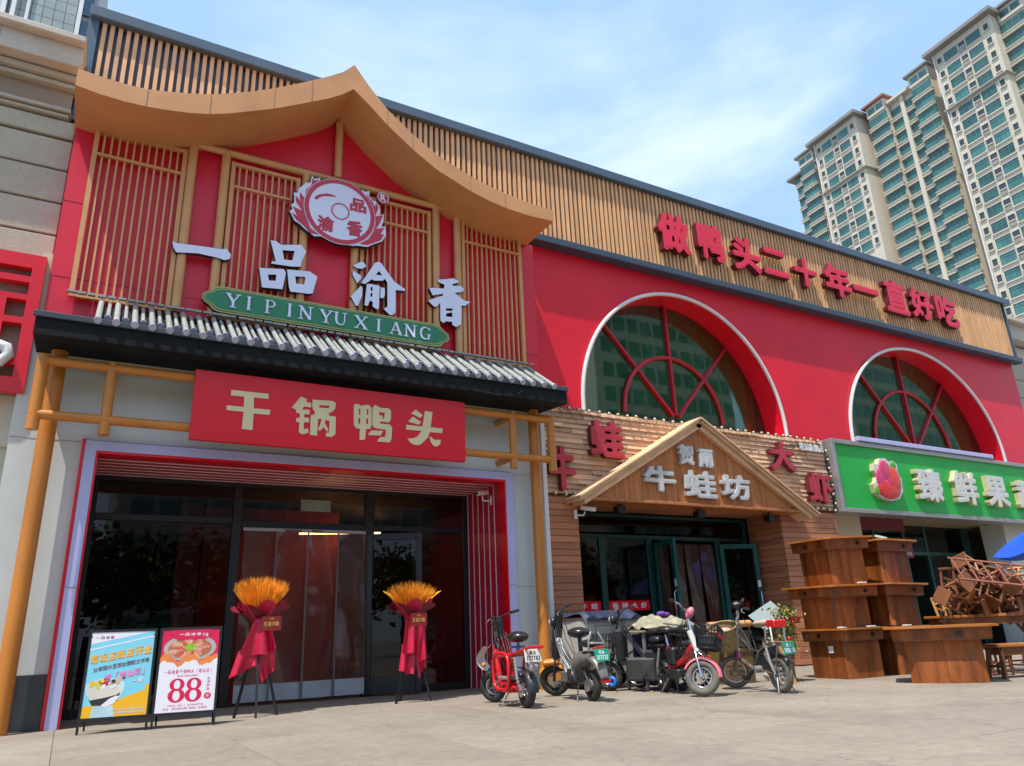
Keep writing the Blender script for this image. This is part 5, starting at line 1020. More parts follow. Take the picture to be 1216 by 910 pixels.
b = B(); b.tube([(c.x-0.02, 0, c.z+0.2), (0.72, 0, 0.36), (0.40, 0, 0.30)], 0.03, 8); b.tube([(0.34, 0, 0.3), (0.20, 0, 0.74)], 0.022, 8)
for s in (-1, 1): b.tube([(0.36, s*0.06, 0.28), (0, s*0.08, r), (0.14, s*0.08, 0.58), (-0.28, s*0.08, 0.60)], 0.014, 6)
part('frame', b, blk_pl, k)
b = B(); b.box(0.28, 0.74, -0.14, 0.14, 0.14, 0.46, bv=0.03); part('side_box', b, mat('faded_black_box', (0.04, 0.045, 0.04), 0.5, 0.2, 6), k)
b = B(); b.box(0.1, 0.45, -0.12, 0.12, 0.32, 0.56, bv=0.03); part('battery_case', b, blk_pl, k)
saddle(k, 0.20, 0.80, seat_m, 0.36, 0.15, 0.12)
b = B(); b.ball((-0.14, 0, 0.74), 0.15, 14, 0, (1.3, 1.0, 0.4)); part('rear_seat', b, seat_m, k)
for s in (-1, 1): spring(k, 0.0, 0.24, 0.14, 0.56, s*0.11)
b = B(); b.ball((-0.16, 0.12, 0.60), 0.025, 8); b.ball((-0.16, -0.12, 0.60), 0.025, 8); part('indicator', b, amber, k)
b = B(); b.torus((1.02, 0.04, 0.13), 0.05, 0.03, n=14, k=8); part('blue_lock', b, mat('blue_lock', (0.02, 0.16, 0.55), 0.4), k)
stand(k, 0.2, 0.2, 1, True)
clutter(k, 1.08, 0.21, 0.8, False, True, 1.14, 3)
b = B(); b.box(0.78, 0.92, -0.10, 0.10, 0.42, 0.86, bv=0.03); part('leg_shield', b, blk_pl, k)
b = B(); b.box(-0.34, -0.06, -0.15, 0.15, 0.60, 0.66, bv=0.01); part('rack', b, blk_pl, k)
b = B(); b.ball((-0.18, 0, 0.80), 0.16, 12, 0, (1.1, 1.0, 0.55)); part('rear_bag', b, seat_m, k)

# --- 4: white and pink bike ---
k = bike('white and pink electric bike with a black mesh basket marked in red', (7.42, 8.82), (7.20, 7.80))
wb = 1.06; r = 0.205
rear(k, r, 0.045, rubber, 10)
Mx, top, c = front(k, wb, 0.225, 1.12, 48, chrome, chrome, 0.30, fendm=bpink, fa=(5, 160), tyre=dusty, spokes=10, t=0.05, lamp=False)
b = B(); b.ball((top.x+0.05, 0, 1.03), 0.062, 14, 0, (0.9, 0.9, 1.5), Matrix.Rotation(R(25), 3, 'Y')); b.xf(Mx); part('headlight_cowl', b, bpink, k)
b = B(); b.tube([(c.x+0.02, 0, c.z+0.02), (c.x-0.10, 0, 0.80)], 0.042, 10); b.xf(Mx); part('column_cover', b, bwhite, k)
b = B(); b.ball((wb+0.08, 0, 0.50), 0.035, 10); b.xf(Mx); part('front_reflector', b, amber, k)
wire_basket(k, Mx, top.x+0.16, top.x+0.46, 0.17, 0.58, 0.86, blk_pl, 8, 0.006)
b = B(); b.box(top.x+0.20, top.x+0.42, -0.14, 0.14, 0.60, 0.74, bv=0.03); b.xf(Mx); part('basket_liner', b, blk_pl, k)
b = B(); b.box(top.x+0.463, top.x+0.47, -0.13, 0.10, 0.72, 0.78); b.xf(Mx); part('red_badge', b, bred, k)
b = B(); b.tube([(c.x-0.05, 0, 0.62), (0.66, 0, 0.44), (0.40, 0, 0.34), (0.25, 0, 0.33)], 0.045, 10); b.tube([(0.36, 0, 0.36), (0.22, 0, 0.60)], 0.035, 8); part('frame', b, bred, k)
b = B(); b.tube([(0.24, 0, 0.55), (0.18, 0, 0.76)], 0.018, 8); part('seat_post', b, chrome, k)
saddle(k, 0.20, 0.82, seat_m, 0.30, 0.13, 0.09)
b = B(); b.box(-0.22, 0.22, -0.09, 0.09, 0.60, 0.64, bv=0.01); b.ball((-0.06, 0, 0.70), 0.13, 12, 0, (1.2, 1, 0.45)); part('rear_seat', b, seat_m, k)
plate(k, -0.26, 0.50, -10, pl_g, '冀A', '9322', letter_w, 0.2, 0.14, 40)
b = B(); b.box(0.25, 0.62, -0.10, 0.10, 0.22, 0.32, bv=0.02); part('foot_board', b, blk_pl, k)
stand(k, 0.25, 0.2, 1, True)
clutter(k, 1.06, 0.205, 0.8, False, True, 1.08, 4)
b = B(); b.box(0.30, 0.50, -0.09, 0.09, 0.36, 0.60, bv=0.03); part('battery_case', b, blk_pl, k)

# --- 5: wicker basket bike ---
k = bike('dusty white electric bike with a wicker basket, beige saddle and rusty frame', (8.10, 7.30), (8.30, 8.32))
wb = 1.02; r = 0.225
rear(k, r, 0.045, dusty, 12, False, blk_pl, (70, 150), 0.04)
Mx, top, c = front(k, wb, 0.23, 1.10, 62, brust, bwhite, 0.28, tyre=dusty, spokes=12, t=0.038, rise=0.05, lean=0.26, lamp=False)
b = B(); b.box(-0.04, 0.05, -0.06, 0.06, -0.03, 0.05, bv=0.015); b.xf(Mx @ Matrix.Translation((top.x, 0, 1.12))); part('display', b, blk_pl, k)
b = B()
n = 18; bx = top.x+0.27
def wk(u, v, rr=1.0):
    a = 2*math.pi*u; q = (0.15+0.055*v)*rr; return (bx+q*1.0*math.cos(a), q*1.25*math.sin(a), 0.56+0.31*v)
b.grid(lambda u, v: wk(u, v, 1+0.012*math.sin(u*2*math.pi*18)*math.cos(v*math.pi*10)), 72, 20)
b.ball((bx, 0, 0.565), 0.15, 16, 0, (1, 1.25, 0.05)); b.xf(Mx); bk = part('wicker_basket', b, wick, k)
b = B(); b.tube([wk(i/24, 1.0) for i in range(24)], 0.014, 6, closed=True); b.xf(Mx); part('basket_rim', b, wick, bk)
b = B(); b.ball((bx, 0.02, 0.80), 0.12, 12, 0, (1, 1.2, 0.35)); b.xf(Mx); part('basket_cloth', b, mat('checked_cloth', (0.5, 0.35, 0.28), 0.9, 0.5, 30), bk)
b = B(); b.tube([(c.x-0.05, 0, 0.80), (c.x-0.02, 0, 0.56), (c.x-0.06, 0, 0.38)], 0.034, 10); part('head_cover', b, bwhite, k)
b = B(); b.tube([(c.x-0.03, 0, 0.50), (c.x-0.06, 0, 0.38)], 0.040, 10); part('sleeve', b, bmag, k)
b = B(); b.tube([(c.x-0.08, 0, 0.40), (0.56, 0, 0.28), (0.34, 0, 0.27)], 0.032, 10)
for s in (-1, 1):
    b.tube([(0.34, s*0.05, 0.27), (0, s*0.08, r), (0.16, s*0.08, 0.45), (0.22, s*0.04, 0.66)], 0.016, 8); b.tube([(0.5, s*0.03, 0.30), (0.30, s*0.08, 0.50), (0.02, s*0.09, 0.62), (-0.20, s*0.08, 0.62)], 0.014, 8)
    b.tube([(0.0, s*0.08, r), (-0.12, s*0.08, 0.62)], 0.008, 6)
b.tube([(-0.20, -0.08, 0.62), (-0.20, 0.08, 0.62)], 0.014, 6); part('frame', b, brust, k)
b = B(); b.tube([(-0.06, -0.1, 0.62), (-0.05, -0.1, 0.80), (0.0, 0, 0.83), (-0.05, 0.1, 0.80), (-0.06, 0.1, 0.62)], 0.012, 6); part('grab_rail', b, bwhite, k)
b = B(); b.box(0.10, 0.30, -0.08, 0.08, 0.30, 0.58, bv=0.02); part('battery_case', b, blk_pl, k)
b = B(); b.tube([(0.24, 0, 0.55), (0.20, 0, 0.80)], 0.016, 8); part('seat_post', b, chrome, k)
saddle(k, 0.20, 0.85, mat('beige_saddle', (0.40, 0.31, 0.22), 0.7, 0.2, 8), 0.32, 0.15, 0.09)
b = B(); b.box(-0.14, 0.04, -0.10, 0.10, 0.80, 0.90, bv=0.015); part('child_seat_box', b, bred, k)
b = B(); b.cyl((0.36, -0.12, 0.28), (0.36, 0.14, 0.28), 0.045, n=12); part('crank_hub', b, grey_met, k)
b = B(); b.bar((0.36, 0.14, 0.28), (0.48, 0.16, 0.20), 0.02, 0.02); b.box(0.44, 0.52, 0.15, 0.24, 0.185, 0.205); part('pedal', b, blk_pl, k)
plate(k, -0.24, 0.55, -8, pl_g, '冀A', '978123', letter_w, 0.23, 0.15, 14)
stand(k, 0.02, 0.22, 1, True)
clutter(k, 1.02, 0.225, 0.8, False, False, 1.06, 5)
b = B(); b.ball((-0.27, 0, 0.66), 0.03, 8); part('tail_light', b, redlens, k)

# --- bicycle behind ---
k = thing('bicycle', 'plain black bicycle half hidden behind the white and pink electric bike', 'bicycle', (7.72, 9.75, 0), math.atan2(-1, 0.28))
wheel(k, 0, 0.28, 0.02, 16); wheel(k, 1.0, 0.28, 0.02, 16)
b = B(); b.tube([(0, 0, 0.3), (0.42, 0, 0.28), (0.85, 0, 0.66), (0.28, 0, 0.62), (0.42, 0, 0.28)], 0.014, 6); b.tube([(0, 0, 0.3), (0.28, 0, 0.62)], 0.01, 6); b.tube([(1.0, 0, 0.3), (0.85, 0, 0.66), (0.80, 0, 0.88)], 0.014, 6); part('frame', b, blk_pl, k)
b = B(); b.tube([(0.70, -0.25, 0.92), (0.82, 0, 0.88), (0.70, 0.25, 0.92)], 0.012, 6); part('handlebar', b, chrome, k)
b = B(); b.tube([(0.28, 0, 0.6), (0.25, 0, 0.78)], 0.012, 6); part('seat_post', b, chrome, k); saddle(k, 0.25, 0.80, seat_m, 0.26, 0.09, 0.06)

# --- cargo tricycle box ---
k = thing('cargo_tricycle', 'dusty white box cargo tricycle under a dark blue cover beside the timber pier', 'cargo tricycle', (8.0, 10.4, 0))
bw = mat('dusty_white_box', (0.46, 0.44, 0.38), 0.5, 0.12, 2, dirt=0.25)
b = B(); b.box(6.92, 7.95, 9.92, 10.95, 0.22, 1.03, bv=0.03); part('cargo_box', b, bw, k)
b = B()
for q in ((7.08, 7.62, 0.40, 0.415), (7.08, 7.62, 0.93, 0.945), (7.08, 7.095, 0.415, 0.93), (7.605, 7.62, 0.415, 0.93)): b.box(q[0], q[1], 9.905, 9.92, q[2], q[3])
part('door_trim', b, grey_met, k)
b = B(); b.grid(lambda u, v: (6.88+1.12*u, 9.86+1.12*v, 1.12+0.03*math.sin(u*9+v*4)+0.02*math.sin(u*23+v*9)-0.10*max(0, 0.12-v)/0.12-0.05*max(0, 0.06-u)/0.06-0.05*max(0, u-0.94)/0.06), 36, 16)
b.grid(lambda u, v: (6.88+1.12*u, 9.86-0.01*math.sin(u*14), 1.03+0.03*math.sin(u*9)*v+0.02*math.sin(u*23)*v+0.005*(1-v)*math.sin(u*17)-0.02*(1-v)), 36, 2)
part('cover', b, mat('navy_tarpaulin', (0.018, 0.025, 0.06), 0.55, 0.2, 4), k)
b = B(); b.box(6.90, 7.97, 9.895, 9.915, 0.985, 1.035); part('cover_edge', b, mat('grey_hem', (0.25, 0.27, 0.32), 0.6), k)
b = B(); b.box(7.72, 7.90, 9.90, 9.92, 0.86, 0.92, bv=0.006); part('tail_light', b, redlens, k)
for x in (7.05, 7.85):
    b = B(); b.torus((0, 0, 0), 0.19, 0.05, 'y'); b.xf(Matrix.Translation((x, 10.45, 0.24)) @ Matrix.Rotation(R(90), 4, 'Z')); w_ = part('wheel', b, rubber, k)
    b = B(); b.cyl((x-0.03, 10.45, 0.24), (x+0.03, 10.45, 0.24), 0.13, n=16); part('rim', b, grey_met, w_)

# --- folding stall table with clothes ---
t = thing('stall_table', 'small folding stall table with dark blue sides behind the black electric bike', 'table', (7.80, 9.35, 0), R(-4))
b = B(); b.box(-0.45, 0.45, -0.28, 0.28, 0.80, 0.83, bv=0.006); part('table_top', b, mat('stall_plywood', (0.34, 0.25, 0.16), 0.7), t)
for sx in (-1, 1):
    for sy in (-1, 1): b = B(); b.box(sx*0.40-0.018, sx*0.40+0.018, sy*0.24-0.018, sy*0.24+0.018, 0, 0.80); part('leg', b, grey_met, t)
b = B(); b.box(-0.36, 0.36, 0.1, 0.12, 0.08, 0.78); b.box(-0.20, 0.30, -0.1, 0.1, 0.05, 0.5, bv=0.03); part('blue_panel', b, mat('dark_blue_box', (0.02, 0.02, 0.12), 0.5), t)
b = B(); rnd = random.Random(5)
b.grid(lambda u, v: (7.88-0.50+1.08*u, 9.34-0.30+0.56*v, 0.855+0.17*math.sin(math.pi*u)**0.6*math.sin(math.pi*v)**0.5*(0.6+0.5*math.sin(u*11+v*3)**2)+0.03*math.sin(u*21+v*13)*math.sin(math.pi*v)+0.03*abs(math.sin(u*15-v*11+math.sin(v*9)))*math.sin(math.pi*v)-0.05*max(0, u-0.9)/0.1), 44, 20)
solo('folded_clothes', b, mat('khaki_cloth', (0.29, 0.27, 0.18), 0.9, 0.45, 7, bump=0.6), 'crumpled khaki clothes heaped on the folding stall table', 'clothes')
b = B(); b.ball((7.90, 9.30, 1.06), 0.06, 12, 0, (1.4, 1, 0.7)); b.ball((7.98, 9.28, 1.05), 0.05, 12, 0, (1.2, 1, 0.7)); solo('cloth_bundle', b, mat('purple_cloth', (0.14, 0.04, 0.25), 0.8), 'small purple cloth bundle on top of the khaki clothes', 'cloth')
b = B(); b.box(7.60, 7.82, 9.15, 9.3, 0.832, 0.85, bv=0.005); solo('folded_cloth', b, mat('orange_cloth', (0.55, 0.16, 0.08), 0.8), 'flat orange red cloth under the khaki clothes', 'cloth')

# ================= POSTER STANDS =================
def poster_frame(x0, x1, ya, yb, label):
    t = thing('poster_stand', label, 'poster stand', (x0, ya, 0), math.atan2(yb-ya, x1-x0)); w = math.hypot(x1-x0, yb-ya)
    tilt = Matrix.Rotation(R(-5), 4, 'X')
    for q in ((0, 0.025, 0.0, 0.02, 0, 1.09), (w-0.025, w, 0, 0.02, 0, 1.09), (0.025, w-0.025, 0, 0.02, 1.065, 1.09), (0.025, w-0.025, 0, 0.02, 0.135, 0.16)):
        b = B(); b.box(*q); b.xf(tilt); part('frame_bar', b, black_m, t)
    for x in (0.03, w-0.03):
        b = B(); b.bar((x, 0.10, 1.02), (x, 0.42, 0.0), 0.02, 0.02); part('rear_leg', b, black_m, t)
    b = B(); b.bar((0.03, 0.28, 0.45), (w-0.03, 0.28, 0.45), 0.015, 0.015); part('cross_bar', b, black_m, t)
    return t, w, tilt
def flat(par, nm, pts, y, m_, M_, holes=()):
    b = B(); b.poly([pts]+list(holes), y, y+0.0004, back=False); b.xf(M_); return part(nm, b, m_, par)
t, w, T_ = poster_frame(0.20, 0.90, 10.10, 10.00, 'left poster stand with a pale blue dessert poster')
cy = mat('poster_sky_blue', (0.20, 0.58, 0.72), 0.35, 0.02, 2); wh = mat('poster_white', (0.74, 0.72, 0.78), 0.35, 0.02, 2); yl = mat('poster_yellow', (0.80, 0.42, 0.01), 0.35, 0.02, 2)
X0, X1, Z0, Z1 = 0.027, w-0.027, 0.162, 1.063; W_, H_ = X1-X0, Z1-Z0
def U(u, v): return (X0+u*W_, Z0+v*H_)
def UP(*a): return [U(*q) for q in a]
b = B(); b.box(X0, X1, 0.006, 0.014, Z0, Z1); b.xf(T_); ps = part('poster', b, cy, t)
flat(ps, 'printed_shape', UP((0, 0.86), (1, 1.0), (0, 1.0)), 0.0055, wh, T_)
flat(ps, 'printed_shape', UP((0, 0.785), (1, 0.93), (1, 0.945), (0, 0.80)), 0.0052, wh, T_)
flat(ps, 'printed_shape', UP((0, 0), (1, 0), (1, 0.36), (0.92, 0.34), (0.95, 0.30), (0.45, 0.17), (0, 0.13)), 0.0050, yl, T_)
sh = Matrix.Translation((X0, 0, Z0)) @ Matrix(((1, 0, 0, 0), (0, 1, 0, 0), (0.165, 0, 1, 0), (0, 0, 0, 1)))
def ptext(par, text, u0, u1, v0, v1, y, m_, M0, bold=0.003, skew=True, gap=0.1):
    b = B(); line(b, text, u0*W_, u1*W_, v0*H_, v1*H_, y, 0, bold, gap=gap, M_=None)
    b.xf(M0 @ (sh if skew else Matrix.Translation((X0, 0, Z0)))); return part('lettering', b, m_, par)
dkr = mat('poster_dark_red', (0.35, 0.01, 0.03), 0.4); ink = mat('poster_ink', (0.08, 0.10, 0.14), 0.4); pk = mat('poster_pink', (0.72, 0.20, 0.52), 0.4); crim = mat('poster_crimson', (0.62, 0.01, 0.07), 0.35, 0.02)
ptext(ps, '一品渝香', 0.06, 0.36, 0.915, 0.955, 0.0046, dkr, T_, 0.002, False)
ptext(ps, '塔坛店新店开业', 0.02, 0.98, 0.61, 0.72, 0.0040, wh, T_, 0.008); ptext(ps, '塔坛店新店开业', 0.02, 0.98, 0.61, 0.72, 0.0022, yl, T_, 0.0045)
ptext(ps, '分享图片至朋友圈配文字集', 0.09, 0.96, 0.515, 0.565, 0.0040, wh, T_, 0.004); ptext(ps, '分享图片至朋友圈配文字集', 0.09, 0.96, 0.515, 0.565, 0.0022, ink, T_, 0.001)
ptext(ps, '送「烧仙草」', 0.28, 0.96, 0.37, 0.46, 0.0040, wh, T_, 0.006); ptext(ps, '送「烧仙草」', 0.28, 0.96, 0.37, 0.46, 0.0022, pk, T_, 0.003)
ptext(ps, '一份', 0.70, 0.90, 0.28, 0.34, 0.0022, wh, T_, 0.004)
def ell(cu, cv, ru, rv, a0=0, a1=360, n=28): return [U(cu+ru*math.cos(R(a0+(a1-a0)*i/n)), cv+rv*math.sin(R(a0+(a1-a0)*i/n))) for i in range(n+(0 if a1-a0 == 360 else 1))]
glb = mat('print_bowl_glass', (0.42, 0.60, 0.66), 0.35); crm = mat('print_cream', (0.66, 0.60, 0.50), 0.35); blkp = mat('print_black', (0.03, 0.03, 0.035), 0.35)
flat(ps, 'printed_bowl', UP((0.13, 0.0), (0.50, 0.0), (0.46, 0.13), (0.16, 0.13)), 0.0044, glb, T_)
flat(ps, 'printed_bowl', ell(0.31, 0.36, 0.30, 0.23, 180, 360)+ell(0.31, 0.36, 0.30, 0.09, 0, 180), 0.0041, mat('print_glass_pale', (0.50, 0.66, 0.70), 0.35), T_)
flat(ps, 'printed_bowl', ell(0.31, 0.35, 0.27, 0.18, 185, 355), 0.0038, crm, T_)
flat(ps, 'printed_bowl', UP((0.04, 0.27), (0.10, 0.20), (0.30, 0.22), (0.50, 0.25), (0.56, 0.28), (0.52, 0.18), (0.35, 0.13), (0.14, 0.14)), 0.0035, blkp, T_)
flat(ps, 'printed_spoon', UP((0.28, 0.135), (0.35, 0.115), (0.47, 0.15), (0.56, 0.23), (0.50, 0.24), (0.40, 0.21)), 0.0032, wh, T_)
rnd = random.Random(11)
for cu, cv, m_, nn in ((0.17, 0.38, mat('print_mango', (0.75, 0.55, 0.01), 0.4), 9), (0.32, 0.41, mat('print_red_bean', (0.45, 0.03, 0.04), 0.4), 9), (0.44, 0.40, mat('print_nuts', (0.60, 0.42, 0.25), 0.4), 7), (0.36, 0.36, wh, 6), (0.50, 0.43, blkp, 3)):
    for i in range(nn):
        u, v = cu+rnd.uniform(-0.09, 0.09), cv+rnd.uniform(-0.035, 0.04); flat(ps, 'printed_topping', ell(u, v, 0.035, 0.02, n=8), 0.0030-0.0001*i, m_, T_)
ptext(ps, '活动最终解释权归本店', 0.50, 0.97, 0.03+0, 0.055, 0.0030, wh, T_, 0.001, False)
ptext(ps, '关注公众号了解更多优惠', 0.46, 0.97, 0.065, 0.09, 0.0030, wh, T_, 0.001, False)
t, w, T_ = poster_frame(0.93, 1.60, 10.00, 9.89, 'right poster stand with a red and white poster reading 88')
X0, X1, Z0, Z1 = 0.027, w-0.027, 0.162, 1.063; W_, H_ = X1-X0, Z1-Z0
sh = Matrix.Translation((X0, 0, Z0))
b = B(); b.box(X0, X1, 0.006, 0.014, Z0, Z1); b.xf(T_); ps = part('poster', b, wh, t)
flat(ps, 'printed_shape', UP((0, 0.60), (1, 0.60), (1, 1), (0, 1)), 0.0055, crim, T_)
pan = mat('print_pan_steel', (0.42, 0.38, 0.34), 0.35); meat = mat('print_meat', (0.62, 0.25, 0.16), 0.35, 0.35, 60)
flat(ps, 'printed_pan', ell(0.50, 0.77, 0.46, 0.165), 0.0050, pan, T_); flat(ps, 'printed_pan', ell(0.50, 0.765, 0.38, 0.13), 0.0047, mat('print_broth', (0.40, 0.14, 0.08), 0.35), T_)
for i in range(26):
    a = i*2.399; q = 0.13+0.22*((i % 13)/13); u, v = 0.5+q*math.cos(a)*1.0, 0.765+q*0.36*math.sin(a)
    ca, sa = math.cos(a), math.sin(a)
    flat(ps, 'printed_meat', [U(u+0.10*math.cos(R(k_*45))*ca-0.045*math.sin(R(k_*45))*sa, v+(0.10*math.cos(R(k_*45))*sa+0.045*math.sin(R(k_*45))*ca)*0.5) for k_ in range(8)], 0.0044-0.00005*i, [meat, mat('print_meat_pale', (0.66, 0.36, 0.22), 0.35, 0.3, 60), mat('print_meat_red', (0.55, 0.10, 0.05), 0.35, 0.3, 60)][i % 3], T_)
for i in range(8): flat(ps, 'printed_garnish', ell(0.5+rnd.uniform(-0.06, 0.06), 0.775+rnd.uniform(-0.035, 0.035), 0.04, 0.02, n=7), 0.0030-0.0001*i, mat('print_green', (0.25, 0.50, 0.02), 0.35, 0.3, 80), T_)
flat(ps, 'printed_shape', UP((0.14, 1.0), (0.20, 0.90), (0.26, 0.875), (0.74, 0.875), (0.80, 0.90), (0.86, 1.0)), 0.0020, crim, T_)
ptext(ps, '一品渝香', 0.28, 0.68, 0.92, 0.96, 0.0012, wh, T_, 0.003); ptext(ps, '干锅', 0.69, 0.80, 0.905, 0.95, 0.0012, wh, T_, 0.002)
wave = [(i/16, 0.585+0.035*math.sin(i*0.9)+0.02*math.sin(i*2.1)) for i in range(17)]
org = mat('print_orange', (0.75, 0.22, 0.05), 0.35)
flat(ps, 'printed_shape', UP(*([(u, v+0.07+0.02*math.sin(u*17)) for u, v in wave]+wave[::-1])), 0.0018, org, T_)
flat(ps, 'printed_shape', UP(*([(0, 0.0)]+[(1, 0.0)]+wave[::-1])), 0.0016, wh, T_)
ptext(ps, '一品渝香干锅鸭头(塔坛店)', 0.08, 0.94, 0.455, 0.505, 0.0008, crim, T_, 0.002)
ptext(ps, '新店试营业期间', 0.32, 0.68, 0.415, 0.44, 0.0008, crim, T_, 0.001)
for cu in (0.335, 0.625):
    for cv_, ru, rv, hu, hv, yy in ((0.195, 0.145, 0.083, 0.062, 0.062, 0.0004), (0.325, 0.128, 0.075, 0.055, 0.055, 0.0008)):
        flat(ps, 'numeral_bowl', ell(cu, cv_, ru, rv, n=36), yy, crim, T_, (ell(cu, cv_, hu, hv, n=36)[::-1],))
for i, ch in enumerate('全场菜品'): b = B(); glyph(b, ch, 0.84*W_, 0.90*W_, (0.37-i*0.043)*H_, (0.403-i*0.043)*H_, 0.0008, 0, 0.001); b.xf(T_ @ sh); part('lettering', b, crim, ps)
flat(ps, 'printed_disc', ell(0.875, 0.175, 0.062, 0.040), 0.0012, crim, T_)
b = B(); glyph(b, '折', 0.845*W_, 0.905*W_, 0.152*H_, 0.198*H_, 0.0004, 0, 0.001); b.xf(T_ @ sh); part('lettering', b, wh, ps)
ptext(ps, '订餐热线:0311-67660750', 0.20, 0.82, 0.065, 0.088, 0.0008, crim, T_, 0.0008); ptext(ps, '地址:塔坛新村西门南61米路西', 0.13, 0.88, 0.025, 0.052, 0.0008, crim, T_, 0.0012)

# ================= WHEAT STANDS =================
wheat = mat('dyed_orange_wheat', (0.90, 0.30, 0.008), 0.7, 0.25, 9, rand=0.1); wrap = mat('red_wrapping_paper', (0.55, 0.01, 0.05), 0.42, 0.12, 5, bump=0.15, bscale=9); wrapd = mat('dark_red_paper', (0.20, 0.01, 0.03), 0.5, 0.15, 5)
wheat_y = mat('dyed_yellow_wheat', (0.95, 0.46, 0.02), 0.7, 0.2, 9)
def wheat_stand(x, y, label, zt_, flare, seed, long_):
    rnd = random.Random(seed); t = thing('wheat_stand', label, 'flower stand', (x, y, 0))
    for dx, dy in ((-0.26, -0.10), (0.26, -0.12), (-0.04, 0.30) if long_ else (-0.04, -0.32)):
        b = B(); b.bar((x+dx*0.15, y+dy*0.15, 0.95), (x+dx, y+dy, 0.0), 0.028, 0.028); part('leg', b, black_m, t)
    b = B()
    for i in range(620):
        a = rnd.uniform(0, 2*math.pi); q = math.sqrt(rnd.random()); ex = math.cos(a)*q*flare; ey = math.sin(a)*q*flare*0.55
        z1 = zt_-0.03-0.10*q*q+rnd.uniform(-0.06, 0.03); p0 = Vector((x+ex*0.28, y+ey*0.28, 1.22)); p1 = Vector((x+ex, y+ey, z1)); d = (p1-p0)
        m0 = p0+d*0.42; s_ = Vector((rnd.uniform(-1, 1), rnd.uniform(-1, 1), 0)).normalized()*0.009; e = d.cross(s_).normalized()*0.009
        mi = 0 if rnd.random() < 0.72 else 1
        b.add([p0, m0+s_, m0+e, m0-s_, m0-e, p1, ], [(0, 2, 1), (0, 3, 2), (0, 4, 3), (0, 1, 4), (1, 2, 5), (2, 3, 5), (3, 4, 5), (4, 1, 5)], mi)
        for h in range(3):
            p2 = p1+Vector((rnd.uniform(-.03, .03), rnd.uniform(-.03, .03), rnd.uniform(0.01, 0.05))); c_ = p1-d*0.12*rnd.random(); b.add([c_, c_+s_*0.3, p2], [(0, 1, 2)], mi)
    part('wheat_ears', b, [wheat, wheat_y], t, kind='stuff')
    if long_:
        for s in (-1, 1):
            b = B(); b.tube([(x+s*0.12, y-0.02, 1.22), (x+s*0.26, y-0.05, 1.38), (x+s*0.42, y-0.06, 1.50)], [0.004, 0.006, 0.016], 5); b.tube([(x+s*0.36, y-0.06, 1.46), (x+s*0.46, y-0.06, 1.52)], [0.016, 0.004], 5); part('loose_ear', b, wheat_y, t)
    def ruf(rad0, rad1, z0, z1, ph, lob, am):
        def fn(u, v):
            a = 2*math.pi*u; q = (rad0+(rad1*1.15-rad0)*v)*(1+am*math.sin(lob*a+ph)*(0.3+0.7*v)); return (x+q*math.cos(a), y+q*0.72*math.sin(a), z0+(z1-z0)*v+0.05*math.sin(lob*a*1.0+ph+1)*v)
        return fn
    b = B(); b.grid(ruf(0.07, 0.24, 1.12, 1.36, 0.5+seed, 5, 0.22), 60, 8); part('wrapping_collar', b, wrap, t)
    b = B(); b.grid(ruf(0.06, 0.26, 1.14, 1.30, 2.0+seed, 4, 0.30), 48, 6); part('wrapping_collar', b, wrapd, t)
    # hanging folds
    if not long_:
        flaps = [((-0.10, 1.14), (0.06, 1.14), (0.14, 0.72), (-0.27, 0.74)), ((0.03, 1.14), (0.13, 1.13), (0.21, 0.80), (0.12, 0.76))]
        tails = [((-0.26, 0.78), (-0.02, 0.78), (-0.05, 0.60), (-0.36, 0.46)), ((-0.14, 0.78), (0.20, 0.80), (0.20, 0.54), (0.03, 0.38))]
    else:
        flaps = [((-0.14, 1.16), (0.04, 1.16), (0.0, 0.64), (-0.22, 0.66)), ((0.0, 1.16), (0.16, 1.16), (0.20, 0.58), (0.02, 0.52))]
        tails = [((-0.18, 0.78), (0.05, 0.78), (-0.02, 0.36), (-0.23, 0.42)), ((-0.02, 0.82), (0.17, 0.80), (0.18, 0.48), (0.06, 0.30))]
    for k_, (fl, lay) in enumerate([(f_, 0) for f_ in tails]+[(f_, 1) for f_ in flaps]):
        a, b_, c, d = [Vector((q[0], 0, q[1])) for q in fl]
        bb = B()
        def fn(u, v, a=a, b_=b_, c=c, d=d, k_=k_, lay=lay):
            p = (a*(1-u)+b_*u)*(1-v)+(d*(1-u)+c*u)*v
            return (x+p.x, y-0.11-0.05*lay-0.035*math.sin(u*math.pi*2.5+k_)*(0.4+v)-0.03*math.sin(u*math.pi), p.z+0.012*math.sin(u*9+k_))
        bb.grid(fn, 14, 10); part('paper_fold', bb, wrap, t)
    b = B(); b.ball((x, y-0.10, 1.13), 0.09, 12, 0, (1.2, 0.7, 0.8)); part('knot', b, wrap, t)
    cx_ = x+(0.10 if not long_ else 0.02); cm = mat('maroon_card', (0.22, 0.012, 0.015), 0.5); gd = mat('card_gold', (0.65, 0.38, 0.08), 0.4)
    b = B(); b.box(cx_-0.125, cx_+0.125, y-0.25, y-0.243, 1.02, 1.20); cd = part('card', b, cm, t)
    b = B(); line(b, '生意兴隆', cx_-0.10, cx_+0.10, 1.075, 1.135, y-0.252, 0, 0.002); line(b, '恭祝', cx_-0.03, cx_+0.03, 1.155, 1.18, y-0.252, 0, 0.001); part('lettering', b, gd, cd)
wheat_stand(2.18, 10.62, 'orange wheat bouquet in red paper on black legs beside the right poster', 1.72, 0.37, 1, False)
wheat_stand(4.36, 10.72, 'orange wheat bouquet with wide stray ears in front of the open door', 1.66, 0.40, 2, True)

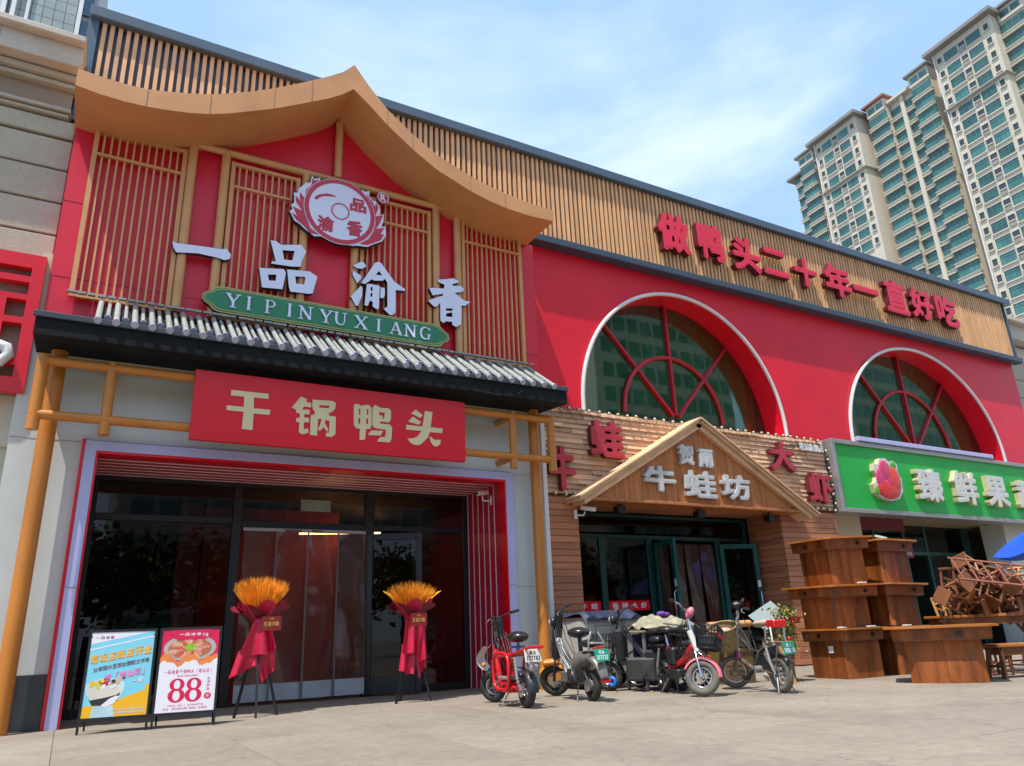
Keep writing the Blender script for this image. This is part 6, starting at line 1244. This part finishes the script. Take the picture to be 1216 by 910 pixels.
# ================= STACKED TABLES =================
def octp(rx, ry, c=0.32, rot=0): return [(-rx, -ry*(1-c)), (-rx*(1-c), -ry), (rx*(1-c), -ry), (rx, -ry*(1-c)), (rx, ry*(1-c)), (rx*(1-c), ry), (-rx*(1-c), ry), (-rx, ry*(1-c))]
def prism(b, p0, z0, p1, z1, mi=0):
    n = len(p0); vs = [(x, y, z0) for x, y in p0]+[(x, y, z1) for x, y in p1]
    b.add(vs, [(i, (i+1) % n, (i+1) % n+n, i+n) for i in range(n)]+[list(range(n))[::-1], list(range(n, 2*n))], mi)
def wtable(x, y, z, rz, label, rx=0.62, ry=0.62, h=0.72, tilt=(0, 0), c=0.34, lbl=False, ped=0.76):
    t = thing('pedestal_table', label, 'table', (x, y, z), rz, group='stacked pine pedestal tables'); t.rotation_euler = (tilt[0], tilt[1], rz)
    P = octp(rx, ry, c)
    n = 7
    b = B(); prism(b, [(q*1.0, w*1.0) for q, w in P], h-0.028, P, h); part('table_top', b, wood_top, t)
    b = B(); prism(b, [(q*0.86, w*0.86) for q, w in P], h-0.17, [(q*0.88, w*0.88) for q, w in P], h-0.03); part('apron', b, wood_t, t)
    b = B(); prism(b, [(q*0.86, w*0.86) for q, w in P], h-0.19, [(q*0.86, w*0.86) for q, w in P], h-0.171); part('trim', b, wood_dk, t)
    # each pedestal side panel its own board
    Q0 = [(q*ped, w*ped) for q, w in P]; Q1 = [(q*(ped+0.005), w*(ped+0.005)) for q, w in P]
    for i in range(8):
        a0, b0 = Vector((*Q0[i], 0)), Vector((*Q0[(i+1) % 8], 0)); a1, b1 = Vector((*Q1[i], h-0.18)), Vector((*Q1[(i+1) % 8], h-0.18))
        L_ = (b0-a0).length; nb = 2 if L_ > 0.5 else 1
        for q in range(nb):
            u0, u1 = q/nb+(0.004 if q else 0), (q+1)/nb; p = [a0.lerp(b0, u0), a0.lerp(b0, u1), a1.lerp(b1, u1), a1.lerp(b1, u0)]; nrm = (p[1]-p[0]).cross(p[3]-p[0]).normalized()*0.014
            bb = B(); ins = [v-nrm for v in p]; bb.add(p+ins, [(0, 1, 2, 3), (7, 6, 5, 4), (0, 4, 5, 1), (1, 5, 6, 2), (2, 6, 7, 3), (3, 7, 4, 0)]); part('side_board', bb, wood_t, t)
    b = B(); prism(b, [(q*(ped-0.03), w*(ped-0.03)) for q, w in P], 0.0, [(q*(ped-0.03), w*(ped-0.03)) for q, w in P], 0.03); part('base_board', b, wood_dk, t)
    for (dx, dy) in ((rx*0.3, -ry*0.87), (-rx*0.87, ry*0.1)):
        b = B(); b.box(dx-0.028, dx+0.028, dy-0.03, dy+0.014, h-0.13, h-0.08); part('switch_hole', b, black_m, t)
    if lbl: b = B(); b.box(-rx*ped-0.03, -rx*ped-0.022, -0.16, -0.07, 0.38, 0.48); part('paper_label', b, white_p, t)
    return t
wtable(10.84, 8.40, 0, R(-4), 'bottom left pine pedestal table of the stack, paper label on its side', 0.53, 0.52, 0.74, c=0.14, lbl=True, ped=0.74)
wtable(11.98, 8.32, 0, R(-3), 'bottom middle pine pedestal table, behind its two neighbours', 0.52, 0.52, 0.73, c=0.14)
wtable(10.66, 6.66, 0, R(-56), 'bottom right pine pedestal table standing forward with a long overhanging top', 0.70, 0.52, 0.735, c=0.2, ped=0.66)
wtable(10.80, 8.42, 0.742, R(-6), 'middle left pine table with a wide top resting on the bottom row', 0.60, 0.58, 0.66, (R(1), R(-1)), c=0.14, ped=0.64)
wtable(11.96, 8.30, 0.742, R(-2), 'middle right pine table of the stack, in deeper shade', 0.54, 0.52, 0.66, (R(0), R(1)), c=0.14, ped=0.68)
wtable(10.86, 8.36, 1.405, R(-8), 'top left pine table of the stack with a tilted top', 0.52, 0.52, 0.74, (R(1), R(-2)), c=0.14, ped=0.70)
wtable(11.90, 8.24, 1.405, R(-4), 'top right pine table of the stack', 0.48, 0.48, 0.70, (R(0), R(1)), c=0.14, ped=0.70)
# foam pads between the layers
for i, (x, y, z, lb) in enumerate(((10.42, 8.05, 0.742, 'white foam pad at the front corner of the bottom left pine table'), (10.95, 7.93, 0.742, 'white foam pad on the front edge between the two bottom pine tables'), (11.75, 7.85, 0.732, 'white foam pad on the bottom middle pine table'), (10.95, 7.95, 1.405, 'white foam pad on the middle left pine table'))):
    b = B(); b.box(x-0.07, x+0.07, y-0.04, y+0.04, z, z+0.02, bv=0.004); solo('foam_pad', b, white_p, lb, 'foam pad')
# long bench-like tables at right
def trestle(x, y, z, L_, W_2, h, rz, label, rxm=0):
    t = thing('wooden_bench', label, 'bench', (x, y, z), rz); 
    b = B(); b.box(-L_/2, L_/2, -W_2/2, W_2/2, h-0.04, h, bv=0.006); part('table_top', b, wood_top, t)
    b = B(); b.box(-L_/2+0.06, L_/2-0.06, -W_2/2+0.03, -W_2/2+0.05, h-0.15, h-0.042); b.box(-L_/2+0.06, L_/2-0.06, W_2/2-0.05, W_2/2-0.03, h-0.15, h-0.042); part('apron', b, wood_dk, t)
    for sx in (-1, 1):
        for sy in (-1, 1): b = B(); b.bar((sx*(L_/2-0.10), sy*(W_2/2-0.05), h-0.05), (sx*(L_/2-0.04), sy*(W_2/2-0.02), 0), 0.055, 0.055); part('leg', b, wood_dk, t)
        b = B(); b.bar((sx*(L_/2-0.07), -W_2/2+0.04, h*0.35), (sx*(L_/2-0.07), W_2/2-0.04, h*0.35), 0.035, 0.035); part('stretcher', b, wood_dk, t)
        b = B(); b.bar((sx*(L_/2-0.08), 0, h*0.35), (sx*(L_/2-0.45), 0, h-0.06), 0.035, 0.035); part('brace', b, wood_dk, t)
    return t
trestle(12.55, 7.02, 0, 1.7, 0.55, 0.86, R(-27), 'high dark wooden bench carrying the heap of stools beside the pine tables')
trestle(12.05, 6.15, 0, 1.5, 0.34, 0.45, R(-22), 'low dark wooden bench in front of the heaped stools')
def stool(pos, rot, label, h=0.45, w=0.34, back=0.0, m_=None, sm=None):
    m_ = m_ or wood_dk; t = thing('wooden_chair' if back else 'wooden_stool', label, 'chair' if back else 'stool', pos, 0); OFF[t] = Vector((0, 0, 0)); t.rotation_euler = rot
    b = B(); b.box(-w/2, w/2, -w/2, w/2, h-0.03, h, bv=0.006); part('seat', b, sm or wood_top, t)
    for sx in (-1, 1):
        for sy in (-1, 1):
            top_ = h-0.03 if not (back and sy > 0) else h+back
            b = B(); b.bar((sx*(w/2-0.03), sy*(w/2-0.03), top_), (sx*(w/2-0.01), sy*(w/2-0.01), 0), 0.028, 0.028); part('leg', b, m_, t)
        b = B(); b.bar((sx*(w/2-0.02), -w/2+0.03, h*0.3), (sx*(w/2-0.02), w/2-0.03, h*0.3), 0.024, 0.024); part('stretcher', b, m_, t)
    for sy in (-1, 1): b = B(); b.bar((-w/2+0.03, sy*(w/2-0.02), h*0.42), (w/2-0.03, sy*(w/2-0.02), h*0.42), 0.024, 0.024); part('stretcher', b, m_, t)
    if back:
        for q in (0.35, 0.65, 0.95): b = B(); b.bar((-w/2+0.03, w/2-0.03, h+back*q), (w/2-0.03, w/2-0.03, h+back*q), 0.02, 0.045); part('back_slat', b, m_, t)
    return t
red_wood = mat('reddish_wood', (0.26, 0.09, 0.05), 0.5, 0.2, 5); lt_wood = mat('light_wood_leg', (0.45, 0.22, 0.08), 0.5, 0.2, 5)
HP = [((12.02, 7.28, 1.30), (R(115), R(18), R(20)), 'stool tipped on its side at the left end of the heap, yellow seat edge showing', 0, lt_wood, None),
      ((12.25, 7.10, 0.93), (R(-95), R(10), R(-60)), 'stool lying low at the left of the heap with its legs pointing out', 0, red_wood, None),
      ((12.48, 7.18, 1.36), (R(150), R(-12), R(35)), 'upturned chair with slatted back in the middle of the heap', 0.4, wood_dk, None),
      ((12.62, 6.94, 0.95), (R(88), R(0), R(15)), 'reddish stool on its side under the upturned chair', 0, red_wood, None),
      ((12.85, 6.95, 1.42), (R(170), R(20), R(-20)), 'upside down stool near the top right of the heap', 0, lt_wood, None),
      ((13.05, 6.72, 0.98), (R(-80), R(15), R(40)), 'chair toppled on the right of the heap above the bench', 0.42, wood_dk, None),
      ((13.25, 6.62, 1.35), (R(120), R(-30), R(-45)), 'light legged stool thrown on the right end of the heap', 0, lt_wood, None),
      ((12.35, 7.3, 1.02), (R(100), R(40), R(75)), 'stool with a pale seat standing on edge inside the heap', 0, red_wood, mat('pale_seat', (0.48, 0.40, 0.36), 0.6, 0.15, 6)),
      ((12.72, 7.12, 1.20), (R(60), R(-50), R(10)), 'dark stool wedged diagonally in the core of the heap', 0, wood_dk, None),
      ((13.0, 6.98, 1.15), (R(75), R(60), R(120)), 'dark stool wedged behind the toppled chair', 0, wood_dk, None),
      ((11.95, 7.05, 1.02), (R(-70), R(-25), R(80)), 'dark stool hanging over the left edge of the high bench', 0, wood_dk, None),
      ((12.3, 6.9, 1.3), (R(40), R(60), R(30)), 'reddish stool leaning under the left part of the slatted rack', 0, red_wood, None),
      ((12.6, 6.8, 1.3), (R(-140), R(30), R(65)), 'dark stool upside down beneath the middle of the slatted rack', 0, wood_dk, None),
      ((12.9, 6.6, 1.2), (R(200), R(-25), R(10)), 'light legged chair upturned at the right front of the heap', 0.4, lt_wood, None),
      ((13.15, 6.9, 1.0), (R(90), R(10), R(-30)), 'dark stool on its side at the lower right of the heap', 0, wood_dk, None),
      ((12.15, 7.2, 0.95), (R(80), R(80), R(0)), 'dark stool on its side at the lower left of the heap', 0, wood_dk, None),
      ((12.5, 7.0, 1.48), (R(-60), R(20), R(100)), 'light stool perched on the crest of the heap', 0, lt_wood, None)]
for i, (p, r_, lb, bk_, m_, sm_2) in enumerate(HP): stool(p, r_, lb, 0.42, 0.25, bk_, m_, sm_2 or (wood_top if i in (0, 13) else wood_dk))
rnd = random.Random(21)
for i in range(13):
    u = rnd.random(); s_ = stool((11.95+1.5*u, 7.3-0.75*u+rnd.uniform(-0.22, 0.22), 0.98+0.5*rnd.random()*(0.5+0.5*math.sin(math.pi*min(1, u*1.1)))), (rnd.uniform(0, 6.28), rnd.uniform(-1, 1), rnd.uniform(0, 6.28)), 'brown wooden stool tangled deep in the heap on the high bench', 0.40, 0.26, 0, [wood_dk, red_wood, lt_wood][i % 3], [wood_dk, red_wood][i % 2]); s_['group'] = 'stools tangled in the heap'
for p, lb in (((12.0, 6.75, 0), 'upright stool tucked under the left half of the high bench'), ((12.5, 6.55, 0), 'upright stool tucked under the middle of the high bench'), ((13.0, 6.35, 0), 'upright stool tucked under the right half of the high bench')):
    stool(p, (0, 0, R(-25)), lb, 0.42, 0.32, 0, wood_dk, None)
t = thing('slatted_rack', 'thin dark slatted rack lying tilted across the top of the heaped stools', 'rack', (11.62, 6.75, 1.38)); OFF[t] = Vector((0, 0, 0)); t.rotation_euler = (R(50), R(8), R(-28))
for yy in (0, 0.44): b = B(); b.bar((0, yy, 0), (1.7, yy, 0), 0.024, 0.024); part('rail', b, red_wood, t)
for i in range(8): b = B(); b.bar((0.05+i*0.228, 0, 0), (0.05+i*0.228, 0.44, 0), 0.02, 0.02); part('slat', b, red_wood, t)
# umbrella
t = thing('parasol', 'bright blue parasol edge at the right beside the heaped stools', 'parasol', (14.85, 7.0, 0))
blu = mat('blue_canopy', (0.01, 0.09, 0.62), 0.5, 0.08, 3); cx0, cy0 = 14.95, 6.95
for i in range(8):
    a0, a1 = 2*math.pi*i/8, 2*math.pi*(i+1)/8
    def fn(u, v, a0=a0, a1=a1):
        q = 0.95*v; A = Vector((math.cos(a0), math.sin(a0), 0)); C_ = Vector((math.cos(a1), math.sin(a1), 0)); p = A.lerp(C_, u)*q; z = 2.33-0.50*v**1.7-0.05*math.sin(math.pi*u)*v; return (cx0+p.x, cy0+p.y, z)
    b = B(); b.grid(fn, 6, 10); part('canopy_panel', b, blu, t)
    b = B(); b.tube([(cx0, cy0, 2.30), (cx0+0.5*math.cos(a0), cy0+0.5*math.sin(a0), 2.12), (cx0+0.95*math.cos(a0), cy0+0.95*math.sin(a0), 1.82)], 0.006, 5); part('rib', b, grey_met, t)
b = B(); b.cyl((cx0, cy0, 0), (cx0, cy0, 2.42), 0.02, n=8); part('pole', b, grey_met, t); b = B(); b.cyl((cx0, cy0, 0), (cx0, cy0, 0.08), 0.25, 0.22, n=20); part('base', b, plinth_m, t)
# odds and ends behind the wicker bike
b = B(); b.bar((9.55, 8.95, 0.86), (9.92, 8.78, 1.08), 0.40, 0.025, up=(0.3, -0.6, 0.8)); solo('foam_board', b, mat('grey_green_board', (0.16, 0.21, 0.21), 0.6, 0.1, 3), 'grey green board propped up beside the trailing plant', 'board')
t = thing('stacked_crate', 'brown stacked crates half hidden behind the wicker basket bike', 'crate', (9.05, 9.1, 0))
for z0_, m_ in ((0.0, mat('brown_crate', (0.15, 0.09, 0.04), 0.7)), (0.26, mat('yellow_crate', (0.16, 0.10, 0.035), 0.6)), (0.52, mat('tan_carton', (0.12, 0.08, 0.05), 0.8))):
    b = B()
    for q in ((8.78, 9.32, 8.90, 8.92), (8.78, 9.32, 9.28, 9.30), (8.78, 8.80, 8.92, 9.28), (9.30, 9.32, 8.92, 9.28)): b.box(q[0], q[1], q[2], q[3], z0_, z0_+0.245, bv=0.004)
    b.box(8.80, 9.30, 8.92, 9.28, z0_, z0_+0.02); b.box(8.76, 9.34, 8.885, 8.899, z0_+0.2, z0_+0.235); part('crate', b, m_, t)
b = B(); b.tube([(8.5, 8.95, 0.86), (9.3, 8.86, 0.87)], 0.05, 10); solo('rolled_mat', b, mat('orange_roll', (0.55, 0.27, 0.10), 0.7), 'orange brown rolled mat lying on top of the crates', 'mat')
t = thing('potted_plant', 'leafy green and yellow plant trailing from a red bowl by the pine tables', 'plant', (9.75, 8.5, 0))
b = B(); b.tube([(9.78, 8.48, 0.84), (9.78, 8.48, 0.93)], [0.12, 0.17], 14); part('bowl', b, red_board, t)
b = B(); b.cyl((9.72, 8.6, 0), (9.72, 8.6, 0.83), 0.10, 0.09, n=12); part('stand', b, brust, t)
b = B(); rnd = random.Random(9)
for i in range(420):
    u = rnd.random(); p = Vector((9.62+rnd.gauss(0, .13)-0.05*u, 8.42+rnd.gauss(0, .08), 1.02-0.62*u*u+rnd.gauss(0, .05))); a = Vector((rnd.gauss(0, 1), rnd.gauss(0, 1), rnd.gauss(0, 1))).normalized(); c_ = a.orthogonal().normalized()*0.035; e = a.cross(c_)*0.5
    b.add([p-c_, p-e, p+c_, p+e], [(0, 1, 2, 3)], 0 if rnd.random() < 0.7 else 1)
part('leaves', b, [mat('plant_green', (0.09, 0.16, 0.03), 0.6, 0.3, 5), mat('plant_yellow', (0.45, 0.28, 0.06), 0.6, 0.3, 5)], t, kind='stuff')
b = B()
for i in range(6): b.tube([(9.7, 8.45, 0.92), (9.6-0.03*i, 8.42, 0.98-0.04*i), (9.55+0.03*i, 8.4, 0.5+0.06*i)], 0.006, 4)
part('stems', b, mat('stem_green', (0.10, 0.13, 0.04), 0.7), t)
b = B(); b.bar((9.35, 8.2, 0.0), (9.30, 8.35, 0.52), 0.16, 0.02, up=(0.3, -0.9, 0.2)); solo('orange_plank', b, mat('orange_plank', (0.55, 0.27, 0.09), 0.6), 'short orange plank leaning behind the rear wheel of the wicker bike', 'plank')
for i, (x, y, lb) in enumerate(((9.75, 8.95, 'white sack slumped on the ground between plant and tables'), (9.48, 8.75, 'grey bundle of rolled sheets standing behind the orange plank'))):
    b = B()
    if i == 0: b.ball((x, y, 0.09), 0.13, 12, 0, (1.3, 0.9, 0.7))
    else:
        for q in range(5): b.cyl((x+q*0.05, y+0.02*(q % 2), 0), (x+q*0.05+0.03, y+0.05, 0.55+0.05*(q % 3)), 0.022, n=8)
    solo('sack' if i == 0 else 'roll_bundle', b, mat('dirty_white_cloth', (0.5, 0.48, 0.44), 0.85, 0.2, 6) if i == 0 else stone_l, lb, 'sack' if i == 0 else 'bundle')
# small litter
for i, (x, y, m_, lb) in enumerate(((7.25, 8.9, 'orange_peel', 'orange scrap of litter on the paving by the black bike'), (6.9, 9.3, 'orange_peel', 'pale orange scrap of litter by the front wheel of the black bike'), (8.95, 7.3, 'orange_peel', 'yellow leaf lying on the open paving before the tables'))):
    b = B(); b.add([(x, y, 0.004), (x+0.06, y+0.01, 0.02), (x+0.09, y+0.05, 0.006), (x+0.03, y+0.06, 0.018)], [(0, 1, 2, 3)]); solo('litter_scrap', b, mat(m_, (0.6, 0.3, 0.06), 0.8), lb, 'litter')

# parked car across the forecourt, mirrored in the glass
t = thing('parked_car', 'white car parked across the road, mirrored in the open glass door', 'car', (9, -9, 0), R(8))
prof = [(-2.1, 0.35), (-2.15, 0.75), (-1.95, 0.95), (-1.35, 1.02), (-0.75, 1.42), (0.65, 1.45), (1.35, 1.02), (2.0, 0.92), (2.15, 0.6), (2.1, 0.35)]
b = B(); b.poly([prof], -0.85, 0.85); part('body', b, mat('car_white', (0.7, 0.7, 0.72), 0.2, 0.02, 1, spec=0.8), t)
for s in (-1, 1):
    b = B(); b.poly([[(-1.2, 1.02), (-0.7, 1.36), (-0.05, 1.39), (-0.05, 1.02)]], s*0.856, s*0.858); b.poly([[(0.02, 1.02), (0.02, 1.39), (0.6, 1.39), (1.15, 1.02)]], s*0.856, s*0.858); part('side_window', b, glass_b, t)
    for x in (-1.35, 1.35): b = B(); b.torus((x, s*0.78, 0.33), 0.23, 0.10); b.cyl((x, s*0.74, 0.33), (x, s*0.84, 0.33), 0.17, n=14, mi=1); part('wheel', b, [rubber, grey_met], t)
